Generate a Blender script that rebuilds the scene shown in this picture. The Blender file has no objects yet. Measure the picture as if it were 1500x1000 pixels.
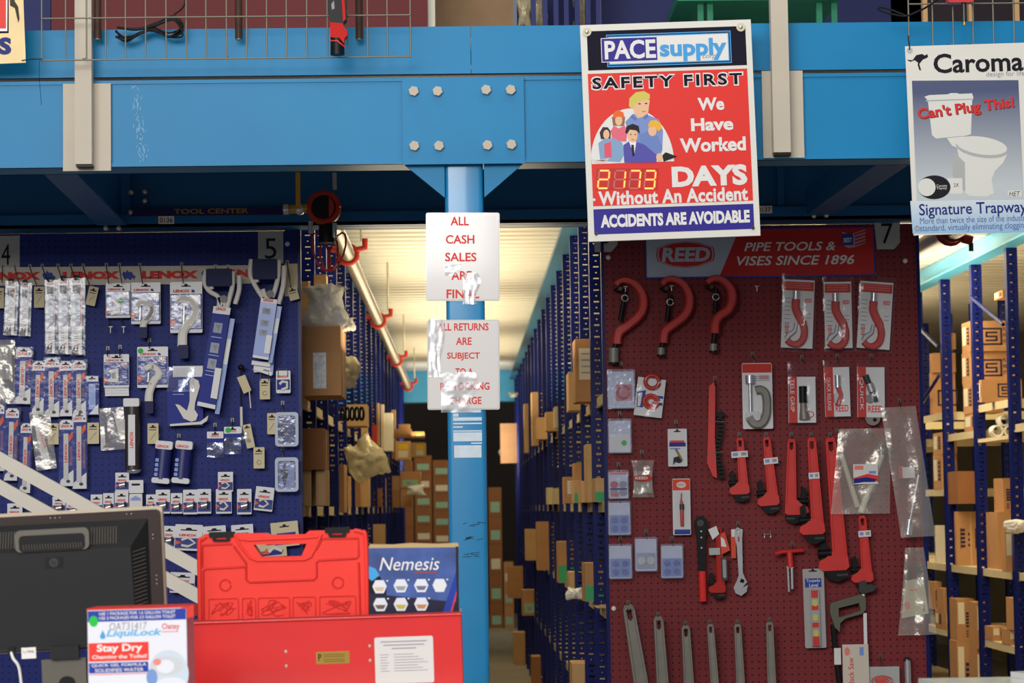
import bpy, math, random
from mathutils import Vector, Matrix
from mathutils.geometry import tessellate_polygon
random.seed(7)
C = bpy.context.scene.collection
SC = bpy.context.scene
R = math.radians

# ------------------------------------------------------------------ camera
F = 3600.0                      # focal length in pixels of the 1500 px wide frame
EYE = 1.45
ROLL = 0.8
def _cam():
    r = R(ROLL)
    u, v = (680 - 750) / F, -(745 - 500) / F
    vx = u * math.cos(r) + v * math.sin(r)
    vy = -u * math.sin(r) + v * math.cos(r)
    p = math.atan(-vy)
    y1 = -vy * math.sin(p) + math.cos(p)
    yaw = math.atan2(-vx, y1)
    return Matrix.Rotation(-yaw, 3, 'Z') @ Matrix.Rotation(math.pi / 2 + p, 3, 'X') @ Matrix.Rotation(-r, 3, 'Z')
RC = _cam()
cd = bpy.data.cameras.new('camera')
cam = bpy.data.objects.new('camera', cd)
C.objects.link(cam)
cam.matrix_world = Matrix.Translation((0, 0, EYE)) @ RC.to_4x4()
cd.sensor_width = 36.0
cd.lens = 36.0 * F / 1500.0
cd.clip_start, cd.clip_end = 0.1, 200
cd.dof.use_dof = True
cd.dof.focus_distance = 8.3
cd.dof.aperture_fstop = 8.0
SC.camera = cam

# ------------------------------------------------------------------ world, daylight, lamps and added fill lights
SC.view_settings.view_transform = 'Standard'
SC.view_settings.look = 'None'
SC.view_settings.gamma = 1.0
SC.view_settings.use_curve_mapping = False
SC.view_settings.exposure = 0.0
w = bpy.data.worlds.new('world')
SC.world = w
w.use_nodes = True
w.node_tree.nodes['Background'].inputs[0].default_value = (0.72, 0.80, 1.0, 1)
w.node_tree.nodes['Background'].inputs[1].default_value = 0.22

def area(name, loc, target, sx, sy, power, col):
    l = bpy.data.lights.new(name, 'AREA')
    l.shape = 'RECTANGLE'
    l.size, l.size_y = sx, sy
    l.energy = power
    l.color = col
    o = bpy.data.objects.new(name, l)
    C.objects.link(o)
    o.location = loc
    d = Vector(target) - Vector(loc)
    o.rotation_euler = d.to_track_quat('-Z', 'Y').to_euler()
    return o
DAY = (1.0, 0.97, 0.93)
WARM = (1.0, 0.84, 0.58)
area('shop_window_light', (-2.6, -1.5, 4.3), (0.2, 8.0, 2.0), 6.0, 2.2, 600, DAY)
area('counter_light', (0.5, 3.6, 4.4), (0.0, 6.0, 1.0), 4.0, 1.2, 34, DAY)
for i, yy in enumerate((11.2, 14.4, 18.0, 22.0)):
    area('aisle_light', (-0.05, yy, 2.1), (-0.05, yy, 5.0), 0.8, 2.6, 29, WARM)  # unseen uplight added in mid-air to brighten the deck
    area('aisle_light', (-0.05, yy + 1.0, 2.78), (-0.05, yy + 1.0, 0), 0.6, 1.6, 13, WARM)
for i, yy in enumerate((11.6, 14.2, 17.0)):
    area('side_aisle_light', (2.3, yy, 2.35), (2.3, yy, 5.0), 0.7, 1.8, 34, WARM)  # another added uplight without a fixture, brightens the side aisle deck
    area('side_aisle_light', (2.25, yy - 0.6, 2.7), (2.9, yy - 0.2, 1.2), 0.6, 1.6, 40, WARM)
area('store_light', (3.9, 15.0, 2.75), (3.9, 15.0, 0), 0.6, 6.0, 30, WARM)
area('far_beam_fill', (0.0, 24.6, 2.0), (0.0, 26.2, 2.75), 2.4, 0.4, 22, DAY)  # added fill without a fixture, lifts the dark far beam
area('back_light', (0.0, 27.5, 3.6), (0.0, 31.0, 1.0), 3.0, 0.6, 40, WARM)
area('upper_floor_light', (-0.5, 7.0, 5.6), (0.5, 10.5, 3.3), 7.0, 1.0, 95, DAY)

# ------------------------------------------------------------------ picture point -> place
def ray(px, py):
    return RC @ Vector(((px - 750) / F, -(py - 500) / F, -1.0))
def P(px, py, Y):
    d = ray(px, py)
    t = Y / d.y
    return Vector((d.x * t, Y, EYE + d.z * t))

# ------------------------------------------------------------------ materials
def lin(v):
    v = v / 255.0
    return v / 12.92 if v <= 0.04045 else ((v + 0.055) / 1.055) ** 2.4
def rgb(c):
    return (lin(c[0]), lin(c[1]), lin(c[2]), 1)
_m = {}
def M(name, c=None, rough=0.5, metal=0.0, var=0.0, scale=12.0, coat=0.0, emit=0.0, bump=0.0, bscale=40.0, clear=0.0, stretch=None):
    """clear: share of see-through (thin film)"""
    if name in _m:
        return _m[name]
    m = bpy.data.materials.new(name)
    m.use_nodes = True
    nt = m.node_tree
    b = nt.nodes['Principled BSDF']
    b.inputs['Base Color'].default_value = rgb(c)
    b.inputs['Roughness'].default_value = rough
    b.inputs['Metallic'].default_value = metal
    b.inputs['Specular IOR Level'].default_value = 0.5 if (coat or metal or clear or rough < 0.3) else 0.22
    b.inputs['Coat Weight'].default_value = coat
    b.inputs['Coat Roughness'].default_value = 0.08
    if emit:
        b.inputs['Emission Color'].default_value = rgb(c)
        b.inputs['Emission Strength'].default_value = emit
    tc = None
    if var or bump:
        tc = nt.nodes.new('ShaderNodeTexCoord')
        src = tc.outputs['Object']
        if stretch:
            mp = nt.nodes.new('ShaderNodeMapping')
            mp.inputs['Scale'].default_value = stretch
            nt.links.new(src, mp.inputs['Vector'])
            src = mp.outputs['Vector']
    if var:
        n = nt.nodes.new('ShaderNodeTexNoise')
        n.inputs['Scale'].default_value = scale
        n.inputs['Detail'].default_value = 5
        nt.links.new(src, n.inputs['Vector'])
        mr = nt.nodes.new('ShaderNodeMapRange')
        mr.inputs['From Min'].default_value, mr.inputs['From Max'].default_value = 0.3, 0.7
        mr.inputs['To Min'].default_value, mr.inputs['To Max'].default_value = 1 - var, 1 + var
        nt.links.new(n.outputs['Fac'], mr.inputs['Value'])
        mx = nt.nodes.new('ShaderNodeMix')
        mx.data_type = 'RGBA'
        mx.blend_type = 'MULTIPLY'
        mx.inputs['Factor'].default_value = 1
        mx.inputs['A'].default_value = rgb(c)
        nt.links.new(mr.outputs['Result'], mx.inputs['B'])
        nt.links.new(mx.outputs['Result'], b.inputs['Base Color'])
    if bump:
        n2 = nt.nodes.new('ShaderNodeTexNoise')
        n2.inputs['Scale'].default_value = bscale
        n2.inputs['Detail'].default_value = 3
        nt.links.new(src, n2.inputs['Vector'])
        bp = nt.nodes.new('ShaderNodeBump')
        bp.inputs['Strength'].default_value = bump
        bp.inputs['Distance'].default_value = 0.01
        nt.links.new(n2.outputs['Fac'], bp.inputs['Height'])
        nt.links.new(bp.outputs['Normal'], b.inputs['Normal'])
        if coat:
            nt.links.new(bp.outputs['Normal'], b.inputs['Coat Normal'])
    if clear:
        t = nt.nodes.new('ShaderNodeBsdfTransparent')
        ms = nt.nodes.new('ShaderNodeMixShader')
        ms.inputs[0].default_value = 1 - clear
        nt.links.new(t.outputs[0], ms.inputs[1])
        nt.links.new(b.outputs[0], ms.inputs[2])
        nt.links.new(ms.outputs[0], nt.nodes['Material Output'].inputs['Surface'])
    _m[name] = m
    return m
def math_node(nt, op, a, b=None, c=None):
    n = nt.nodes.new('ShaderNodeMath')
    n.operation = op
    for i, v in enumerate((a, b, c)):
        if v is None:
            continue
        if isinstance(v, (int, float)):
            n.inputs[i].default_value = v
        else:
            nt.links.new(v, n.inputs[i])
    return n.outputs[0]
def peg_material(name, c, hole):
    m = M(name, c, rough=0.55, var=0.10, scale=3.0)
    nt = m.node_tree
    b = nt.nodes['Principled BSDF']
    tc = nt.nodes.new('ShaderNodeTexCoord')
    sp = nt.nodes.new('ShaderNodeSeparateXYZ')
    nt.links.new(tc.outputs['Object'], sp.inputs[0])
    ds = []
    for k in ('X', 'Z'):
        f = math_node(nt, 'FRACT', math_node(nt, 'MULTIPLY', sp.outputs[k], 1 / 0.0254))
        s = math_node(nt, 'SUBTRACT', f, 0.5)
        ds.append(math_node(nt, 'MULTIPLY', s, s))
    d = math_node(nt, 'SQRT', math_node(nt, 'ADD', ds[0], ds[1]))
    mk = math_node(nt, 'LESS_THAN', d, 0.135)
    old = b.inputs['Base Color'].links[0].from_socket
    mx = nt.nodes.new('ShaderNodeMix')
    mx.data_type = 'RGBA'
    nt.links.new(mk, mx.inputs['Factor'])
    nt.links.new(old, mx.inputs['A'])
    mx.inputs['B'].default_value = rgb(hole)
    nt.links.new(mx.outputs['Result'], b.inputs['Base Color'])
    return m
def slot_material(name, c):
    """painted steel upright punched with a column of slots and round holes: really open holes"""
    m = M(name, c, rough=0.32, var=0.06, scale=6)
    nt = m.node_tree
    b = nt.nodes['Principled BSDF']
    tc = nt.nodes.new('ShaderNodeTexCoord')
    sp = nt.nodes.new('ShaderNodeSeparateXYZ')
    nt.links.new(tc.outputs['Object'], sp.inputs[0])
    ax = math_node(nt, 'ABSOLUTE', math_node(nt, 'SUBTRACT', math_node(nt, 'ABSOLUTE', sp.outputs['X']), 0.030))
    fz = math_node(nt, 'ABSOLUTE', math_node(nt, 'SUBTRACT', math_node(nt, 'FRACT', math_node(nt, 'MULTIPLY', sp.outputs['Z'], 1 / 0.05)), 0.5))
    slot = math_node(nt, 'MULTIPLY', math_node(nt, 'LESS_THAN', ax, 0.013), math_node(nt, 'LESS_THAN', fz, 0.11))
    dot = math_node(nt, 'MULTIPLY', math_node(nt, 'LESS_THAN', ax, 0.005), math_node(nt, 'GREATER_THAN', fz, 0.40))
    mk = math_node(nt, 'ADD', slot, dot)
    t = nt.nodes.new('ShaderNodeBsdfTransparent')
    ms = nt.nodes.new('ShaderNodeMixShader')
    nt.links.new(mk, ms.inputs[0])
    nt.links.new(b.outputs[0], ms.inputs[1])
    nt.links.new(t.outputs[0], ms.inputs[2])
    nt.links.new(ms.outputs[0], nt.nodes['Material Output'].inputs['Surface'])
    return m

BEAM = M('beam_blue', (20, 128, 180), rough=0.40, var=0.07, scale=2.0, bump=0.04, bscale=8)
BEAM2 = M('shaded_beam_blue', (22, 92, 150), rough=0.45, var=0.08, scale=2.0)  # beam blue darkened for the shade behind the front beam
RAILDK = M('rack_top_teal', (58, 112, 138), rough=0.35, var=0.06, scale=3)
POST = M('post_blue', (34, 134, 188), rough=0.3, coat=0.25, var=0.06, scale=5, bump=0.05, bscale=6)  # beam blue lightened, reflected sheen put into the base colour
CYAN = M('rack_top_cyan', (96, 190, 225), rough=0.35, var=0.06, scale=3)
CREAM = M('cream_paint', (196, 186, 168), rough=0.45, var=0.04, scale=4)
DECK = M('deck_metal', (226, 222, 206), rough=0.45, metal=0.1, var=0.05, scale=2)
CONC = M('concrete', (150, 140, 120), rough=0.6, var=0.12, scale=1.5)
DARKWALL = M('dark_wall', (58, 54, 52), rough=0.8, var=0.1, scale=1)
BEIGE = M('beige_wall', (198, 184, 150), rough=0.8, var=0.05, scale=1)
REDPEG = peg_material('red_pegboard', (120, 42, 46), (34, 8, 10))
BLUEPEG = peg_material('blue_pegboard', (28, 42, 116), (9, 13, 44))
RACKBLUE = slot_material('rack_blue_slotted', (17, 29, 100))
RACKPLAIN = M('rack_blue_plain', (14, 26, 92), rough=0.35, var=0.06, scale=5)
SHELF = M('shelf_cream', (212, 196, 156), rough=0.5, var=0.05, scale=5)
WHITE = M('white_card', (232, 230, 226), rough=0.5)
PAPER = M('paper_white', (222, 218, 214), rough=0.32, coat=0.6)
BLACK = M('black', (16, 16, 18), rough=0.45)
INK = M('ink_black', (22, 20, 30), rough=0.6)
RED = M('print_red', (232, 62, 52), rough=0.45)
TXTRED = M('text_red', (224, 60, 52), rough=0.5)
NAVY = M('print_navy', (36, 34, 130), rough=0.45)
BLUE = M('print_blue', (40, 62, 158), rough=0.45)
SKYB = M('print_sky', (72, 160, 220), rough=0.45)
ORANGE = M('print_orange', (226, 92, 48), rough=0.5)
GREEN = M('sticker_green', (40, 186, 70), rough=0.5)
TOOLRED = M('tool_red', (206, 44, 36), rough=0.38, coat=0.3, var=0.06, scale=20)
CUTRED = M('cutter_red', (190, 50, 42), rough=0.32, coat=0.4, var=0.08, scale=15)
STEEL = M('steel', (196, 196, 198), rough=0.3, metal=0.75, var=0.05)
DKSTEEL = M('dark_steel', (70, 68, 66), rough=0.4, metal=0.7, var=0.08)
ALU = M('cast_aluminium', (128, 124, 116), rough=0.5, metal=0.35, var=0.08, scale=30)
WIRE = M('zinc_wire', (128, 124, 106), rough=0.45, metal=0.3)
TOOLW = M('tool_white', (224, 220, 212), rough=0.4)
GREYP = M('grey_print', (150, 150, 158), rough=0.5)
TAN = M('tag_tan', (214, 200, 164), rough=0.6)
KRAFT = M('carton_kraft', (186, 138, 92), rough=0.75, var=0.07, scale=8)
KRAFT2 = M('carton_tan', (204, 164, 114), rough=0.75, var=0.07, scale=8)
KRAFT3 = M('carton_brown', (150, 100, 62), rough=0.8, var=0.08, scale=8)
CINK = M('carton_ink', (52, 44, 70), rough=0.7)
CLEAR = M('clear_plastic', (235, 238, 242), rough=0.14, metal=1.0, clear=0.96, bump=0.16, bscale=30)
CLAM = M('clamshell_plastic', (222, 228, 250), rough=0.16, metal=0.75, clear=0.82, bump=0.3, bscale=22)
BAG = M('poly_bag', (228, 224, 214), rough=0.22, metal=0.35, clear=0.68, bump=0.7, bscale=14)
BAGY = M('yellow_poly_bag', (232, 220, 176), rough=0.22, metal=0.25, clear=0.42, bump=1.0, bscale=14)
BAGW = M('white_poly_bag', (250, 246, 232), rough=0.2, clear=0.12, bump=0.9, bscale=22)
TAPE = M('clear_tape', (240, 242, 245), rough=0.22, metal=0.8, clear=0.62, bump=0.45, bscale=10)

# ------------------------------------------------------------------ text outlines
_txt = {}
def glyphs(s, bold=0.0, shear=0.0, space=1.0):
    key = (s, bold, shear, space)
    if key in _txt:
        return _txt[key]
    cu = bpy.data.curves.new('t', 'FONT')
    cu.body = s
    cu.offset = bold
    cu.shear = shear
    cu.space_character = space
    cu.resolution_u = 3
    ob = bpy.data.objects.new('t', cu)
    me = ob.to_mesh()
    vs = [(v.co.x, v.co.y) for v in me.vertices]
    fs = [tuple(p.vertices) for p in me.polygons]
    ob.to_mesh_clear()
    bpy.data.objects.remove(ob)
    bpy.data.curves.remove(cu)
    if vs:
        xs, ys = [a for a, b in vs], [b for a, b in vs]
        x0, y0, dx, dy = min(xs), min(ys), max(xs) - min(xs) or 1, max(ys) - min(ys) or 1
        vs = [((a - x0) / dx, (b - y0) / dy) for a, b in vs]
    _txt[key] = (vs, fs)
    return _txt[key]

# ------------------------------------------------------------------ mesh collector
# local axes of everything: x to the right, y into the place, z up.  Item builders work in
# "picture pixels" of the item's own distance: x right, y down, d towards the viewer, k metres each.
class MB:
    def __init__(s, k=1.0, ox=0.0, oy=0.0):
        s.ox, s.oy = ox, oy
        s.k, s.v, s.f, s.fm, s.m, s.sm = k, [], [], [], [], []
    def _mi(s, m):
        if m not in s.m:
            s.m.append(m)
        return s.m.index(m)
    def add(s, pts, faces, m, smooth=False):
        """pts in x, y(down), d"""
        b = len(s.v)
        k = s.k
        s.v.extend(((p[0] - s.ox) * k, -p[2] * k, -(p[1] - s.oy) * k) for p in pts)
        mi = s._mi(m)
        for f in faces:
            s.f.append(tuple(b + i for i in f))
            s.fm.append(mi)
            s.sm.append(smooth)
        return s
    def rect(s, x0, y0, x1, y1, d, m):
        return s.add([(x0, y1, d), (x1, y1, d), (x1, y0, d), (x0, y0, d)], [(0, 1, 2, 3)], m)
    def slab(s, x0, y0, x1, y1, d0, d1, m, mside=None):
        p = [(x0, y1, d1), (x1, y1, d1), (x1, y0, d1), (x0, y0, d1), (x0, y1, d0), (x1, y1, d0), (x1, y0, d0), (x0, y0, d0)]
        s.add(p, [(0, 1, 2, 3)], m)
        return s.add(p, [(5, 4, 7, 6), (4, 0, 3, 7), (1, 5, 6, 2), (3, 2, 6, 7), (4, 5, 1, 0)], mside or m)
    def poly(s, pts, d0, d1, m, holes=(), mside=None):
        loops = [list(pts)] + [list(h) for h in holes]
        flat = [p for l in loops for p in l]
        tri = tessellate_polygon([[Vector((p[0], p[1], 0)) for p in l] for l in loops])
        n = len(flat)
        fr = []
        for t in tri:
            a, b2, c = (flat[i] for i in t)
            cr = (b2[0] - a[0]) * (c[1] - a[1]) - (b2[1] - a[1]) * (c[0] - a[0])
            fr.append(tuple(t) if cr < 0 else tuple(reversed(t)))
        s.add([(p[0], p[1], d1) for p in flat], fr, m)
        if d0 != d1:
            s.add([(p[0], p[1], d0) for p in flat], [tuple(reversed(t)) for t in fr], mside or m)
            o = 0
            for l in loops:
                q = len(l)
                pts2 = [(p[0], p[1], d1) for p in l] + [(p[0], p[1], d0) for p in l]
                a = sum(l[i][0] * l[(i + 1) % q][1] - l[(i + 1) % q][0] * l[i][1] for i in range(q))
                fs = [(i, (i + 1) % q, q + (i + 1) % q, q + i) for i in range(q)]
                if (a > 0) != (l is not loops[0]):
                    fs = [tuple(reversed(f)) for f in fs]
                s.add(pts2, fs, mside or m)
                o += q
        return s
    def rrect(s, x0, y0, x1, y1, r, d0, d1, m, holes=(), n=5, mside=None):
        return s.poly(rr(x0, y0, x1, y1, r, n), d0, d1, m, holes, mside)
    def ell(s, cx, cy, rx, ry, d0, d1, m, n=28, holes=(), mside=None):
        return s.poly(ring(cx, cy, rx, ry, n), d0, d1, m, holes, mside)
    def tube(s, pts, r, m, n=8, cap=True):
        """round bar along pts (x, y, d); r one radius or one per point"""
        pts = [Vector(p) for p in pts]
        q = len(pts)
        rs = r if isinstance(r, (list, tuple)) else [r] * q
        vs, fs = [], []
        up = None
        for i, p in enumerate(pts):
            t = (pts[min(i + 1, q - 1)] - pts[max(i - 1, 0)])
            if t.length < 1e-9:
                t = Vector((0, 0, 1))
            t.normalize()
            if up is None:
                up = Vector((0, 0, 1)) if abs(t.z) < 0.9 else Vector((1, 0, 0))
            a = t.cross(up)
            if a.length < 1e-6:
                a = t.orthogonal()
            a.normalize()
            bb = a.cross(t).normalized()
            up = bb
            for j in range(n):
                th = 2 * math.pi * j / n
                vs.append(p + a * math.cos(th) * rs[i] + bb * math.sin(th) * rs[i])
        for i in range(q - 1):
            for j in range(n):
                fs.append((i * n + j, i * n + (j + 1) % n, (i + 1) * n + (j + 1) % n, (i + 1) * n + j))
        s.add(vs, fs, m, True)
        if cap:
            s.add(vs[:n], [tuple(reversed(range(n)))], m)
            s.add(vs[-n:], [tuple(range(n))], m)
        return s
    def band(s, pts, ws, d0, d1, m, bev=0.0):
        """flat bar with a rounded front along a line in the x-y plane; ws half widths"""
        q = len(pts)
        ws = ws if isinstance(ws, (list, tuple)) else [ws] * q
        vs, fs = [], []
        for i in range(q):
            a, b = pts[max(i - 1, 0)], pts[min(i + 1, q - 1)]
            tx, ty = b[0] - a[0], b[1] - a[1]
            l = math.hypot(tx, ty) or 1
            nx, ny = -ty / l, tx / l
            x, y = pts[i]
            w_ = ws[i]
            for (o, d) in ((-1, d0), (-1, d1 - (d1 - d0) * 0.35), (-0.6, d1), (0.6, d1), (1, d1 - (d1 - d0) * 0.35), (1, d0)):
                vs.append((x + nx * w_ * o, y + ny * w_ * o, d))
        for i in range(q - 1):
            for j in range(5):
                fs.append((i * 6 + j, (i + 1) * 6 + j, (i + 1) * 6 + j + 1, i * 6 + j + 1))
        fs.append(tuple(range(6)))
        fs.append(tuple(reversed(range((q - 1) * 6, q * 6))))
        return s.add(vs, fs, m)
    def ball(s, cx, cy, d, rx, ry, rd, m, n=14):
        vs, fs = [], []
        h = n // 2
        for i in range(h + 1):
            a = math.pi * i / h
            for j in range(n):
                b = 2 * math.pi * j / n
                vs.append((cx + rx * math.sin(a) * math.cos(b), cy - ry * math.cos(a), d + rd * math.sin(a) * math.sin(b)))
        for i in range(h):
            for j in range(n):
                fs.append((i * n + j, (i + 1) * n + j, (i + 1) * n + (j + 1) % n, i * n + (j + 1) % n))
        return s.add(vs, fs, m, True)
    def text(s, t, x0, y0, x1, y1, d, m, bold=0.0, shear=0.0, rot=0.0, space=1.0):
        vs, fs = glyphs(t, bold, shear, space)
        cx, cy = (x0 + x1) / 2, (y0 + y1) / 2
        ca, sa = math.cos(R(rot)), math.sin(R(rot))
        o = []
        for a, b in vs:
            x, y = x0 + a * (x1 - x0) - cx, y1 - b * (y1 - y0) - cy
            o.append((cx + x * ca + y * sa, cy - x * sa + y * ca, d))
        return s.add(o, fs, m)
    def sheet(s, outline_w, rows, cols, fn, m):
        """crumpled film: fn(u, v) -> (x, y, d)"""
        vs = [fn(i / cols, j / rows) for j in range(rows + 1) for i in range(cols + 1)]
        fs = [(j * (cols + 1) + i, (j + 1) * (cols + 1) + i, (j + 1) * (cols + 1) + i + 1, j * (cols + 1) + i + 1) for j in range(rows) for i in range(cols)]
        return s.add(vs, fs, m, True)
    # world-metre boxes (k = 1): x, y into the place, z up
    def box(s, x0, y0, z0, x1, y1, z1, m):
        return s.slab(x0 / s.k, -z1 / s.k, x1 / s.k, -z0 / s.k, -y1 / s.k, -y0 / s.k, m)
    def rod(s, pts, r, m, n=10):
        return s.tube([(p[0] / s.k, -p[2] / s.k, -p[1] / s.k) for p in pts], r / s.k if not isinstance(r, (list, tuple)) else [q / s.k for q in r], m, n)
    def build(s, name, parent=None, mtx=None):
        me = bpy.data.meshes.new(name)
        me.from_pydata(s.v, [], s.f)
        for m in s.m:
            me.materials.append(m)
        me.polygons.foreach_set('material_index', s.fm)
        me.polygons.foreach_set('use_smooth', s.sm)
        me.update()
        o = bpy.data.objects.new(name, me)
        C.objects.link(o)
        if parent is not None:
            o.parent = parent
        if mtx is not None:
            o.matrix_world = mtx
        return o
def rr(x0, y0, x1, y1, r, n=5):
    o = []
    for cx, cy, a0 in ((x1 - r, y0 + r, -90), (x1 - r, y1 - r, 0), (x0 + r, y1 - r, 90), (x0 + r, y0 + r, 180)):
        for i in range(n):
            a = R(a0 + 90 * i / (n - 1))
            o.append((cx + r * math.cos(a), cy + r * math.sin(a)))
    return o
def ring(cx, cy, rx, ry, n=28, a0=0, a1=360):
    full = a1 - a0 >= 360
    return [(cx + rx * math.cos(R(a0 + (a1 - a0) * i / (n if full else n - 1))), cy + ry * math.sin(R(a0 + (a1 - a0) * i / (n if full else n - 1)))) for i in range(n)]
def smooth_path(pts, n=6):
    o = []
    for i in range(len(pts) - 1):
        p0, p1, p2, p3 = (Vector(pts[max(0, min(len(pts) - 1, j))]) for j in (i - 1, i, i + 1, i + 2))
        for k in range(n):
            t = k / n
            o.append(tuple(0.5 * ((2 * p1) + (p2 - p0) * t + (2 * p0 - 5 * p1 + 4 * p2 - p3) * t * t + (3 * p1 - p0 - 3 * p2 + p3) * t ** 3)))
    o.append(tuple(pts[-1]))
    return o

def tag(o, label, cat, group=None):
    o['label'] = label
    o['category'] = cat
    if group:
        o['group'] = group
    return o
def struct(o):
    o['kind'] = 'structure'
    return o
class Item:
    """a thing whose parts are laid out in pixels round (cx, cy) on the plane at distance Y; rot = tilt seen in the photo"""
    def __init__(s, name, label, cat, cx, cy, Y, rot=ROLL, group=None, empty=True):
        s.k = (P(cx + 1, cy, Y) - P(cx, cy, Y)).length
        s.o = (cx, cy)
        s.mtx = Matrix.Translation(P(cx, cy, Y)) @ Matrix.Rotation(-R(rot - ROLL), 4, 'Y')
        s.name, s.label, s.cat, s.group = name, label, cat, group
        s.root = None
        if empty:
            s.root = bpy.data.objects.new(name, None)
            s.root.empty_display_size = 0.05
            C.objects.link(s.root)
            s.root.matrix_world = s.mtx
            tag(s.root, label, cat, group)
    def mb(s):
        m = MB(s.k, *s.o)
        return m
    def part(s, m, name, parent=None):
        # absolute pixel coordinates -> local
        o = m.build(name, parent or s.root)
        return o
    def single(s, m):
        bpy.data.objects.remove(s.root)
        s.root = None
        o = m.build(s.name)
        o.matrix_world = s.mtx
        return tag(o, s.label, s.cat, s.group)
def things(name, label, cat, loc=(0, 0, 0), rz=0, group=None):
    o = bpy.data.objects.new(name, None)
    o.empty_display_size = 0.1
    C.objects.link(o)
    o.location = loc
    o.rotation_euler = (0, 0, rz)
    return tag(o, label, cat, group)

# ================================================================== the setting
def px_z(py, Y, px=680):
    return P(px, py, Y).z
YF = 7.90                       # front face of the mezzanine beam
YB = 9.45                       # front face of the pegboards
CEIL = 2.92
m = MB(); m.box(-7, -2, -0.1, 7, 34.2, 0, CONC); struct(m.build('floor'))
m = MB(); m.box(-7, 34.0, 0, 7, 34.2, 8, DARKWALL); struct(m.build('wall_back'))
m = MB(); m.box(4.9, 9.0, 0, 5.0, 34, 8, BEIGE); struct(m.build('wall_right'))
m = MB(); m.box(-5.2, 9.0, 0, -5.1, 34, 8, BEIGE); struct(m.build('wall_left'))
# corrugated deck of the mezzanine
m = MB()
prof, y, n = [], 8.08, 0
while y < 26.3:
    prof += [(y, CEIL), (y + 0.09, CEIL), (y + 0.105, CEIL + 0.022), (y + 0.185, CEIL + 0.022)]
    y += 0.20
vs = [(x, -z, -yy) for yy, z in prof for x in (-5.1, 4.9)]
m.add(vs, [(2 * i, 2 * i + 1, 2 * i + 3, 2 * i + 2) for i in range(len(prof) - 1)], DECK)
m.box(-5.1, 8.08, CEIL + 0.05, 4.9, 26.3, CEIL + 0.09, DECK)
struct(m.build('ceiling'))

# ------------------------------------------------------------------ front beam, toe plate, post
zb = px_z(239, YF); zt = px_z(113, YF); z2 = px_z(38, YF)
t = things('mezzanine_beam', 'long bright blue steel beam across the whole shop front with a bolted plate', 'beam', (0, YF, zb))
L = (-3.2, 4.2)
def prt(parent, name, fn, base):
    m = MB()
    fn(m)
    o = m.build(name, parent)
    o.matrix_parent_inverse = Matrix.Translation(-Vector(base))
    return o
base = (0, YF, zb)
def f(m):
    m.box(L[0], YF, zb, L[1], YF + 0.012, zt, BEAM)
    m.box(L[0], YF - 0.008, zb, L[1], YF + 0.16, zb + 0.012, BEAM)
    m.box(L[0], YF - 0.004, zt - 0.012, L[1], YF + 0.16, zt, BEAM)
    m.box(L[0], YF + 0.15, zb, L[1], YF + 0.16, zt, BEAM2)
prt(t, 'web', f, base)
def f(m):
    xa, xb = P(590, 180, YF).x, P(768, 180, YF).x
    m.box(xa, YF - 0.014, zb - 0.004, xb, YF - 0.0085, zt - 0.004, BEAM)
prt(t, 'splice_plate', f, base)
for bx, by in ((606, 134), (641, 134), (712, 132), (748, 132), (607, 214), (643, 214), (714, 213), (749, 212)):
    c = P(bx, by, YF - 0.014)
    def f(m):
        r = 0.0165
        pts = [(c.x + r * math.cos(R(60 * i + 15)), -c.z + r * math.sin(R(60 * i + 15))) for i in range(6)]
        m.poly(pts, -(YF - 0.0141), -(YF - 0.027), CREAM)
        m.poly(ring(c.x, -c.z, 0.0185, 0.0185, 20), -(YF - 0.0141), -(YF - 0.016), BEAM)
    prt(t, 'bolt', f, base)
def f(m):
    rnd = random.Random(21)
    for i in range(70):
        y = rnd.uniform(124, 238); x = 196 + (y - 124) * .13 + rnd.gauss(0, 3.2)
        a, b = P(x, y, YF - .0006), P(x + rnd.uniform(-1, 2.5), y + rnd.uniform(2, 9), YF - .0006)
        w_ = rnd.uniform(.0004, .0012)
        m.add([(a.x - w_, -a.z, -a.y), (a.x + w_, -a.z, -a.y), (b.x + w_, -b.z, -b.y), (b.x - w_, -b.z, -b.y)], [(0, 3, 2, 1)], M('paint_scrape', (150, 190, 216), rough=.6))
o = prt(t, 'scrape_mark', f, base)
o['kind'] = 'stuff'
def f(m):
    for side in (1, -1):
        c0 = P(680, 240, YF)
        xs = [P(592, 240, YF).x, P(651, 240, YF).x] if side == 1 else [P(767, 240, YF).x, P(709, 240, YF).x]
        zl = px_z(288, YF)
        m.poly([(xs[0], -zb), (xs[1], -zb), (xs[1], -zl)], -(YF + 0.03), -(YF + 0.018), BEAM)
prt(t, 'gusset', f, base)
# toe plate on the edge of the upper floor
xs = P(690, 90, YF).x
for i, (a, b) in enumerate(((L[0], xs - 0.001), (xs + 0.001, L[1]))):
    t = things('toe_plate', ('bright blue steel edge plate of the upper floor with the long wire panel before it', 'bright blue steel edge plate of the upper floor running behind the red safety sign')[i], 'edge plate', (a, YF, zt + 0.004))
    m = MB(); m.box(a, YF + 0.006, zt + 0.013, b, YF + 0.02, z2, BEAM)
    m.box(a, YF + 0.0201, z2 - 0.006, b, YF + 0.16, z2, BEAM)
    o = m.build('plate', t); o.matrix_parent_inverse = t.matrix_basis.inverted() if False else Matrix.Translation(-Vector(t.location))
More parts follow.
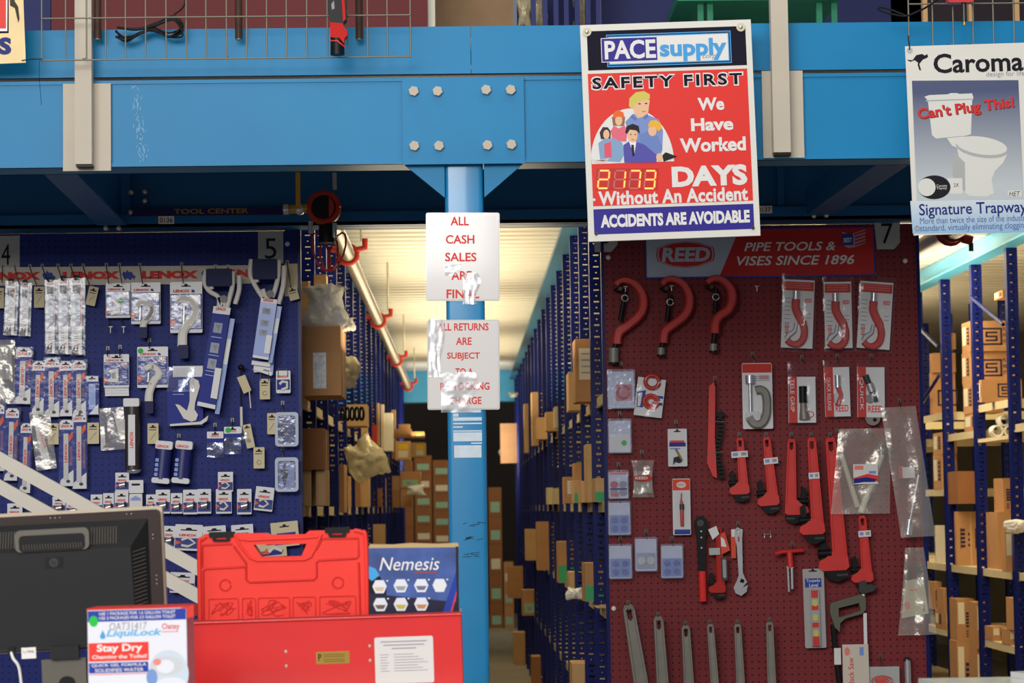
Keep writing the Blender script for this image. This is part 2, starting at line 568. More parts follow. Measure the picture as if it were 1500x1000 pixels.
# the post
pt, pb = P(679.5, 250, YF + 0.02), P(691, 1010, YF + 0.02)
px_ = (P(680, 300, YF).x)
t = things('steel_post', 'bright blue square steel post under the beam with taped paper notices', 'post', (px_, YF + 0.02, 0))
hw = 0.0625
def f(m):
    pts = rr(px_ - hw, YF + 0.02, px_ + hw, YF + 0.02 + 2 * hw, 0.016, 6)
    n = len(pts)
    v = [(x, -z, -y) for z in (0.0, zb) for x, y in pts]
    m.add(v, [(i, (i + 1) % n, n + (i + 1) % n, n + i) for i in range(n)], POST, True)
prt(t, 'tube', f, (px_, YF + 0.02, 0))
def f(m): m.box(px_ - 0.12, YF - 0.03, 0, px_ + 0.12, YF + 0.2, 0.015, BEAM)
prt(t, 'base_plate', f, (px_, YF + 0.02, 0))
RES = M('label_residue', (208, 222, 232), rough=0.35, coat=0.5, var=0.08, scale=30)
MARK = M('scuff_mark', (34, 66, 84), rough=0.7)
it = Item('label_residue', 'peeled pale sticker remnant on the blue post under the returns notice', 'sticker', 687, 640, YF + 0.0198)
m = it.mb()
for a, b, x0, x1 in ((600, 604, 664, 705), (605, 610, 664, 672), (611, 616, 664, 706), (619, 621, 664, 706), (624, 626, 664, 678), (630, 632, 664, 706), (633, 646, 664, 706), (648, 650, 690, 706), (652, 670, 665, 705)):
    m.slab(x0, a, x1, b, 0.02, 0.12, RES)
it.single(m)
it = Item('scuff_mark', 'dark scribbled scuffs on the blue post beside the sealed blue box', 'scuff', 690, 792, YF + 0.0198)
m = it.mb()
for a in range(26):
    x, y = random.uniform(676, 702), random.choice((765, 768, 788, 790, 791, 810, 813, 816)) + random.uniform(-3, 3)
    m.tube([(x, y, 0.1), (x + random.uniform(4, 13), y + random.uniform(-2.5, 1.5), 0.1)], 0.35, MARK, 4)
it.single(m)

# ------------------------------------------------------------------ inner beam over the pegboards
YI = 9.30
zi = px_z(327, YI)
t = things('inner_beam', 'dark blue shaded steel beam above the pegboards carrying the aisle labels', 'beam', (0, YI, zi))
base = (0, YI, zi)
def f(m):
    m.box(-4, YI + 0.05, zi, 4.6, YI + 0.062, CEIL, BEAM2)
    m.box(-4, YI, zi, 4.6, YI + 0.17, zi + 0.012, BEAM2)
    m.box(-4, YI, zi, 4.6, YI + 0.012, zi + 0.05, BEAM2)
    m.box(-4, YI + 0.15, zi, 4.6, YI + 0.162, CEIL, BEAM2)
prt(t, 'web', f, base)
for (a, b) in (((80, 247, 8.08), (164, 330, 9.28)), ((1312, 238, 8.08), (1203, 314, 9.28))):
    p, q = P(*a), P(*b)
    def f(m):
        w_ = 0.055
        for s_, e in ((0.0, 0.008),):
            v = []
            for c in (p, q):
                v += [(c.x - w_, -c.z, -c.y), (c.x + w_, -c.z, -c.y), (c.x + w_, -c.z - 0.01, -c.y), (c.x - w_, -c.z - 0.01, -c.y), (c.x - w_, -c.z - 0.1, -c.y), (c.x - w_ + 0.008, -c.z - 0.1, -c.y)]
            m.add(v, [(0, 1, 7, 6), (1, 2, 8, 7), (3, 2, 8, 9)[::-1], (0, 6, 10, 4), (5, 11, 9, 3)], BEAM2)
    prt(t, 'brace', f, base)
for x0, x1 in ((176, 190), (1140, 1150)):
    def f(m):
        m.box(P(x0, 290, YI).x, YI + 0.02, zi + 0.01, P(x1, 290, YI).x, YI + 0.049, CEIL - 0.02, BEAM2)
    prt(t, 'stiffener', f, base)
for bx, by in ((192, 282), (212, 281), (212, 294), (191, 311), (155, 334), (174, 334), (1192, 316), (1210, 315)):
    c = P(bx, by, YI + 0.0)
    def f(m):
        m.ball(c.x, -c.z, -YI, 0.011, 0.011, 0.012, STEEL, 10)
        m.rod([(c.x, YI, c.z), (c.x, YI + 0.055, c.z)], 0.006, STEEL, 6)
    prt(t, 'bolt', f, base)
GOLD = M('label_gold', (150, 124, 60), rough=0.5)
STRIP = M('label_strip', (34, 26, 84), rough=0.5)
it = Item('aisle_label', 'long dark label strip with gold capitals on the inner beam', 'label', 303, 310, YI - 0.001)
m = it.mb(); m.slab(192, 304.5, 415, 315.5, 0.02, 0.3, STRIP); m.text('TOOL CENTER', 255, 305.5, 364, 313, 0.5, GOLD, 0.02)
it.single(m)
it = Item('number_label', 'small white four digit number label under the gold lettered strip', 'label', 243, 322, YI - 0.001)
m = it.mb(); m.slab(232, 316.5, 255, 328, 0.02, 0.3, PAPER); m.text('0136', 234, 318.5, 253, 326, 0.45, INK, 0.01)
it.single(m)
it = Item('number_label', 'small white number label on the inner beam beside the safety sign', 'label', 1121, 307, YI - 0.001)
m = it.mb(); m.slab(1108, 301.5, 1131, 312.5, 0.02, 0.3, PAPER); m.text('0137', 1110, 303.5, 1129, 310.5, 0.45, INK, 0.01)
it.single(m)
it = Item('far_beam', 'pale blue steel beam across the far end of the aisle ceiling', 'beam', 690, 566, 26.2)
m = MB(); m.box(-5, 26.2, px_z(588, 26.2), 4.8, 26.5, px_z(540, 26.2), CYAN)
it.root.location = (0, 26.2, px_z(588, 26.2)); it.root.rotation_euler = (0, 0, 0)
o = m.build('web', it.root); o.matrix_parent_inverse = Matrix.Translation(-Vector(it.root.location))

# ------------------------------------------------------------------ guard rail posts clamped to the beam
for pl, ch, lab in (((93, 163, 121, 250), ((111.5, 137.5), (115, 138.5), -40, 243), 'cream steel guard rail post clamped to the beam behind the long wire panel'),
                    ((1118, 1178, 103, 231), ((1128, 1154), (1132, 1156), -40, 226), 'cream steel guard rail post clamped to the beam beside the safety sign')):
    it = Item('guardrail_post', lab, 'post', pl[1] - 10, pl[3], YF - 0.009)
    m = it.mb(); m.slab(pl[0], pl[2], pl[1], pl[3], 0.0, 3.0, CREAM); it.part(m, 'mounting_plate')
    m = it.mb(); m.slab(pl[0], pl[3] - 16, pl[1], pl[3] + 0.5, 3.1, 4.2, CREAM); it.part(m, 'bottom_lip')
    m = it.mb()
    (a0, a1), (b0, b1), y0, y1 = ch
    m.slab(b0 - 1.5, y0, b1 - 0.5, y1, 4.3, 24, CREAM)
    it.part(m, 'upright')
    m = it.mb(); m.slab(b0, y1 + 0.2, b1, y1 + 4, 4.3, 22, BLACK); it.part(m, 'foot_cap')

# ------------------------------------------------------------------ pegboards and the racks behind them
def board(label, x0, x1, y1, mat, screws):
    a, b = P(x0, 600, YB).x, P(x1, 600, YB).x
    t = things('pegboard', label, 'pegboard', ((a + b) / 2, YB, 0))
    m = MB()
    m.box(a - (a + b) / 2, 0, 0.02, b - (a + b) / 2, 0.006, zi - 0.004, mat)
    m.build('panel', t)
    m = MB()
    for x in (a, b):
        x -= (a + b) / 2
        m.box(x - 0.006, -0.004, 0.0, x + 0.006, 0.03, zi - 0.002, RACKPLAIN)
    m.build('edge_trim', t)
    for sx, sy in screws:
        c = P(sx, sy, YB)
        m = MB(); m.ball(c.x - (a + b) / 2, -c.z, 0.0, 0.0095, 0.0095, 0.006, WHITE, 12); m.build('screw', t)
board('dark blue perforated pegboard hung with saw blades and packaged tools', -190, 440, 330, BLUEPEG, ((421, 357),))
board('dark red perforated pegboard hung with pipe wrenches and cutters', 886, 1350, 330, REDPEG, ((899, 891), (891, 377), (1326, 382)))

BAY = 0.914
up_src = {}
def upright_mesh(h):
    m = MB()
    wd, dp = 0.060, 0.055
    m.box(0.0, 0.0, 0, wd, 0.002, h, RACKBLUE)
    m.box(0.0, 0.0021, 0, 0.002, dp, h, RACKPLAIN)
    m.box(0.0, dp, 0, wd, dp + 0.002, h, RACKBLUE)
    o = m.build('upright')
    C.objects.unlink(o)
    return o.data
UPM = upright_mesh(CEIL - 0.11)
def rack(label, xf, depth, side, y0, nb, levels, inner=True, braces=False, back=True):
    """a run of shelving along the aisle; xf = aisle face, side = +1 if the rack lies to the +x of it"""
    t = things('shelving_rack', label, 'shelving', (xf, y0, 0))
    for i in range(nb + 1):
        for j, xo in enumerate((0.0, depth)):
            if j and not inner:
                continue
            o = bpy.data.objects.new('upright', UPM)
            C.objects.link(o)
            o.parent = t
            o.location = (side * xo, i * BAY, 0)
            o.scale = (side if j == 0 else -side, 1, 1)
    for zz, sel in levels:
        m = MB()
        for i in range(nb):
            if sel is not None and (i not in sel if isinstance(sel, tuple) else i % 2 != sel):
                continue
            if sel is not None and m.v:
                m.build('shelf', t)
                m = MB()
            a, b = i * BAY + 0.06, (i + 1) * BAY - 0.004
            xa, xb = (0.022 * side, depth * side)
            m.box(min(xa, xb), a, zz - 0.012, max(xa, xb), b, zz, SHELF)
            m.box(min(xa, xa + 0.012 * side), a, zz - 0.042, max(xa, xa + 0.012 * side), b, zz - 0.0121, SHELF)
            m.box(min(xa + 0.012 * side, xb), a, zz - 0.05, max(xa + 0.012 * side, xb), a + 0.015, zz - 0.0121, SHELF)
        m.build('shelf', t)
    m = MB()
    z0 = CEIL - 0.11
    rail = CYAN if braces else RAILDK
    a, b = (-0.02 * side, 0.05 * side)
    m.box(min(a, b), -0.02, z0, max(a, b), nb * BAY + 0.06, CEIL - 0.005, rail)
    m.box(min(a, a - 0.03 * side), -0.02, z0, max(a, a - 0.03 * side), nb * BAY + 0.06, z0 + 0.012, rail)
    m.build('top_rail', t)
    if back:
        m = MB()
        xb = depth * side
        m.box(min(xb, xb + 0.01 * side), 0, 0.05, max(xb, xb + 0.01 * side), nb * BAY, 2.75, RACKPLAIN)
        m.build('back_panel', t)
    if braces:
        for i in range(nb):
            for (za, zc) in ((2.62, 2.4), (2.02, 2.22)):
                if i % 2 or (za < 2.5 and i != 4):
                    continue
                m = MB()
                m.rod([(-0.013 * side, i * BAY + 0.88, za), (-0.013 * side, i * BAY + 0.06, zc)], 0.011, RACKPLAIN, 6)
                m.build('brace', t)
    return t
XL, XR, XS = P(440, 600, YB).x, P(886, 600, YB).x, 2.93
LV = [(0.12, None), (0.58, None), (1.04, None), (1.47, None), (1.91, None)]
rack('blue shelving run behind the blue pegboard facing the centre aisle', XL, 1.2, -1, 9.52, 18, LV, inner=False)
rack('blue shelving run behind the red pegboard facing the centre aisle', XR, 1.16, 1, 9.52, 18, LV, inner=False)
rack('blue open shelving full of printed cartons beyond the red pegboard', XS, 0.62, 1, 11.27, 9, [(0.22, None), (0.67, 0), (1.07, None), (1.53, (4,)), (1.86, 1), (2.0, 0)], braces=True, back=False)

# ================================================================== signs
def back_map(cx, cy, rot, ox, oy, sc):
    """zoomed-crop point -> the sign's own upright pixel coordinates"""
    c, s = math.cos(R(rot)), math.sin(R(rot))
    def g(zx, zy):
        dx, dy = ox + zx / sc - cx, oy + zy / sc - cy
        return (cx + dx * c - dy * s, cy + dx * s + dy * c)
    return g
SIGNW = M('sign_white', (226, 224, 214), rough=0.4)
SIGNRED = M('sign_red', (228, 52, 44), rough=0.42)
SIGNNAVY = M('sign_navy', (44, 36, 140), rough=0.42)
SIGNBLACK = M('sign_black', (14, 12, 34), rough=.7)
SKIN = M('print_skin', (236, 186, 140), rough=0.5)
cx, cy = 981.5, 190.5
it = Item('safety_sign', 'red safety board with lit red day counter and a printed group of workers', 'sign', cx, cy, YF - 0.16, 2.2)
m = it.mb()
X, Y_ = lambda a: cx + a, lambda b: cy + b
m.slab(X(-125.5), Y_(-159.5), X(125.5), Y_(159.5), -7, 0, SIGNW)
def lr(a, b, c_, d_, z, mt): m.rect(X(a), Y_(b), X(c_), Y_(d_), z, mt)
lr(-116, -150, 117, -92, .2, SIGNBLACK)
lr(-88, -144, 95, -96, .3, SKYB); lr(-86.5, -142.5, 93.5, -97.5, .4, SIGNBLACK); lr(-85.5, -141, 92, -99, .5, SKYB); lr(-84, -139.5, 90.5, -100.5, .6, WHITE)
lr(-96, -139, -13, -103, .7, WHITE); lr(-95, -138, -14, -104, .8, SIGNNAVY)
m.text('PACE', X(-91), Y_(-135), X(-16), Y_(-107), 1.0, WHITE, .03)
m.text('supply', X(-10), Y_(-134), X(88), Y_(-101), 1.0, SKYB, .035)
m.text('corp', X(52), Y_(-109), X(72), Y_(-102), 1.1, GREYP, 0, .3)
lr(-117, -87, 117, 108, .2, SIGNRED)
m.text('SAFETY FIRST', X(-113), Y_(-83), X(111), Y_(-62), .4, WHITE, .075, 0, 0, 1.25)
m.text('SAFETY FIRST', X(-111), Y_(-81), X(109), Y_(-64), .6, SIGNBLACK, .03, 0, 0, 1.25)
m.text('We', X(42), Y_(-46), X(81), Y_(-27), .4, WHITE, .035)
m.text('Have', X(31), Y_(-16), X(93), Y_(3), .4, WHITE, .035)
m.text('Worked', X(13.5), Y_(13), X(110), Y_(34), .4, WHITE, .035)
m.poly([(X(-116.5), Y_(46))] + [(x, y) for x, y in ring(X(-57), Y_(46), 61, 80, 30, 190, 360)] , .3, .3, WHITE)
g = back_map(cx, cy, 2.2, 850, 120, 4.167)
def fig(pts, col, z): m.poly([g(*p) for p in pts], z, z, M('print_%d_%d_%d' % col, col, rough=.5))
def oval(x, y, rx, ry, col, z): fig(ring(x, y, rx, ry, 16), col, z)
SK = (238, 190, 150)
fig([(275, 245), (320, 195), (410, 200), (480, 230), (505, 300), (500, 420), (460, 485), (340, 485), (290, 300)], (128, 148, 205), .4)
fig([(312, 120), (330, 190), (352, 222), (385, 212), (415, 185), (425, 110), (380, 95)], SK, .5)
fig([(298, 150), (300, 100), (340, 62), (390, 55), (425, 75), (425, 103), (380, 112), (335, 130), (318, 165)], (214, 200, 96), .6)
fig([(320, 200), (345, 225), (340, 240), (305, 215)], (100, 122, 190), .6); fig([(385, 215), (412, 192), (416, 215), (392, 232)], (100, 122, 190), .6)
for a in ((362, 133), (402, 131)): oval(a[0], a[1], 9, 4, (60, 50, 60), .65)
fig([(372, 178), (402, 178), (390, 184)], (170, 90, 80), .65)
fig([(193, 215), (200, 268), (268, 270), (274, 215), (235, 190)], (150, 110, 80), .6)
oval(235, 235, 22, 32, SK, .7)
fig([(196, 222), (205, 185), (230, 172), (262, 185), (272, 225), (236, 212)], (236, 110, 50), .75)
fig([(186, 300), (205, 268), (235, 285), (270, 265), (288, 300), (280, 365), (195, 360)], (232, 110, 130), .7)
fig([(360, 325), (410, 300), (470, 330), (498, 390), (492, 440), (440, 482), (378, 470)], (112, 136, 196), .7)
oval(440, 298, 26, 34, SK, .8)
fig([(413, 262), (428, 236), (462, 232), (490, 250), (497, 285), (478, 302), (450, 272), (420, 280)], (240, 182, 60), .85)
fig([(118, 310), (138, 277), (168, 278), (186, 302), (184, 352), (126, 350)], (60, 44, 50), .8)
oval(159, 322, 19, 29, SK, .85)
fig([(110, 375), (145, 350), (200, 345), (255, 370), (270, 440), (242, 490), (122, 482)], (136, 168, 204), .9)
fig([(146, 380), (188, 366), (192, 462), (148, 466)], (228, 92, 110), .95)
fig([(262, 388), (300, 362), (342, 366), (392, 385), (464, 445), (464, 493), (268, 495)], (88, 84, 170), 1.0)
fig([(296, 362), (342, 366), (328, 450)], (240, 240, 240), 1.05); fig([(310, 385), (326, 385), (331, 450), (318, 458)], (30, 30, 40), 1.1)
oval(320, 328, 30, 44, SK, 1.1)
fig([(274, 312), (282, 272), (320, 256), (356, 270), (364, 318), (345, 298), (300, 292), (286, 318)], (34, 28, 32), 1.15)
oval(308, 322, 6, 3, (50, 40, 44), 1.16); oval(335, 322, 6, 3, (50, 40, 44), 1.16); fig([(308, 352), (334, 352), (321, 357)], (180, 90, 80), 1.16)
fig([(500, 450), (520, 430), (592, 456), (508, 488)], (28, 26, 30), 1.1); oval(482, 460, 20, 24, SK, 1.15)
fig([(62, 472), (110, 478), (180, 468), (152, 491), (90, 493)], (226, 222, 214), 1.1); fig([(85, 482), (165, 476), (140, 487)], (150, 90, 80), 1.12)
m.text('DAYS', *g(555, 518), *g(1020, 628), .4, WHITE, .05)
m.text('Without An Accident', *g(108, 672), *g(1022, 724), .4, WHITE, .035, 0, 0, 1.05)
m.ell(*g(84, 722), 2, 2, .4, .4, WHITE)
lr(-117, 112.5, 117, 149.5, .2, SIGNNAVY)
m.text('ACCIDENTS ARE AVOIDABLE', X(-107), Y_(121), X(111), Y_(140), .4, WHITE, .05)
it.part(m, 'board')
m = it.mb()
LEDOFF = M('led_unlit', (206, 110, 104), rough=.4)
LEDON = M('led_lit', (255, 106, 52), rough=.4, emit=5.0)
LEDWIN = M('led_window', (196, 44, 34), rough=.3)
m.poly([g(98, 530), g(478, 528), g(472, 662), g(92, 665)], .3, .3, LEDWIN)
SEG = {'2': 'abged', '1': 'bc', '7': 'abc', '3': 'abgcd'}
for ch, x0 in zip('2173', (106, 204, 296, 388)):
    wd, h, sl = 62, 108, 10
    def q(a, b): return g(x0 + a * wd + (1 - b) * sl, 544 + b * h)
    for sname, (p, r_) in dict(a=((0, 0), (1, 0)), b=((1, 0), (1, .5)), c=((1, .5), (1, 1)), d=((0, 1), (1, 1)), e=((0, .5), (0, 1)), f=((0, 0), (0, .5)), g=((0, .5), (1, .5))).items():
        on = sname in SEG[ch]
        hor = p[1] == r_[1]
        e, tt = (.09, .045) if hor else (.055, .075)
        if hor: pts = [q(p[0] + e, p[1] - tt), q(r_[0] - e, p[1] - tt), q(r_[0] - e * .3, p[1]), q(r_[0] - e, p[1] + tt), q(p[0] + e, p[1] + tt), q(p[0] + e * .3, p[1])]
        else: pts = [q(p[0] - tt, p[1] + e), q(p[0] + tt, p[1] + e), q(p[0] + tt, r_[1] - e), q(p[0] - tt, r_[1] - e)]
        m.poly(pts, .5 if not on else .8, .5 if not on else .8, LEDON if on else LEDOFF)
it.part(m, 'day_counter')
for i, (a, b) in enumerate(((860, 46), (1086, 38), (873, 343), (1102, 334))):
    a, b = g((a - 850) * 4.167, (b - 120) * 4.167)
    m = it.mb()
    r = 6.5 if i < 2 else 2.6
    m.ell(a, b, r, r, .4, 1.6, M('washer_cream', (214, 206, 176), rough=.4) if i < 2 else DKSTEEL); m.ball(a, b, 1.6, r * .5, r * .5, 1.6, STEEL if i < 2 else DKSTEEL, 10)
    it.part(m, 'screw')
m = it.mb(); m.slab(X(-60), Y_(-120), X(-30), Y_(20), -60, -7.1, BLACK); it.part(m, 'standoff')

# toilet poster
def grad_material(name, c0, c1, z0, z1):
    mm = M(name, c0, rough=.4)
    nt = mm.node_tree
    tc = nt.nodes.new('ShaderNodeTexCoord'); sp = nt.nodes.new('ShaderNodeSeparateXYZ')
    nt.links.new(tc.outputs['Object'], sp.inputs[0])
    mr = nt.nodes.new('ShaderNodeMapRange'); mr.inputs['From Min'].default_value, mr.inputs['From Max'].default_value = z0, z1
    nt.links.new(sp.outputs['Z'], mr.inputs['Value'])
    mx = nt.nodes.new('ShaderNodeMix'); mx.data_type = 'RGBA'
    nt.links.new(mr.outputs['Result'], mx.inputs['Factor'])
    mx.inputs['A'].default_value, mx.inputs['B'].default_value = rgb(c0), rgb(c1)
    nt.links.new(mx.outputs['Result'], nt.nodes['Principled BSDF'].inputs['Base Color'])
    return mm
cx, cy = 1425, 203
it = Item('poster', 'white poster with a printed toilet and a black kangaroo hung from wire panel', 'poster', cx, cy, YF - 0.14, 2.0)
g = back_map(cx, cy, 2.0, 1320, 40, 3.227)
m = it.mb()
m.slab(cx - 93, cy - 139, cx + 93, cy + 139, -1.2, 0, SIGNW)
k = it.k
PANEL = grad_material('poster_photo', (196, 204, 206), (84, 92, 124), -70 * k, 70 * k)
BANDM = grad_material('poster_band', (150, 190, 226), (214, 224, 228), -139 * k, -90 * k)
def pg(pts, mt, z): m.poly([g(*p) for p in pts], z, z, mt)
pg([(40, 822), (602, 812), (608, 968), (50, 976)], BANDM, .2)
pg([(54, 252), (558, 247), (576, 812), (70, 822)], PANEL, .3)
TW = M('print_porcelain', (222, 222, 214), rough=.5); TS = M('print_porcelain_grey', (178, 180, 178), rough=.5)
pg([(112, 328), (135, 320), (222, 316), (236, 310), (268, 310), (278, 314), (338, 311), (344, 332), (338, 345), (330, 505), (308, 512), (165, 526), (146, 510), (128, 345)], TW, .4)
pg([(118, 344), (338, 336), (338, 342), (120, 351)], TS, .45)
pg([(262, 560), (500, 600), (480, 640), (440, 680), (425, 720), (435, 785), (400, 800), (320, 798), (296, 780), (290, 690), (275, 640)], TW, .4)
pg([(250, 590), (300, 640), (300, 780), (240, 700)], TS, .42)
pg([(216, 524), (300, 515), (345, 560), (290, 580), (240, 560)], TW, .45)
def tilt(x, y, rx, ry, a): return [(x + p * math.cos(R(a)) - q_ * math.sin(R(a)), y + p * math.sin(R(a)) + q_ * math.cos(R(a))) for p, q_ in ring(0, 0, rx, ry, 28)]
pg(tilt(381, 572, 124, 44, 8), TS, .5); pg(tilt(380, 559, 121, 42, 8), TW, .55)
x0, y0 = g(78, 398); x1, y1 = g(537, 372)
m.text("Can't Plug This!", x0 + .8, (y0 + y1) / 2 - 9.2, x1 + .8, (y0 + y1) / 2 + 12, .6, M('print_maroon', (90, 26, 30)), .03, 0, 5.5)
m.text("Can't Plug This!", x0, (y0 + y1) / 2 - 10, x1, (y0 + y1) / 2 + 11, .7, M('poster_red', (214, 50, 48)), .03, 0, 5.5)
pg([(30, 152), (58, 154), (76, 130), (104, 124), (116, 132), (128, 124), (132, 138), (120, 146), (108, 150), (98, 162), (90, 172), (96, 196), (100, 202), (90, 202), (82, 176), (84, 166), (68, 154), (48, 162)], INK, .3)
a, b = g(155, 124), g(584, 203); m.text('Caroma', a[0], a[1], b[0], b[1], .3, INK, .022)
a, b = g(406, 208), g(588, 232); m.text('design for life', a[0], a[1], b[0], b[1], .3, GREYP)
m.ell(*g(153, 757), 24, 17.5, .5, .5, INK); m.ell(*g(118, 757), 13, 13, .6, .6, TW)
pg([(216, 714), (286, 713), (288, 787), (230, 788)], TW, .45)
a, b = g(245, 738), g(270, 754); m.text('2X', a[0], a[1], b[0], b[1], .7, INK)
a, b = g(164, 744), g(214, 755); m.text('Caroma', a[0], a[1], b[0], b[1], .7, TW); a, b = g(164, 757), g(214, 769); m.text('Trapway', a[0], a[1], b[0], b[1], .7, TW)
pg([(500, 772), (566, 770), (567, 799), (501, 800)], TW, .5); a, b = g(505, 777), g(560, 796); m.text('HET', a[0], a[1], b[0], b[1], .6, INK, 0, .3)
a, b = g(80, 836), g(590, 884); m.text('Signature Trapway', a[0], a[1], b[0], b[1] + 2, .4, M('poster_navy', (34, 44, 120)), .012)
for q_, z0, tx in ((896, 918, 'More than twice the size of the industry'), (930, 952, 'standard, virtually eliminating clogging!')):
    a, b = g(84, z0 - 21), g(596, z0 + 1); m.text(tx, a[0], a[1] + 1.4, b[0], b[1] + 1.2, .4, M('poster_ink', (52, 72, 140), rough=.5), -.006)
it.part(m, 'print')
for p in ((44, 106), (70, 950)):
    m = it.mb(); a = g(*p); m.ell(a[0], a[1], 4, 4, .1, 1.2, STEEL, 20, [ring(a[0], a[1], 1.8, 1.8, 12)]); it.part(m, 'grommet')
m = it.mb(); a = g(44, 106); m.tube([(a[0], a[1], 1), (a[0], a[1] - 5, 2), (a[0] - 1, a[1] - 16, 0), (a[0], a[1] - 22, -3)], .8, BLACK, 6); it.part(m, 'cable_tie')

# paper notices on the post
for lab, box, rows, rot in (('upper laminated white sheet on the blue post announcing final cash sales in red', (624, 311, 732, 441), (('ALL', 660, 687, 317, 330), ('CASH', 653, 695, 344, 357), ('SALES', 652, 698, 370, 383), ('ARE', 661, 691, 397, 410), ('FINAL', 654, 702, 424, 437)), 0.2),
                           ('lower laminated white sheet on the blue post about returns and restocking in red', (626, 468, 732, 600), (('ALL RETURNS', 641, 716, 473, 484), ('ARE', 668, 691, 494, 505), ('SUBJECT', 655, 703, 516, 528), ('TO A', 667, 693, 539, 550), ('RESTOCKING', 645, 717, 560, 571), ('CHARGE', 658, 705, 581, 592)), 0.3)):
    x0, y0, x1, y1 = box
    it = Item('paper_notice', lab, 'notice', (x0 + x1) / 2, (y0 + y1) / 2, YF + 0.0185, rot)
    m = it.mb(); m.rrect(x0 + 2, y0 + 2, x1 - 2, y1 - 2, .5, .3, .8, PAPER)
    for tx, a, b, c_, d_ in rows: m.text(tx, a, c_, b, d_, 1.0, TXTRED, .022)
    it.part(m, 'sheet')
    m = it.mb(); m.rrect(x0, y0, x1, y1, 3, .1, .28, M('laminate_edge', (214, 212, 206), rough=.15, coat=.6)); it.part(m, 'laminate')
    if y0 < 400: strips = [[(652, 388), (668, 384), (676, 392), (660, 404)], [(682, 404), (700, 400), (704, 446), (678, 446)]]
    else: strips = [[(628, 470), (652, 466), (640, 500), (650, 540), (630, 552)], [(650, 545), (690, 556), (704, 600), (676, 604), (668, 570), (646, 566)]]
    for i, s_ in enumerate(strips):
        m = it.mb()
        xs = [p[0] for p in s_]; ys = [p[1] for p in s_]
        rnd = random.Random(i + y0)
        m.sheet(None, 10, 8, lambda u, v: (min(xs) + u * (max(xs) - min(xs)) * (.85 + .15 * math.sin(6 * v)) , min(ys) + v * (max(ys) - min(ys)), 1.6 + rnd.random() * 1.2), TAPE)
        it.part(m, 'clear_tape')

# ================================================================== counter and what stands on it
CZ = 1.0
m = MB(); m.box(-1.6, 4.2, 0, 1.75, 5.95, CZ - 0.04, M('counter_body', (120, 110, 100), rough=.6, var=.06)); 
t = things('counter', 'long sales counter with pale top below the till monitor', 'counter', (0, 5.05, 0))
o = m.build('body', t); o.matrix_parent_inverse = Matrix.Translation(-Vector(t.location))
m = MB(); m.box(-1.65, 4.15, CZ - 0.04, 1.8, 6.0, CZ, M('counter_top', (206, 204, 196), rough=.35, var=.04)); o = m.build('countertop', t); o.matrix_parent_inverse = Matrix.Translation(-Vector(t.location))
YR = 5.45
a, b = P(1345, 993, YR), P(1520, 993, YR)
t = things('counter_riser', 'pale raised counter shelf at the corner below the printed cartons', 'riser', (a.x, YR, CZ))
m = MB(); m.box(0, -0.3, a.z - CZ - 0.02, b.x - a.x + .08, 0, a.z - CZ, M('riser_top', (214, 226, 214), rough=.25, coat=.4)); m.build('top', t)
m = MB(); m.box(0.02, -0.28, 0.0, b.x - a.x + .06, -0.02, a.z - CZ - 0.0202, M('riser_body', (90, 86, 80), rough=.5)); m.build('body', t)
m = MB(); m.box(0, -0.11, 0, .16, 0.11, 0.012, PAPER); 
o = m.build('paper_stack'); o.location = P(1512, 990, YR - .12); o.location.z = a.z + .0005; o.rotation_euler = (0, 0, R(12)); tag(o, 'small stack of white paper lying on the raised counter shelf', 'paper')

# --- monitor seen from behind
MBK = M('monitor_black', (30, 30, 31), rough=.45, var=.05, scale=30); MBR = M('monitor_brown', (52, 40, 38), rough=.4); MGR = M('monitor_grey', (92, 88, 80), rough=.4, metal=.2)
CHAMP = M('champagne_trim', (186, 172, 150), rough=.35, metal=.3)
it = Item('monitor', 'black computer monitor seen from behind with vents and a carry recess', 'monitor', 85, 850, 5.40, 3.0)
cx, cy = 85, 850
m = it.mb(); m.rrect(cx - 156, cy - 102, cx + 156, cy + 103, 6, -22, -8, CHAMP); it.part(m, 'front_bezel')
m = it.mb(); m.rrect(cx - 153, cy - 97, cx + 153, cy + 101, 6, -7.9, 4, MBR); it.part(m, 'rear_rim')
m = it.mb()
o_ = [(cx - 136, cy - 84), (cx + 136, cy - 84), (cx + 136, cy + 100), (cx - 136, cy + 100)]
i_ = [(cx - 112, cy - 44), (cx + 112, cy - 44), (cx + 116, cy + 96), (cx - 116, cy + 96)]
m.add([(p[0], p[1], 4.1) for p in o_] + [(p[0], p[1], 30) for p in i_], [(1, 0, 4, 5), (2, 1, 5, 6), (3, 2, 6, 7), (0, 3, 7, 4), (4, 7, 6, 5)], MBK)
it.part(m, 'rear_shell')
for x0, x1, y0, y1, mm in ((92 - 35, 92 + 0, 0, 0, None),):
    pass
def slope_d(y): return 4.6 + (y - (cy - 84)) / 40 * 26
for vx0, vx1 in ((139, 178), (-26, 28)):
    for x in range(vx0, vx1, 4):
        m = it.mb() if x == vx0 else m
        m.tube([(x, cy - 75, slope_d(cy - 75) + .3), (x + 1, cy - 50, slope_d(cy - 50) + .3)], .9, MGR, 5)
    it.part(m, 'vent_grille')
m = it.mb()
for i in range(15):
    y = cy - 38 + i * 5.6
    m.tube([(cx + 113 + 2, y + 2, 28.5), (cx + 131, y - 3, 10.5)], .8, MGR, 5)
it.part(m, 'vent_grille')
m = it.mb(); m.rrect(30, cy - 76, 138, cy - 44, 8, slope_d(cy - 80), 34, MGR, [rr(38, cy - 67, 130, cy - 40.5, 5)] if False else ())
m.rrect(36, cy - 68, 132, cy - 44.2, 6, 34.1, 34.2, BLACK)
for x in range(42, 128, 4): m.tube([(x, cy - 55, 34.4), (x + 1, cy - 47, 34.4)], .7, MGR, 5)
it.part(m, 'carry_recess')
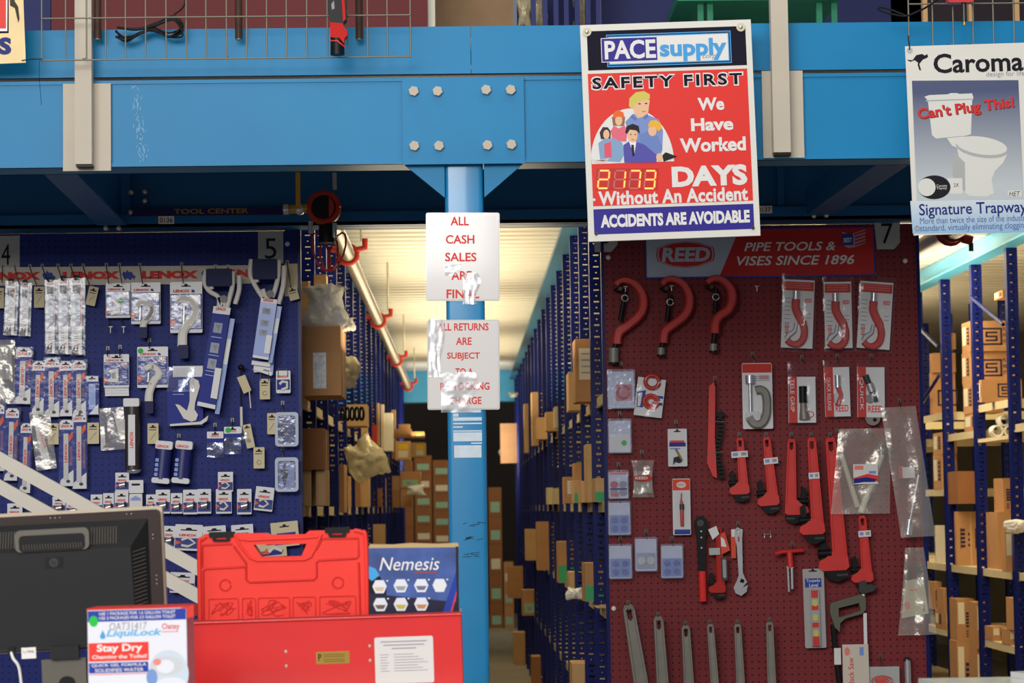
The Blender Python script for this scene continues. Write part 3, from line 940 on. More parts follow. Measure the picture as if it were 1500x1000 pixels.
m = it.mb(); m.slab(72, cy - 35, 98, cy - 19, 30.1, 30.8, BLACK); m.ell(85, cy - 27, 6.5, 6.5, 30.9, 30.9, M('badge_grey', (56, 56, 58))); m.text('hp', 81, cy - 31, 89, cy - 22, 31.1, BLACK, 0, .3)
it.part(m, 'badge')
for x, y in ((78, -92), (85, -92), (92, -92), (190, -92), (197, -92), (227, -60), (227, -54), (230, 0), (230, 6), (230, 12)):
    m = it.mb(); m.ball(x, cy + y, 4.2, 1.1, 1.1, .8, STEEL, 8); it.part(m, 'screw')
m = it.mb(); m.slab(33, cy + 94, 54, cy + 110, 30.2, 30.8, WHITE); m.text('L1906', 36, cy + 98, 51, cy + 102, 31, INK); it.part(m, 'serial_label')
m = it.mb(); m.slab(76, cy + 94, 118, cy + 112, 30.2, 44, MBK); it.part(m, 'hinge')
m = it.mb(); m.slab(62, cy + 113, 126, 1034, 20, 34, MGR); m.ell(98, 998, 12, 10, 34.1, 35, BLACK); it.part(m, 'stand_neck')
hk = P(90, 1000, 5.40)
m = it.mb(); yb_ = (hk.z - CZ) / it.k + 1000
m.rrect(20, yb_ - 18, 170, yb_ - 4.5, 4, -60, 60, MBK); it.part(m, 'stand_base')
m = it.mb(); m.tube(smooth_path([(18, cy + 98, 31), (22, cy + 108, 38), (30, cy + 124, 36), (32, cy + 170, 30)]), 2.2, WHITE, 6); m.slab(14, cy + 92, 24, cy + 106, 30.1, 34, BLACK); it.part(m, 'cable')

# --- carton of toilet gel
it = Item('product_box', 'white and blue box of toilet gel packets with green dot sticker', 'box', 201, 960, 4.95, 1.6)
kk = it.k; yb_ = 960 + (P(201, 960, 4.95).z - CZ) / kk
m = it.mb()
BOXW = M('box_white', (224, 226, 234), rough=.45)
m.slab(129, 892, 274, yb_ - .5, -100, 0, BOXW, M('box_side_pink', (206, 120, 128), rough=.5))
m.rect(129.5, 893, 273.5, 909, .15, BLUE)
m.rect(266, 891.8, 274, 893, .16, RED)
m.slab(128, 889.5, 274.5, 892, -100, .2, M('box_flap', (214, 60, 50)), M('box_flap'))
for y, t_ in ((895, 'USE 1 PACKAGE FOR 1.6 GALLON TOILET'), (901.5, 'USE 2 PACKAGES FOR 3.5 GALLON TOILET')): m.text(t_, 146, y, 258, y + 4.6, .3, WHITE, .01)
m.text('OAT31417', 161, 911, 216, 922, .3, GREYP, 0, .1)
m.poly([(147, 930), (151, 921), (155, 930), (154, 934), (148, 934)], .3, .3, SKYB)
m.text('LiquiLock', 156, 921, 238, 934, .35, M('print_cyan', (110, 180, 226)), .03, .25)
m.text('Oatey', 238, 914, 264, 925, .4, TXTRED, .01); m.rect(238, 925.8, 262, 926.6, .4, TXTRED)
m.rect(130, 940, 218, 967, .2, RED); m.text('Stay Dry', 142, 942, 209, 956, .4, WHITE, .03); m.text('Changing the Toilet!', 135, 957.5, 215, 965, .4, WHITE, .02)
m.rect(130, 969, 217, 984, .2, BLUE); m.text('QUICK GEL FORMULA', 134, 970.5, 214, 975.5, .4, WHITE, .01); m.text('SOLIDIFIES WATER', 139, 977.5, 210, 982.5, .4, WHITE, .01)
m.rect(130, 985.5, 216, 986.5, .2, RED)
m.ell(246, 988, 30, 35, .2, .2, M('print_pale_blue', (200, 212, 224))); m.ell(244, 976, 24, 14, .3, .3, M('print_grey', (200, 204, 208))); m.ell(242, 977, 13, 10, .4, .4, BOXW)
m.ell(230, 970, 6, 5, .45, .45, M('print_salmon', (226, 140, 130))); m.ell(222, 992, 8, 12, .45, .45, M('print_blue_wash', (120, 150, 205)))
m.ell(250, 1003, 22, 10, .5, .5, BOXW)
it.part(m, 'carton')
m = it.mb(); m.poly(ring(138, 908, 6.5, 8, 20), .3, .5, GREEN); it.part(m, 'dot_sticker')
m = it.mb(); m.poly([(274.4, 890), (285, 888), (285, 905), (274.4, 908)], -60, -2, M('box_flap')); it.part(m, 'side_flap')

# --- red steel merchandiser with the case and the box standing in it
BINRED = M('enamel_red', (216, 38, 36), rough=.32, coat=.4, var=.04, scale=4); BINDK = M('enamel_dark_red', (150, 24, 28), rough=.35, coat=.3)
YBIN = 5.50
it = Item('steel_bin', 'glossy red open steel bin on the counter with brass plate and white list', 'bin', 482, 960, YBIN, 1.9)
kk = it.k; yb_ = 960 + (P(482, 960, YBIN).z - CZ) / kk; DB = 150
m = it.mb(); m.slab(285, 906, 677, yb_ - 4, -2, 0, BINRED); it.part(m, 'front_panel')
m = it.mb(); m.slab(284, 902, 677.5, 906.5, -2.5, 2.2, BINDK); m.tube([(284, 906, 1.2), (677.5, 906, 1.2)], 2.2, BINRED, 8); it.part(m, 'rolled_edge')
for x in (284, 676):
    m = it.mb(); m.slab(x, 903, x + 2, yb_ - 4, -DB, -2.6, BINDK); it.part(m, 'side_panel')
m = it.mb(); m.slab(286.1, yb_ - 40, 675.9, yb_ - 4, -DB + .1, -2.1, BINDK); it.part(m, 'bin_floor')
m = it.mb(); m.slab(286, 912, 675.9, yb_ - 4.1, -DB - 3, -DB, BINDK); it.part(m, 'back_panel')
m = it.mb(); m.slab(284, yb_ - 24, 677.5, yb_ - 5, -DB, 3, BINRED); it.part(m, 'foot_rail')
for x, y in ((419, 950), (419, 971), (542, 946), (542, 967)):
    m = it.mb(); m.ball(x + 0, y + 2, 0, 2.2, 2.6, 1.6, CREAM, 10); it.part(m, 'rivet')
m = it.mb(); m.rrect(463, 954, 512, 972, 1, .1, .6, M('brass', (176, 142, 62), rough=.3, metal=.5)); m.text('P', 466, 957, 471, 967, .8, INK, .02)
for y in (958, 961, 965, 968): m.rect(474, y, 505, y + 1, .8, M('brass_ink', (96, 74, 30)))
it.part(m, 'brass_plate')
m = it.mb(); m.rrect(549, 936, 635, 1004, 3, .1, .6, PAPER)
for i, (a, b) in enumerate(((558, 626), (562, 622), (574, 610))): m.rect(a, 942 + i * 5, b, 943.6 + i * 5, .8, GREYP)
for i in range(7):
    m.rect(557, 961 + i * 4, 570 - (i % 3) * 2, 961.9 + i * 4, .8, GREYP); m.rect(577, 961 + i * 4, 606 + (i * 7) % 22, 961.9 + i * 4, .8, GREYP)
it.part(m, 'price_list')

CASE = M('case_red', (236, 62, 52), rough=.42, var=.03, scale=10); CASED = M('case_red_edge', (206, 44, 40), rough=.45)
it = Item('tool_case', 'bright red moulded plastic tool case standing upright with a carry handle', 'tool case', 412, 850, YBIN + .03, 1.2)
yb_ = 850 + (P(412, 850, YBIN + .03).z - CZ) / it.k - 54
m = it.mb()
hole = [(372, 797), (450, 797), (442, 815), (384, 815)]
out = [(300, 780), (390, 780), (396, 783), (448, 783), (454, 778), (522, 778), (532, 782), (537, 792), (537, yb_), (289.5, yb_), (289.5, 797), (293, 787)]
m.poly(out, -40, 0, CASE, [hole], CASED)
it.part(m, 'shell')
def frame(x0, y0, x1, y1, d, t_=2, mt=CASE):
    m.rrect(x0, y0, x1, y1, 3, d, d + 1.6, mt, [rr(x0 + t_, y0 + t_, x1 - t_, y1 - t_, 2)])
m = it.mb()
for pts in ([(292.5, 905), (292.5, 798), (296, 788), (303, 783)], [(537, 905), (537, 794), (531, 782), (520, 779)]):
    m.tube([(p[0], p[1], .5) for p in smooth_path(pts)], 3.2, CASE, 8)
m.tube([(p[0], p[1], .5) for p in [(346, 783), (352, 797), (367, 816), (377, 820), (447, 820), (456, 816), (465, 798), (472, 783)]], 2.4, CASE, 8)
m.tube([(p[0], p[1], .5) for p in [(352, 788), (366, 790), (396, 789), (450, 788), (466, 787)]], 2.2, CASE, 8)
m.tube([(p[0], p[1], .4) for p in [(343, 798), (361, 824), (361, 848), (366, 852), (460, 850), (464, 846), (464, 825), (467, 822), (523, 820), (526, 817), (526, 791), (473, 790), (470, 795), (464, 806)]], 1.6, CASED, 6)
m.tube([(p[0], p[1], .4) for p in [(298, 905), (298, 834), (301, 831), (358, 829), (361, 832)]], 1.6, CASED, 6)
m.tube([(297, 828, .4), (297, 798, .4), (299, 796, .4), (341, 795, .4)], 1.6, CASED, 6)
m.tube([(526, 826, .4), (527, 905, .4)], 1.6, CASED, 6)
it.part(m, 'raised_ribs')
for x in (330, 495):
    m = it.mb(); m.tube([(p[0], p[1], .4) for p in ring(x, 855, 8, 8, 25, 0, 360.0001)], 1.1, CASED, 6); it.part(m, 'round_boss')
m = it.mb()
rnd = random.Random(3)
for x0, x1 in ((305, 349), (354, 374), (377, 424), (428, 462), (467, 521)):
    frame(x0, 874, x1, 906, .1, 1.0, CASED)
    for q_ in range(4):
        a = [(rnd.uniform(x0 + 4, x1 - 4), rnd.uniform(879, 900), .6) for _ in range(5)]
        m.tube(smooth_path(a, 4), .7, CASED, 5)
it.part(m, 'embossed_diagram')
for x0, y0 in ((307, 777), (477, 774)):
    m = it.mb(); m.rrect(x0, y0, x0 + 36, y0 + 8, 2, -30, 3, BLACK); m.rrect(x0 + 5, y0 + 3, x0 + 31, y0 + 14, 3, .2, 3.2, BLACK, [rr(x0 + 10, y0 + 6.5, x0 + 26, y0 + 10.5, 1.5)]); it.part(m, 'latch')

it = Item('boxed_tool', 'dark blue printed box with white script title and seven hexagons', 'box', 605, 850, YBIN + .03, 0.6)
yb_ = 850 + (P(605, 850, YBIN + .03).z - CZ) / it.k - 54
NB = M('box_blue_print', (58, 84, 150), rough=.35, coat=.5, var=.45, scale=14); 
m = it.mb(); m.slab(540.5, 800, 672, yb_, -52, 0, M('box_kraft_top', (190, 164, 116), rough=.7), M('box_kraft_top'))
m.rect(539, 802, 668, yb_, .1, NB); m.rect(668, 801, 672, yb_, .1, M('box_dark_edge', (36, 34, 40)))
m.poly([(539, 828), (552, 836), (566, 860), (566, 905), (539, 905)], .15, .15, INK); m.poly([(540, 828), (550, 832), (556, 842), (545, 850), (540, 846)], .2, .2, SKYB)
m.poly([(539, 868), (668, 882), (668, 905), (539, 905)], .16, .16, M('box_dark_print', (38, 36, 58), rough=.4))
m.poly([(668, 838), (669, 868), (661, 897), (648, 897)], .25, .25, BLUE); m.poly([(668.6, 866), (668.6, 872), (662, 897), (659.5, 897)], .3, .3, RED)
m.text('Nemesis', 556, 816, 644, 835, .3, WHITE, .0, .25); m.rect(607, 837, 640, 839.5, .3, M('print_dull_red', (150, 70, 80)))
hexs = ((556, 858, (210, 190, 160)), (587, 857, (150, 160, 160)), (617, 857, (110, 116, 140)), (644, 857, (230, 228, 220)), (557, 884, (120, 96, 84)), (587, 884, (200, 180, 70)), (617, 884, (200, 140, 90)))
for x, y, c_ in hexs:
    m.poly([(x - 10.5, y), (x - 6, y - 9), (x + 6, y - 9), (x + 10.5, y), (x + 6, y + 10), (x - 6, y + 10)], .3, .3, BOXW)
    m.poly([(x - 8, y + 1), (x + 8, y + 1), (x + 4.5, y + 7), (x - 4.5, y + 7)], .35, .35, M('hex_%d_%d_%d' % c_, c_)); m.rect(x + 10, y - 9, x + 12.5, y - 7, .35, WHITE)
it.part(m, 'carton')
m = it.mb()
m.poly([(540.5, 800), (542, 796.5), (575, 797.5), (600, 795.5), (640, 797), (671, 796), (673, 801)], -51, -1, M('box_kraft_top')); it.part(m, 'top_flap')

# --- white sloping hand rails of the stair
RAILW = M('rail_white', (206, 200, 186), rough=.45, var=.04, scale=5)
it = Item('stair_rail', 'white steel stair rail with two sloping bars behind the till monitor', 'stair rail', 150, 800, 7.1)
for y0 in (659, 700):
    a = [(-60, y0 - 34 + 11), (400, y0 + .567 * 400 + 11)]
    m = it.mb(); m.add([(a[0][0], a[0][1] - 11, 0), (a[1][0], a[1][1] - 11, 0), (a[1][0], a[1][1] + 11, 0), (a[0][0], a[0][1] + 11, 0), (a[0][0], a[0][1] - 11, -14), (a[1][0], a[1][1] - 11, -14), (a[1][0], a[1][1] + 11, -14), (a[0][0], a[0][1] + 11, -14)],
        [(0, 3, 2, 1), (4, 0, 1, 5), (3, 7, 6, 2), (4, 5, 6, 7), (1, 2, 6, 5), (0, 4, 7, 3)], RAILW); it.part(m, 'sloping_bar')
yfl = 800 + P(150, 800, 7.1).z / it.k
for x in (392, -52):
    m = it.mb(); m.slab(x, 640 + .567 * x if x < 0 else 660 + .567 * x, x + 16, yfl - .5, -30, -14.1, RAILW); it.part(m, 'rail_post')

# ================================================================== goods on the pegboards
YP = YB - 0.022
BBODY = M('card_blue', (28, 44, 140), rough=.5)
BPALE = M('card_pale_blue', (120, 146, 214), rough=.35, coat=.4)
CARDW = M('card_white', (220, 220, 222), rough=.4, coat=.2)
BROWN = M('blade_brown', (70, 52, 46), rough=.5)
HANDB = M('handle_blue', (18, 24, 78), rough=.5)
def rect_item(name, label, cat, x0, y0, x1, y1, rot=ROLL, Y=None, group=None):
    return Item(name, label, cat, (x0 + x1) / 2, (y0 + y1) / 2, Y or YP, rot, group)
def wolf(m, x0, y0, x1, y1, d, mt):
    p = [(0, .4), (.14, .12), (.28, .3), (.36, 0), (.5, .22), (.7, .2), (.84, .5), (1, .62), (.88, .98), (.78, .74), (.62, 1), (.4, .8), (.22, .96), (.1, .7)]
    m.poly([(x0 + a * (x1 - x0), y0 + b * (y1 - y0)) for a, b in p], d, d, mt)
HOOKM = M('hook_wire', (96, 92, 86), rough=.4, metal=.6)
def hook(x0, y0, x1, y1, what, reach=26, group=None):
    it = Item('peg_hook', 'thin wire peg hook holding ' + what, 'peg hook', x0, y0, YB, ROLL, group)
    m = it.mb()
    m.tube([(x0, y0 - 4, .4), (x0, y0, 1.2), (x0, y0, 3), (x1, y1, reach), (x1, y1 - 2.5, reach + 2)], .75, HOOKM, 6)
    m.slab(x0 - 2.4, y0 - 5, x0 + 2.4, y0 + 1, .1, .8, HOOKM)
    return it.single(m)
def flap_hole(m, cx, cy, d, w_=7):
    m.poly([(cx - w_, cy + 1.2), (cx - w_ * .4, cy + 1), (cx - w_ * .25, cy - 1.4), (cx + w_ * .25, cy - 1.4), (cx + w_ * .4, cy + 1), (cx + w_, cy + 1.2), (cx + w_, cy + 2.8), (cx - w_, cy + 2.8)], d, d, INK)
def price_tag(x0, y0, x1, y1, label, rot=ROLL, mark=0):
    it = rect_item('price_tag', label, 'price tag', x0, y0, x1, y1, rot)
    m = it.mb(); m.rrect(x0, y0, x1, y1, 1, 6, 7, TAN)
    flap_hole(m, (x0 + x1) / 2, y0 + 4, 7.2, 5)
    m.rect(x0 + 2, y0 + 9, x1 - 3, y0 + 10, 7.2, INK)
    if mark == 1: m.tube([(x0 + 4, y1 - 6, 7.2), (x1 - 4, y0 + 14, 7.2)], .4, GREYP, 4)
    if mark == 2: m.tube([(p[0], p[1], 7.2) for p in ring((x0 + x1) / 2, y1 - 9, 3, 3, 9)], .5, GREYP, 4)
    m.slab((x0 + x1) / 2 - 1, y0 + 2, (x0 + x1) / 2 + 1, y0 + 4, 0, 6, HOOKM)
    return it.single(m)
def long_sleeve(x0, y0, x1, y1, label, rot=ROLL, red=0):
    it = rect_item('saw_blade_sleeve', label, 'saw blade', x0, y0, x1, y1, rot)
    w_ = x1 - x0; wc = w_ * .74
    m = it.mb(); m.slab(x0, y0, x0 + wc, y1, 6, 7, CARDW)
    m.poly([(x0 + 2, y0 + 8), (x0 + wc - 2, y0 + 8), (x0 + wc - 3, y0 + 30), (x0 + wc * .5, y0 + 22), (x0 + 2, y0 + 18)], 7.2, 7.2, BROWN)
    m.rect(x0 + 2, y0 + 3, x0 + wc - 2, y0 + 5, 7.2, TXTRED)
    m.poly([(x0 + wc * .35, y0 + 16), (x0 + wc * .8, y0 + 24), (x0 + wc * .8, y1 - 42), (x0 + wc * .35, y1 - 34)], 7.3, 7.3, M('blade_pale', (196, 206, 224), rough=.35))
    m.tube([(x0 + wc * .9, y0 + 8, 7.2), (x0 + wc * .9, y1 - 46, 7.2), (x0 + wc * .2, y1 - 36, 7.2)], .5, TXTRED, 4)
    m.tube([(x0 + wc * .8, y1 - 16, 7.2), (x0 + wc * .3, y1 - 12, 7.2)], .5, TXTRED, 4)
    for i in range(4): m.rect(x0 + wc * .25, y1 - 31 + i * 3.4, x0 + wc * .6, y1 - 30 + i * 3.4, 7.2, GREYP)
    m.poly([(x0, y1), (x0, y1 - 5), (x0 + 4, y1 - 12), (x0 + 6, y1 - 6), (x0 + 9, y1 - 14), (x0 + wc * .7, y1)], 7.3, 7.3, BROWN)
    it.part(m, 'card')
    m = it.mb(); m.slab(x0 - 1, y0 - 2, x1, y1 + 1, 5, 10, CLEAR); it.part(m, 'plastic_sleeve')
    m = it.mb(); m.rrect(x0 + wc * .2, y0 - 6, x0 + wc * .8, y0 + 2, 2, 6, 9, BLACK); it.part(m, 'hang_tab')
    return it
def blade_pack(x0, y0, x1, y1, label, rot=ROLL, blade=0):
    it = rect_item('saw_blade_pack', label, 'saw blade', x0, y0, x1, y1, rot)
    w_ = x1 - x0
    m = it.mb(); m.rrect(x0, y0, x1, y1, 3, 6, 7, BBODY)
    m.poly([(x0 + .3, y0 + 14), (x0 + .3, y0 + 4), (x0 + 4, y0), (x1 - 4, y0), (x1 - .3, y0 + 4), (x1 - .3, y0 + 14)], 7.2, 7.2, CARDW)
    m.text('LENOX', x0 + 2, y0 + 7, x1 - 6, y0 + 11, 7.4, TXTRED, .05); wolf(m, x1 - 5, y0 + 7, x1 - 1.5, y0 + 11, 7.4, BLUE)
    m.poly([(x0 + .3, y1 - .3), (x0 + 2, y1 - 9), (x1 - .3, y1 - 24), (x1 - .3, y1 - .3)], 7.2, 7.2, CARDW)
    m.poly([(x1 - 8, y0 + 24), (x1 - 2, y0 + 17), (x1 - 1, y0 + 24), (x1 - 7, y0 + 33)], 7.25, 7.25, ORANGE)
    m.rect(x1 - 6, y0 + 40, x1 - 2, y1 - 30, 7.2, M('pack_mauve', (120, 84, 130)))
    m.ell(x1 - 8, y1 - 7, 3, 2.4, 7.4, 7.4, BROWN)
    flap_hole(m, (x0 + x1) / 2, y0 + 3, 7.5, 5)
    it.part(m, 'card')
    m = it.mb(); m.slab(x0 + w_ * .3, y0 + 20, x0 + w_ * .64, y1 - 10, 7.5, 8.3, M('blade_white', (206, 204, 200), rough=.4)); m.text('LENOX', x0 + w_ * .47 - 14, (y0 + y1) / 2 - 2, x0 + w_ * .47 + 14, (y0 + y1) / 2 + 2, 8.5, TXTRED, .04, 0, 90); it.part(m, 'blade')
    m = it.mb(); m.slab(x0 - .5, y0 - 1, x1 + 2, y1 + .5, 5, 10.5, CLEAR); it.part(m, 'plastic_film')
    return it
def tool_card(x0, y0, x1, y1, label, tool=None, rot=ROLL, dot=None, name='blister_card', cat='packaged tool', copies=0):
    it = rect_item(name, label, cat, x0, y0, x1, y1, rot)
    w_, h = x1 - x0, y1 - y0
    m = it.mb()
    for i in range(copies): m.slab(x0 + 1, y0 + 1 + i * 4, x1 - 1, y1 + 4 + i * 4, 3 - i, 3.6 - i, CARDW)
    m.rrect(x0, y0, x1, y1, 1.5, 6, 7, CARDW)
    m.rect(x0 + .5, y0 + h * .24, x1 - .5, y1 - h * .07, 7.2, BBODY)
    m.text('LENOX', x0 + w_ * .1, y0 + h * .15, x0 + w_ * .62, y0 + h * .21, 7.3, TXTRED, .05); wolf(m, x0 + w_ * .66, y0 + h * .14, x0 + w_ * .78, y0 + h * .22, 7.3, BLUE)
    m.poly([(x0 + .5, y1 - h * .3), (x0 + w_ * .22, y1 - h * .22), (x0 + .5, y1 - h * .12)], 7.3, 7.3, ORANGE)
    m.poly([(x0 + w_ * .62, y0 + h * .26), (x0 + w_ * .92, y0 + h * .25), (x0 + w_ * .8, y0 + h * .42)], 7.25, 7.25, M('card_photo_tan', (176, 132, 92)))
    for i in range(3): m.rect(x0 + w_ * .12, y0 + h * (.40 + .1 * i), x0 + w_ * .24, y0 + h * (.45 + .1 * i), 7.25, BPALE)
    for i in range(4): m.rect(x0 + w_ * .7, y0 + h * (.5 + .06 * i), x0 + w_ * .9, y0 + h * (.52 + .06 * i), 7.25, BPALE)
    flap_hole(m, (x0 + x1) / 2, y0 + h * .06, 7.4)
    it.part(m, 'card')
    if dot:
        m = it.mb(); m.ell(dot[0], dot[1], 4, 4, 7.4, 7.7, GREEN); it.part(m, 'dot_sticker')
    if tool: tool(it)
    m = it.mb(); m.slab(x0 + w_ * .04, y0 + h * .26, x1 - w_ * .04, y1 - h * .08, 7.5, 13, CLEAR); it.part(m, 'blister')
    return it
def c_cutter(path, ws, d0=8, d1=13, mt=TOOLW, handle=None, rod=None):
    def f(it):
        m = it.mb(); m.band(smooth_path(path, 5), [ws[0] + (ws[1] - ws[0]) * i / ((len(path) - 1) * 5) for i in range((len(path) - 1) * 5 + 1)], d0, d1, mt); it.part(m, 'cutter_body')
        if rod: m = it.mb(); m.tube([(p[0], p[1], (d0 + d1) / 2 - 1) for p in rod], 2.6, STEEL, 8); it.part(m, 'feed_screw')
        if handle: m = it.mb(); m.rrect(*handle, 2.5, d0 - 1, d1 + 1, HANDB); it.part(m, 'handle')
    return f

# --- header strip with repeated red name and blue wolf
it = Item('brand_strip', 'long cream header strip with red capitals and blue wolf heads', 'sign', 170, 402, YB - .001, 0.6)
m = it.mb(); m.slab(-60, 390, 367, 417, .2, 1, M('strip_cream', (216, 208, 190), rough=.5))
for x in (-60, 92, 208, 340): pass
for x0, x1 in ((-26, 60), (92, 176), (208, 291)): m.text('LENOX', x0, 397, x1, 409, 1.2, TXTRED, .08)
m.text('LE', 318, 396, 345, 408, 1.2, TXTRED, .08); m.text('N', 347, 396, 366, 408, 1.2, TXTRED, .08)
for x in (62, 179, 295): wolf(m, x, 395, x + 20, 411, 1.3, BLUE)
it.single(m)
it = Item('number_card', 'tall cream card at the end of the header strip by the paper 5', 'card', 428, 412, YB - .001)
m = it.mb(); m.slab(417, 386, 437, 434, .2, 1, TAN); it.single(m)
SHEETG = M('sheet_grey', (178, 180, 176), rough=.6)
for ch, x0, y0, x1, y1, bx, lab in (('4', -14, 345, 29, 393, (2, 357, 15, 388), 'white paper with a black four at the end of the red lettered header'),
                                    ('5', 378, 339, 415, 386, (388, 349, 405, 379), 'white paper with a black five over the pale carded hacksaw'),
                                    ('7', 1280, 316, 1318, 365, (1291, 327, 1308, 357), 'white paper with a black seven at the top of the red pegboard'),
                                    ('6', 867, 320, 904, 369, (877, 330, 894, 357), 'white paper half hidden under the safety sign')):
    it = Item('number_sheet', lab, 'paper', (x0 + x1) / 2, (y0 + y1) / 2, YB - .001)
    m = it.mb(); m.poly([(x0, y0), (x1, y0), (x1, y1 - (10 if ch in '67' else 0)), (x1 - (9 if ch in '67' else 0), y1), (x0 + (4 if ch in '67' else 0), y1)], .2, .6, SHEETG)
    m.text(ch, bx[0], bx[1], bx[2], bx[3], .8, INK)
    it.single(m)

# --- blue board, upper row
price_tag(-9, 422, 7, 452, 'small tan tag at the very picture edge, first under the header', ROLL, 1)
long_sleeve(9, 414, 28, 491, 'shorter white saw blade sleeve under the first red name, nearest the paper 4', -1.5)
long_sleeve(31, 416, 47, 492, 'shorter white saw blade sleeve directly beside a plain tan tag', -1)
price_tag(51, 420, 66, 451, 'plain tan tag between the short and the long saw blade sleeves', ROLL, 1)
long_sleeve(68, 412, 86, 518, 'first of the three long white saw blade sleeves after the plain tan tag')
long_sleeve(87, 410, 106, 519, 'middle one of the three long white saw blade sleeves')
long_sleeve(106, 409, 126, 520, 'last of the three long white saw blade sleeves, by a tilted tan tag')
price_tag(129, 420, 143, 448, 'tilted tan tag between long saw blade sleeves and small blue blister card', -12, 1)
def small_c(it):
    m = it.mb(); m.band([(176, 442), (166, 440), (175, 448), (174, 457), (164, 460)], [2, 3, 4, 4, 3], 8, 11, TOOLW); it.part(m, 'mini_cutter')
tool_card(156, 415, 192, 466, 'small blue blister card with a green dot below the second wolf head', small_c, dot=(177, 441))
tool_card(193, 414, 236, 475, 'blue blister card with white hook shaped tube cutter, next to a green dotted card',
          c_cutter([(201, 449), (208, 444), (218, 446), (224, 454), (220, 464), (212, 474), (211, 484)], (4, 5), handle=(205, 480, 217, 496), rod=[(207, 450), (206, 470)]))
tool_card(250, 413, 297, 488, 'largest blue blister card with a long white question mark shaped tube cutter',
          c_cutter([(260, 444), (266, 439), (277, 439), (287, 449), (286, 463), (276, 476), (269, 488), (268, 508)], (4, 7), handle=(262, 506, 277, 526), rod=[(271, 448), (270, 476)]))
for x0, y0, x1, y1, wh in ((4, 392, 8, 416, 'the shorter sleeve nearest the paper 4'), (22, 392, 33, 419, 'the shorter sleeve beside a plain tag'), (44, 392, 58, 420, 'the plain tan tag'), (62, 391, 74, 414, 'the first long sleeve'),
                           (85, 391, 95, 413, 'the middle long sleeve'), (104, 391, 114, 411, 'the last long sleeve'), (122, 391, 135, 420, 'the tilted tan tag'), (156, 390, 163, 418, 'one corner of the green dotted card'),
                           (175, 390, 182, 418, 'the other corner of the green dotted card'), (205, 390, 212, 418, 'the hook shaped cutter card'), (266, 389, 271, 417, 'the largest cutter card')):
    hook(x0, y0, x1, y1, wh)
for x in (165, 184):
    it = Item('peg_hook', 'empty bent peg hook under the green dotted card', 'peg hook', x, 485, YB, group='empty hooks under the dotted card')
    m = it.mb(); m.tube([(x - 6, 464, .5), (x - 4, 472, 10), (x, 480, 22)], .8, HOOKM, 6); m.tube([(x, 480, 22), (x, 489, 22)], .8, STEEL, 6); m.tube([(x - 3, 480, 22), (x + 3, 480, 22)], .8, STEEL, 6); it.single(m)

# --- hacksaws
def hacksaw(pts_frame, card, label, second):
    xs = [p[0] for p in card]; ys = [p[1] for p in card]
    cx, cy = sum(xs) / 4, sum(ys) / 4
    it = Item('hacksaw', label, 'hacksaw', cx, cy, YP - .03)
    m = it.mb()
    for p in pts_frame: m.band(smooth_path(p, 4), 3.4, 9, 14, TOOLW)
    it.part(m, 'frame')
    (ax, ay), (bx, by), (cx2, cy2), (dx, dy) = card
    def bl(u, v): return (ax + (bx - ax) * u + (dx - ax) * v + (ax - bx + cx2 - dx) * u * v, ay + (by - ay) * u + (dy - ay) * v + (ay - by + cy2 - dy) * u * v)
    m = it.mb()
    m.poly([bl(0, 0), bl(1, 0), bl(1, 1), bl(0, 1)], 6, 15.5, second[0])
    m.poly([bl(0, 0), bl(1, 0), bl(1, .07), bl(0, .07)], 15.8, 15.8, CARDW)
    m.poly([bl(0, .96), bl(1, .96), bl(1, 1), bl(0, 1)], 15.8, 15.8, CARDW)
    for v in (.16, .36, .52):
        m.poly([bl(.2, v), bl(.68, v), bl(.68, v + .1), bl(.2, v + .1)], 15.8, 15.8, M('card_photo_grey', (158, 166, 180)))
        m.poly([bl(.3, v + .02), bl(.6, v + .02), bl(.5, v + .08)], 16, 16, M('card_photo_dark', (136, 142, 158)))
    for v in (.3, .48, .64, .68): m.poly([bl(.15, v), bl(.75, v), bl(.75, v + .008), bl(.15, v + .008)], 15.9, 15.9, BPALE)
    a, b = bl(.1, .01), bl(.75, .06)
    m.text('LENOX', a[0] + 1, a[1] + .5, a[0] + 16, a[1] + 5, 16, TXTRED, .05, 0, -8)
    it.part(m, 'card')
    m = it.mb(); m.poly([bl(.66, .6), bl(1.02, .6), bl(1.02, .9), bl(.66, .9)], 16, 16.6, second[1]); it.part(m, 'sticker')
    m = it.mb(); q = bl(.5, -.08); m.ell(q[0], q[1], 5.5, 5.5, 14, 16, DKSTEEL); it.part(m, 'tension_knob')
    m = it.mb(); m.rrect(*second[2], 3, 8, 16, HANDB); it.part(m, 'grip')
    m = it.mb(); m.poly([bl(1.02, .1), bl(1.3, .1), bl(1.25, 1.04), bl(1.0, 1.04)], 4, 9, BPALE); m.poly([bl(1.02, .3), bl(1.28, .3), bl(1.26, .55), bl(1.02, .55)], 9.2, 9.2, CARDW); it.part(m, 'second_card')
    return it
hacksaw([[(304, 396), (301, 412), (308, 426), (322, 436), (322, 452)], [(343, 398), (342, 420), (338, 436), (334, 452)], [(352, 404), (352, 425), (346, 446)], [(322, 436), (328, 450), (331, 440)], [(308, 408), (312, 424)]],
        [(315, 449), (340, 452), (316, 600), (290, 594)], 'white hacksaw with a dark blue card, hanging at the end of the header strip', (BBODY, CARDW, (304, 394, 342, 420)))
hacksaw([[(370, 380), (368, 402), (376, 420), (386, 436)], [(410, 382), (409, 404), (405, 422), (400, 436)], [(418, 390), (416, 420), (409, 446)], [(386, 424), (392, 436), (400, 428)], [(374, 400), (378, 414)]],
        [(384, 437), (408, 440), (394, 528), (371, 524)], 'white hacksaw with a pale glossy blue card, below the paper 5', (BPALE, CARDW, (372, 380, 408, 410)))
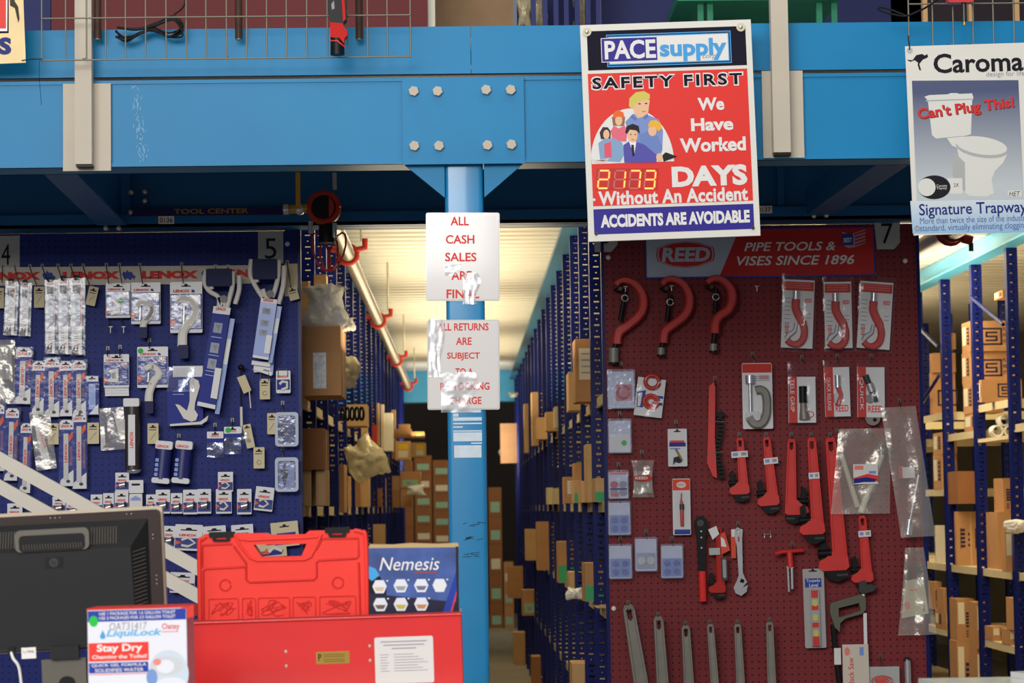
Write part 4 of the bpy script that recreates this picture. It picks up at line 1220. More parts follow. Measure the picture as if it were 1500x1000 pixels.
hook(316, 392, 318, 418, 'the dark carded hacksaw'); hook(334, 392, 334, 416, 'the far side of the dark carded hacksaw')
it = rect_item('blade_sleeve_bundle', 'white blade sleeves bundled under the pale carded hacksaw', 'saw blade', 368, 525, 402, 552)
m = it.mb(); m.poly([(370, 528), (398, 532), (396, 538), (369, 534)], 6, 9, CARDW); m.poly([(374, 540), (400, 546), (398, 551), (370, 541)], 4, 7, CARDW); m.poly([(398, 505), (404, 505), (400, 550), (396, 548)], 3, 6, BPALE); m.slab(372, 530, 398, 545, 0, 4, CARDW); it.single(m)
price_tag(423, 420, 437, 440, 'tiny tan tag on a brass tipped hook, near the edge of the blue board', 15, 0)
hook(421, 386, 427, 423, 'the tiny tan tag near the board edge', 20)

# --- second row
it = rect_item('parts_bag', 'clear crumpled plastic bag of small parts at the picture edge of blue board', 'bag', -10, 498, 24, 592)
m = it.mb(); rnd = random.Random(5); m.sheet(None, 14, 7, lambda u, v: (-10 + 34 * u, 498 + 94 * v, 8 + rnd.random() * 5), BAG); it.part(m, 'film')
m = it.mb(); m.poly([(-6, 560), (8, 566), (10, 582), (-6, 582)], 3, 6, CARDW); m.slab(-6, 505, 18, 556, 2, 5, GREYP); it.part(m, 'insert_card')
blade_pack(23, 509, 47, 592, 'widest blue and white saw blade pack, beside the crumpled parts bag', -1)
blade_pack(48, 529, 66, 607, 'blue saw blade pack hanging low, second in the middle row', -1)
blade_pack(66, 524, 88, 611, 'blue saw blade pack with a shiny top, third in the middle row', ROLL)
blade_pack(88, 529, 107, 610, 'blue saw blade pack, fourth in the middle row', ROLL)
blade_pack(107, 528, 127, 611, 'blue saw blade pack next to a small pale packet, fifth in the middle row', ROLL)
it = rect_item('small_blade_packet', 'small pale blue blade packet ending the middle row of saw blades', 'saw blade', 127, 550, 146, 608)
m = it.mb(); m.rrect(127, 550, 146, 608, 2, 6, 7, BBODY); m.rect(128, 551, 145, 559, 7.2, CARDW); m.rect(131, 562, 141, 600, 7.2, BPALE); m.poly([(131, 607), (145, 592), (145, 607)], 7.3, 7.3, CARDW); flap_hole(m, 136, 553, 7.4, 5); it.part(m, 'card')
m = it.mb(); m.slab(126.5, 550, 146.5, 608, 5, 9, CLEAR); it.part(m, 'film')
def sq_c(it):
    m = it.mb(); m.poly([(162, 542), (175, 540), (175, 560), (160, 560), (160, 556), (164, 555), (164, 548), (162, 546)], 8, 11, TOOLW); m.rect(165, 546, 171, 555, 11.2, GREYP); it.part(m, 'mini_cutter')
tool_card(153, 519, 190, 568, 'small blue blister card stack with a square white cutter, middle row', sq_c, copies=3)
tool_card(202, 508, 247, 568, 'blue blister card with green dot and white folding tube cutter',
          c_cutter([(214, 541), (222, 537), (231, 541), (234, 549), (226, 560), (220, 575), (219, 588)], (4, 6), handle=(214, 588, 226, 606), rod=[(219, 546), (218, 560)]), dot=(207, 514))
hook(158, 512, 161, 523, 'one corner of the square cutter cards'); hook(176, 510, 179, 523, 'the other corner of the square cutter cards'); hook(219, 500, 222, 512, 'the folding cutter card')
it = rect_item('saw_tool_card', 'clear glossy pack with a white curved hatchet shaped blade tool', 'packaged tool', 246, 535, 306, 625)
m = it.mb(); m.slab(246, 536, 298, 624, 5, 6, BBODY); m.slab(254, 536, 298, 552, 6, 6.6, CARDW); m.rect(262, 556, 274, 566, 6.4, BPALE); m.rect(254, 572, 276, 573, 6.4, BPALE); m.rect(254, 577, 270, 578, 6.4, BPALE); it.part(m, 'card')
m = it.mb(); m.poly([(279, 556), (284, 554), (292, 558), (294, 566), (287, 590), (286, 600), (291, 608), (288, 616), (281, 618), (270, 613), (258, 592), (264, 593), (275, 602), (279, 588)], 7, 11, TOOLW); it.part(m, 'blade_tool')
m = it.mb(); m.poly([(250, 621), (250, 624), (296, 622), (304, 617), (306, 609), (301, 613), (294, 618)], 7, 10, TOOLW); it.part(m, 'rod')
m = it.mb(); rnd = random.Random(8); m.sheet(None, 6, 6, lambda u, v: (246 + 40 * u - 0 * v, 538 + 36 * v, 12 + 2.2 * math.sin(5 * u + 3 * v) + rnd.random() * .8), CLAM); it.part(m, 'blister')
it = rect_item('scriber', 'thin dark scriber with tan tag hanging under the dark carded hacksaw', 'hand tool', 350, 533, 372, 625)
m = it.mb(); m.tube([(354, 534, 8), (354, 596, 8)], 1.3, BLACK, 8); m.tube([(354, 596, 8), (354.4, 624, 8)], 2.2, TOOLW, 8); m.tube([(354.4, 624, 8), (354.5, 634, 8)], .7, STEEL, 6); m.ball(354, 538, 8, 5, 4, 4, BLACK, 10); it.part(m, 'shaft')
m = it.mb(); m.poly([(348, 553), (360, 549), (369, 572), (358, 577)], 9, 9.8, TAN); m.tube([(366, 573, 9), (368, 598, 9)], 1, TOOLW, 6); it.part(m, 'tag')
m = it.mb(); m.slab(353, 536, 355, 540, -6, 8, HOOKM); it.part(m, 'hanger')
price_tag(381, 555, 396, 585, 'tan tag with a printed ring, just under the pale carded hacksaw', ROLL, 2)
it = rect_item('small_cutter_card', 'small white card with a tiny cutter, by the board edge under pale hacksaw', 'packaged tool', 405, 540, 426, 576)
m = it.mb(); m.rrect(405, 543, 426, 576, 2, 6, 7, CARDW); m.rect(406, 556, 425, 571, 7.2, BBODY); m.text('LENOX', 407, 550, 422, 553.5, 7.3, TXTRED, .05); m.band([(410, 563), (414, 559), (421, 560), (421, 568), (413, 571)], 2, 7.4, 9, TOOLW); m.tube([(408, 552, 8), (408, 541, 8), (422, 541, 8), (422, 552, 8)], .7, HOOKM, 6); it.single(m)
it = rect_item('peg_hook', 'double wire peg hook above the tan tag with a printed ring', 'peg hook', 381, 540, 395, 560)
m = it.mb(); m.tube([(382, 558, 8), (382, 543, 6), (394, 543, 6), (394, 558, 8)], .7, HOOKM, 6); m.slab(386, 541, 390, 544, -8, 6, HOOKM); it.single(m)

# --- third row
blade_pack(-12, 592, 8, 690, 'lower blue saw blade pack cut by the picture edge above the stair rail')
blade_pack(8, 598, 28, 704, 'tall lower blue saw blade pack, second from the picture edge above stair rail', -1)
blade_pack(30, 620, 47, 722, 'narrow lower blue saw blade pack beside the slanting blade sleeve', -1)
it = rect_item('saw_blade_sleeve', 'slanting clear sleeve with one white blade in the lower row', 'saw blade', 50, 605, 78, 690, 8)
m = it.mb(); m.poly([(54, 606), (62, 604), (72, 680), (64, 688), (60, 684)], 6, 8, CARDW); m.text('LENOX', 50, 640, 80, 645, 8.3, TXTRED, .03, 0, -82); it.part(m, 'blade')
m = it.mb(); rnd = random.Random(9); m.sheet(None, 10, 5, lambda u, v: (50 + 30 * u, 602 + 86 * v, 9 + rnd.random() * 3), BAG); it.part(m, 'sleeve')
price_tag(71, 620, 87, 651, 'tan tag in the lower row just after the slanting blade sleeve', ROLL, 1)
blade_pack(88, 615, 109, 712, 'lower blue saw blade pack after the slanting sleeve and a tan tag')
blade_pack(107, 604, 128, 716, 'longest blue saw blade pack, last of the lower row', ROLL)
price_tag(129, 619, 146, 650, 'tan tag with slanted line after the longest saw blade pack', ROLL, 1)
it = rect_item('grey_bag', 'grey plastic bag with a folded white label hanging beside the dark tube', 'bag', 147, 598, 186, 660, 4)
m = it.mb(); rnd = random.Random(10); m.sheet(None, 8, 8, lambda u, v: (148 + 36 * u, 597 + 62 * v, 8 + rnd.random() * 3), BAG); it.part(m, 'film')
m = it.mb(); m.poly([(168, 604), (184, 614), (186, 642), (176, 645)], 5, 6, CARDW); m.poly([(148, 628), (154, 622), (154, 650), (147, 658)], 5, 6, CARDW); it.part(m, 'insert_card')
it = rect_item('saw_blade_tube', 'tall dark brown tube with white spine label and metal end', 'packaged tool', 184, 583, 208, 694)
m = it.mb(); m.tube([(196, 593, 12), (196, 688, 12)], 11.5, M('tube_brown', (58, 48, 46), rough=.35, coat=.3), 14); it.part(m, 'tube')
m = it.mb(); m.rrect(184, 584, 207, 596, 2, 2, 24, CARDW); it.part(m, 'header')
m = it.mb(); m.slab(191, 608, 201, 682, 23, 24, CARDW); m.text('LENOX', 184, 642, 208, 647, 24.3, TXTRED, .03, 0, 90); it.part(m, 'spine_label')
m = it.mb(); m.ball(198, 689, 12, 11, 5, 9, STEEL, 12); it.part(m, 'end_cap')
price_tag(217, 620, 233, 650, 'tan tag with a slanted mark between dark tube and blue tubes', ROLL, 1)
for x0, lab in ((226, 'first of two dark blue rounded packs with grey icons, nearer the dark tube'), (255, 'second of two dark blue rounded packs with grey icons')):
    it = rect_item('blade_tube_pack', lab, 'packaged tool', x0, 647, x0 + 28, 708, -5)
    m = it.mb(); m.tube([(x0 + 14, 656, 9), (x0 + 14, 702, 9)], 12.5, M('tube_blue', (34, 40, 110), rough=.35, coat=.3), 14); it.part(m, 'tube')
    m = it.mb(); m.rrect(x0 + 2, 646, x0 + 27, 658, 3, 4, 22, CARDW); m.text('LENOX', x0 + 4, 652, x0 + 22, 656, 22.3, TXTRED, .04); it.part(m, 'header')
    m = it.mb(); 
    for i in range(4): m.rrect(x0 + 4, 672 + i * 7, x0 + 9, 677 + i * 7, 1, 21, 21.6, BPALE)
    it.part(m, 'icon_print')
    m = it.mb(); m.rrect(x0 + 1, 700, x0 + 27, 708, 3, 2, 21, CARDW); it.part(m, 'end_card')
hook(232, 640, 238, 650, 'the first dark blue rounded pack'); hook(262, 640, 268, 650, 'the second dark blue rounded pack')
for i, (x0, y0, x1, y1, lab, dt) in enumerate(((304, 632, 328, 670, 'clear pack of clips with red name, left of a green dotted pack', None), (329, 625, 354, 665, 'clear clip pack with green dot sticker', (335, 630)))):
    lab = lab.replace('left of', 'next to')
    it = rect_item('clip_pack', lab, 'packaged part', x0, y0, x1, y1)
    m = it.mb(); m.rrect(x0, y0, x1, y0 + 10, 1, 6, 7, CARDW); m.rect(x0, y0 + 10, x1, y0 + 18, 6.5, BBODY); m.text('LENOX', x0 + 6, y0 + 5, x0 + 18, y0 + 8, 7.2, TXTRED, .04); flap_hole(m, (x0 + x1) / 2, y0 + 2, 7.2, 5); it.part(m, 'header')
    m = it.mb(); rnd = random.Random(i); m.sheet(None, 5, 5, lambda u, v: (x0 + (x1 - x0) * u, y0 + 16 + (y1 - y0 - 16) * v, 6 + rnd.random() * 3), CLAM); it.part(m, 'pouch')
    m = it.mb(); m.tube([(x0 + 5, y1 - 16, 5), (x0 + 9, y1 - 5, 5), (x1 - 5, y1 - 8, 5)], 1.2, DKSTEEL, 6); it.part(m, 'clips')
    if dt: m = it.mb(); m.ell(dt[0], dt[1], 4, 4, 7.2, 7.5, GREEN); it.part(m, 'dot_sticker')
    hook((x0 + x1) / 2 - 1, y0 - 8, (x0 + x1) / 2, y0 + 2, 'the ' + ('plain' if not dt else 'green dotted') + ' clip pack', 14)
it = rect_item('clip_pack', 'tilted tan clip packet beside the green dotted clip pack', 'packaged part', 358, 622, 374, 656, 12)
m = it.mb(); m.rrect(359, 621, 371, 656, 1, 6, 7, TAN); flap_hole(m, 365, 624, 7.2, 4); m.ell(364, 645, 3, 3, 7.2, 7.2, GREYP); it.part(m, 'card')
m = it.mb(); rnd = random.Random(2); m.sheet(None, 4, 4, lambda u, v: (354 + 12 * u, 630 + 18 * v, 6 + rnd.random() * 3), CLAM); it.part(m, 'pouch')
price_tag(372, 655, 388, 686, 'tan tag hanging below the tilted clip packet', ROLL, 2)
price_tag(392, 605, 406, 636, 'tan tag partly behind the upper clear clamshell', ROLL, 1)
for y0, lab, dark in ((604, 'upper clear clamshell with a dark step drill, at the blue board edge', True), (670, 'lower clear clamshell with a black cone drill, at the blue board edge', False)):
    it = rect_item('clamshell', lab, 'packaged tool', 404, y0, 438, y0 + 50)
    m = it.mb(); m.rrect(408, y0 + 7, 432, y0 + 46, 2, 5, 6, M('clam_navy', (38, 48, 110), rough=.4) if dark else M('clam_lilac', (140, 150, 200), rough=.4)); it.part(m, 'insert_card')
    m = it.mb(); cx_ = 415 if dark else 417
    m.poly([(cx_ - 6, y0 + 18), (cx_ + 6, y0 + 18), (cx_ + 4, y0 + 26), (cx_ + 2.5, y0 + 32), (cx_, y0 + 42), (cx_ - 2.5, y0 + 32), (cx_ - 4, y0 + 26)], 6, 10, BLACK); m.tube([(cx_, y0 + 8, 8), (cx_, y0 + 18, 8)], 1.5, DKSTEEL, 8); it.part(m, 'step_drill')
    m = it.mb(); m.rrect(404, y0, 438, y0 + 50, 5, 4, 14, CLAM, mside=CLAM)
    it.part(m, 'shell')
    m = it.mb(); m.rrect(404, y0, 438, y0 + 50, 5, 12, 14.5, M('clam_rim', (214, 222, 240), rough=.1, clear=.2), [rr(408, y0 + 5, 434, y0 + 46, 4)]); it.part(m, 'rim')
    hook(414, y0 - 12, 415, y0 + 2, 'the ' + ('upper' if dark else 'lower') + ' clear clamshell', 12)

# --- lower rows of small cards
def mini_card(x0, y0, x1, y1, label, rot=ROLL, style=0, group=None):
    it = rect_item('hole_saw_card', label, 'packaged part', x0, y0, x1, y1, rot, group=group)
    w_, h = x1 - x0, y1 - y0
    m = it.mb(); m.rrect(x0, y0, x1, y1, 1, 6, 7, CARDW)
    m.rect(x0 + .5, y0 + h * .52, x1 - .5, y1 - h * .08, 7.2, BBODY)
    m.text('LENOX', x0 + w_ * .15, y0 + h * .36, x0 + w_ * .8, y0 + h * .46, 7.3, TXTRED, .06)
    flap_hole(m, (x0 + x1) / 2, y0 + h * .16, 7.3, w_ * .3)
    m.poly([(x0 + .5, y1 - h * .4), (x0 + w_ * .25, y1 - h * .3), (x0 + .5, y1 - h * .2)], 7.35, 7.35, ORANGE)
    it.part(m, 'card')
    m = it.mb()
    c0, c1 = (x0 + x1) / 2, y1 - h * .3
    if style == 0: m.tube([(c0 - w_ * .2, c1, 9), (c0 + w_ * .25, c1 - h * .06, 9)], h * .14, STEEL, 12); m.tube([(c0 + w_ * .22, c1 - h * .06, 9), (c0 + w_ * .3, c1 - h * .06, 9)], h * .17, BROWN, 12)
    else: m.band([(c0 - w_ * .25, c1 - h * .1), (c0, c1 - h * .2), (c0 + w_ * .25, c1), (c0, c1 + h * .14), (c0 - w_ * .25, c1 + h * .1)], h * .05, 7.5, 10, TOOLW)
    it.part(m, 'cutter')
    m = it.mb(); m.slab(x0 + 1, y0 + h * .5, x1 - 1, y1 - h * .06, 7.4, 12, CLEAR); it.part(m, 'blister')
    return it
for a in ((170, 692, 190, 719, 'small white carded part just below the dark brown tube, upper of two', 0), (169, 719, 189, 752, 'small white carded part below the dark brown tube, lower of two', 0),
          (152, 722, 168, 753, 'small carded part partly behind the stair rail, beside the two stacked cards', 0), (134, 724, 151, 754, 'small carded part behind the stair rail, one place before the two stacked', 1),
          (215, 724, 229, 752, 'narrow small carded part right after the tall white box card', 0), (229, 717, 250, 752, 'small carded part under the first dark blue rounded pack', 0),
          (251, 722, 268, 752, 'small carded part between the ones under the two blue rounded packs', 0), (269, 717, 290, 753, 'small carded part under the second dark blue rounded pack', 0),
          (290, 716, 310, 752, 'small carded part at the end of the run under the blue rounded packs', 0), (320, 691, 342, 720, 'small carded part hanging alone above another by the clip packs', 1),
          (317, 716, 340, 752, 'small carded part with white ring cutter directly beneath another card', 1), (348, 716, 369, 753, 'small carded part hanging below the plain tan tag with ring', 0),
          (78, 727, 97, 752, 'small carded part seen between the two bars of the stair rail', 0), (98, 730, 118, 756, 'small carded part touching the upper stair rail bar', 0)):
    mini_card(*a[:5], ROLL, a[5])
mini_card(374, 713, 401, 748, 'tilted small card with a white ring cutter below the lower clamshell', -6, 1)
mini_card(12, 737, 34, 768, 'small tan card above the monitor under the stair rail', ROLL, 0)
it = rect_item('box_card', 'tall white box card with barcode under the dark brown tube', 'packaged part', 190, 703, 211, 755)
m = it.mb(); m.rrect(190, 703, 211, 722, 1, 6, 8, CARDW); m.rect(194, 708, 206, 711, 8.2, INK); m.rrect(191, 723, 210, 755, 2, 6, 12, PAPER); m.poly([(193, 730), (200, 726), (208, 730), (208, 733), (193, 733)], 12.2, 12.2, BPALE); it.single(m)
for a in ((240, 770, 257, 802, 'lower carded part just beside the monitor corner', 0, -2), (257, 768, 297, 806, 'wide lower card with red name above the stair rail, by the tool case', 1, -2), (298, 770, 332, 800, 'wide lower card half hidden behind the tool case latch', 1, 4),
          (340, 768, 372, 800, 'wide lower card hidden behind the tool case top edge', 1, 4), (250, 838, 286, 868, 'lowest card in the gap under the lower stair rail bar', 1, -2)):
    mini_card(a[0], a[1], a[2], a[3], a[4], a[6], a[5])
for x0, y0, x1, y1, lab, r_ in ((398, 764, 438, 800, 'broad tilted white card showing above and through the case handle', 6), (376, 790, 420, 816, 'white blue card seen through the opening of the case handle', 6)):
    it = rect_item('blister_card', lab, 'packaged tool', x0, y0, x1, y1, r_)
    m = it.mb(); m.rrect(x0, y0, x1, y1, 1, 6, 7, TAN); flap_hole(m, (x0 + x1) / 2, y0 + 5, 7.2, 7); m.poly([(x0 + 4, y1 - 3), (x1 - 8, y1 - 3), (x1 - 4, y0 + 16), (x0 + 8, y0 + 16)], 7.2, 7.2, BBODY); m.poly([(x0 + 6, y1 - 6), (x0 + 16, y1 - 14), (x0 + 18, y1 - 5)], 7.4, 7.4, ORANGE); m.band([(x0 + 18, y1 - 8), (x0 + 26, y1 - 14), (x1 - 6, y1 - 8)], 2.5, 7.4, 10, TOOLW); it.single(m)

# ================================================================== red board
MAROON = M('sign_reed_red', (186, 38, 36), rough=.4)
REEDW = M('sign_reed_grey', (176, 184, 204), rough=.4)
it = Item('brand_sign', 'wide red and grey sign with white italic capitals over the red pegboard', 'sign', 1113, 370, YB - .001, 0.9)
m = it.mb(); m.slab(945, 334, 1281, 406.5, .3, 2, M('sign_blue_edge', (58, 56, 150), rough=.4))
m.rect(947, 336, 1279, 404, 2.2, MAROON); m.poly([(947, 336), (1083, 336), (1053, 404), (947, 404)], 2.3, 2.3, REEDW)
hexo = [(961, 371), (963, 361), (984, 354), (1004, 352), (1024, 354), (1045, 361), (1047, 371), (1045, 381), (1024, 389), (1004, 391), (984, 389), (963, 381)]
def shrink(p, f, cx_=1004, cy_=371.5): return [(cx_ + (x - cx_) * f, cy_ + (y - cy_) * (f - .03 * (1 - f) * 0)) for x, y in p]
m.poly(hexo, 2.5, 2.5, MAROON, [list(shrink(hexo, .96))]); m.poly(shrink(hexo, .92), 2.5, 2.5, MAROON)
m.text('REED', 969, 361, 1040, 382, 2.8, REEDW, .04, .12)
m.text('PIPE TOOLS &', 1090, 355, 1224, 368, 2.6, CARDW, .015, .25); m.text('VISES SINCE 1896', 1079, 375, 1251, 389, 2.6, CARDW, .015, .25)
m.poly([(1234, 341), (1245, 345), (1252, 343), (1268, 338), (1268, 358), (1252, 364), (1242, 365), (1234, 360)], 2.5, 2.5, M('badge_pale', (190, 150, 170)))
for i in range(4): m.poly([(1252, 344.5 + i * 5), (1268, 339.5 + i * 5), (1268, 342 + i * 5), (1252, 347 + i * 5)], 2.6, 2.6, MAROON)
m.rect(1234, 344, 1250, 361, 2.7, BLUE); m.text('BEST', 1236, 350, 1248, 357, 2.9, CARDW, .03)
it.single(m)
Z4 = lambda p: [(880 + x / 6.667, 395 + y / 6.667) for x, y in p]
for path, ws, scr, knurl, lab in (
    ([(150, 150), (190, 112), (250, 105), (330, 140), (395, 220), (415, 310), (400, 400), (350, 470), (260, 545), (180, 605), (155, 660), (150, 725)], (4.2, 6.6), [(240, 200), (215, 350), (185, 500)], (68, 765, 168, 915), 'big red hook shaped pipe cutter nearest the board edge with chipped knurled end'),
    ([(600, 145), (650, 100), (720, 98), (800, 140), (855, 230), (865, 310), (845, 400), (790, 470), (690, 545), (625, 595), (608, 650), (602, 715)], (4.2, 6.4), [(680, 240), (660, 360), (640, 505)], (540, 762, 618, 840), 'big red hook shaped pipe cutter under the grey half of the sign'),
    ([(1040, 130), (1090, 92), (1170, 95), (1240, 150), (1278, 220), (1275, 320), (1230, 400), (1150, 455), (1112, 520), (1105, 622)], (4.4, 6.6), [(1125, 190), (1120, 300), (1110, 440)], (1050, 725, 1126, 802), 'smallest of the three red hook shaped pipe cutters, with short black shaft')):
    path = Z4(path)
    xs = [p[0] for p in path]; ys = [p[1] for p in path]
    it = Item('pipe_cutter', lab, 'pipe cutter', sum(xs) / len(xs), sum(ys) / len(ys), YP)
    n_ = (len(path) - 1) * 6 + 1
    m = it.mb(); m.band(smooth_path(path, 6), [ws[0] + (ws[1] - ws[0]) * min(1, i / n_ * 2.2) for i in range(n_)], 2, 11, CUTRED); it.part(m, 'frame')
    m = it.mb(); s_ = Z4(scr); m.tube([(p[0], p[1], 5) for p in s_], 3.4, BLACK, 10); it.part(m, 'feed_screw')
    m = it.mb(); e = path[0]; m.ball(e[0] + 4, e[1] + 7, 5, 8, 3.6, 4, BLACK, 10); m.ell(e[0] + 6, e[1] + 6, 3, 3, 6, 10, DKSTEEL); it.part(m, 'cutting_wheel')
    a = Z4([(knurl[0], knurl[1]), (knurl[2], knurl[3])]); kx = (a[0][0] + a[1][0]) / 2
    m = it.mb(); m.tube([(path[-1][0], path[-1][1] - 2, 6), (kx, a[0][1] + 2, 6)], 4, BLACK, 10); it.part(m, 'shaft')
    m = it.mb(); m.tube([(kx, a[0][1], 6), (kx - .3, a[1][1] - 1.5, 6)], (a[1][0] - a[0][0]) / 2, M('knurl_grey', (132, 132, 124), rough=.5, metal=.3), 14); m.tube([(kx - .3, a[1][1] - 1.5, 6), (kx - .3, a[1][1] + 1, 6)], (a[1][0] - a[0][0]) / 2 + .4, BLACK, 14); it.part(m, 'knurled_knob')
    c_ = s_[0]
    m = it.mb(); m.tube([(p[0], p[1], 9) for p in ring(c_[0] - 1, c_[1] + 12, 4.6, 4.6, 17)], 1, STEEL, 6); it.part(m, 'ring')
for x, y, wh in ((915, 421, 'the pipe cutter with chipped end'), (982, 420, 'the pipe cutter under the grey sign half')):
    it = Item('peg_hook', 'bright T shaped peg hook inside ' + wh, 'peg hook', x, y, YB)
    m = it.mb(); m.tube([(x, y, 0), (x, y, 18)], .9, STEEL, 6); m.tube([(x - 3, y, 18), (x + 3, y, 18)], 1, STEEL, 6); m.tube([(x, y, 18), (x, y + 8, 18)], .7, STEEL, 6); it.single(m)
for x, y in ((1107, 419), (1092, 430), (1093, 458), (1222, 769), (1118, 770)):
    pass
it = Item('peg_hook', 'empty bright T shaped peg hook beside the smallest red cutter', 'peg hook', 1107, 421, YB)
m = it.mb(); m.tube([(1107, 420, 0), (1107, 420, 14)], .9, STEEL, 6); m.tube([(1104, 420, 14), (1110, 420, 14)], .9, STEEL, 6); m.tube([(1107, 420, 14), (1107, 428, 14)], .8, STEEL, 6); it.single(m)
it = Item('peg_hook', 'empty bright double peg hook under the red pipe wrenches', 'peg hook', 1122, 781, YB)
m = it.mb()
for x in (1118, 1127): m.tube([(x, 778, 0), (x, 778, 14), (x, 787, 14)], .9, STEEL, 6)
m.tube([(1118, 782, .6), (1127, 782, .6)], .6, STEEL, 6); it.single(m)

def bag_film(it, outline_fn, rows, cols, d, amp, seed, mt=None, name='bag'):
    rnd = random.Random(seed)
    def f(u, v):
        x0, x1, y = outline_fn(v)
        return (x0 + (x1 - x0) * u, y, d + amp * (rnd.random() + .7 * math.sin(7 * u + 3 * v) * math.sin(3.1 * v)) * (1 - .8 * abs(2 * u - 1) ** 4))
    m = it.mb(); m.sheet(None, rows, cols, f, mt or BAG); return it.part(m, name)
# bagged red cutters, top row
for i, (x0, y0, x1, y1, lab, rot) in enumerate(((1142, 407, 1194, 512, 'bagged red curved tube cutter with the widest silver hook end, first under the sign', -2.5), (1204, 410, 1250, 512, 'bagged red curved tube cutter in the middle of the three under the sign', ROLL), (1254, 410, 1308, 513, 'bagged red curved tube cutter tilted, last of the three under the sign', -4))):
    it = rect_item('bagged_cutter', lab, 'packaged tool', x0, y0, x1, y1, rot)
    cx_ = (x0 + x1) / 2; w_ = x1 - x0
    m = it.mb(); m.slab(x0 + 3, y0 + 3, x1 - 3, y1 - 2, 4, 5, CARDW); m.rect(x0 + 4, y0 + 6, x1 - 4, y0 + 19, 5.2, M('header_red', (196, 54, 46)));
    for q_ in range(3): m.rect(x0 + 7, y0 + 8 + q_ * 3.2, x1 - 8, y0 + 9 + q_ * 3.2, 5.4, M('header_pink', (226, 130, 120)))
    m.text('REED', x1 - 16, y0 + 30, x1 - 6, y0 + 36, 5.3, TXTRED, .03)
    for q_ in range(8): m.rect(x0 + 6, y0 + 30 + q_ * 6, x0 + 15, y0 + 31 + q_ * 6, 5.2, GREYP)
    m.text('REED', x0 + 3, y0 + 72, x0 + 18, y0 + 77, 5.3, TXTRED, .02, 0, 90); m.rect(x1 - 14, y0 + 52, x1 - 7, y0 + 53, 5.2, GREYP); m.rect(x1 - 14, y0 + 58, x1 - 7, y0 + 59, 5.2, GREYP)
    it.part(m, 'card')
    pth = [(cx_ - 4, y0 + 32), (cx_ - 4, y0 + 44), (cx_, y0 + 54), (cx_ + 7, y0 + 66), (cx_ + 10, y0 + 78), (cx_ + 8, y0 + 90), (cx_ + 1, y0 + 97), (cx_ - 9, y0 + 97), (cx_ - 15, y0 + 92)]
    m = it.mb(); m.band(smooth_path(pth, 5), [6] * 16 + [5.2] * 16 + [4.4] * 9, 5.5, 12, CUTRED); it.part(m, 'cutter_frame')
    m = it.mb(); m.tube([(cx_ - 4, y0 + 20, 8), (cx_ - 4, y0 + 32, 8)], 5, STEEL, 12); it.part(m, 'knob')
    m = it.mb(); m.band([(cx_ - 16, y0 + 90), (cx_ - 12, y0 + 84), (cx_ - 4, y0 + 78), (cx_ - 2, y0 + 66)], [3, 4, 3, 2.5], 5.6, 9, STEEL); it.part(m, 'roller_jaw')
    bag_film(it, lambda v: (x0, x1, y0 - 4 + (y1 - y0 + 8) * v), 14, 6, 13, 2, i + 20, CLEAR)
    hook(cx_, y0 - 6, cx_, y0 + 2, ('the first', 'the middle', 'the last tilted')[i] + ' bagged red cutter', 18)
# tubing cutter clam
it = rect_item('clamshell', 'large pack with a grey C shaped tubing cutter on white red topped card', 'packaged tool', 1087, 532, 1130, 628)
m = it.mb(); m.rrect(1087, 532, 1131, 628, 2, 4, 5, CARDW); m.rect(1087.5, 533, 1130.5, 546, 5.2, M('header_red')); m.rect(1112, 550, 1126, 556, 5.2, M('header_pink'))
for q_ in range(3): m.rect(1106, 551 + q_ * 3, 1128, 552 + q_ * 3, 5.25, GREYP)
it.part(m, 'card')
m = it.mb(); m.band(smooth_path([(1106, 572), (1113, 571), (1120, 577), (1122, 592), (1120, 610), (1112, 621), (1102, 620), (1096, 610)], 5), 6.2, 6, 13, ALU); it.part(m, 'cutter_frame')
m = it.mb(); m.tube([(1098, 560, 9), (1098, 608, 9)], 2.6, STEEL, 10); m.tube([(1098, 550, 9), (1098, 562, 9)], 7, STEEL, 12); it.part(m, 'feed_screw')
m = it.mb(); m.rrect(1091, 603, 1112, 616, 4, 7, 12, STEEL); it.part(m, 'roller_block')
m = it.mb(); m.rrect(1088, 547, 1130, 627, 4, 5.5, 15, CLEAR); it.part(m, 'blister')
hook(1102, 520, 1104, 534, 'the grey tubing cutter pack', 10)
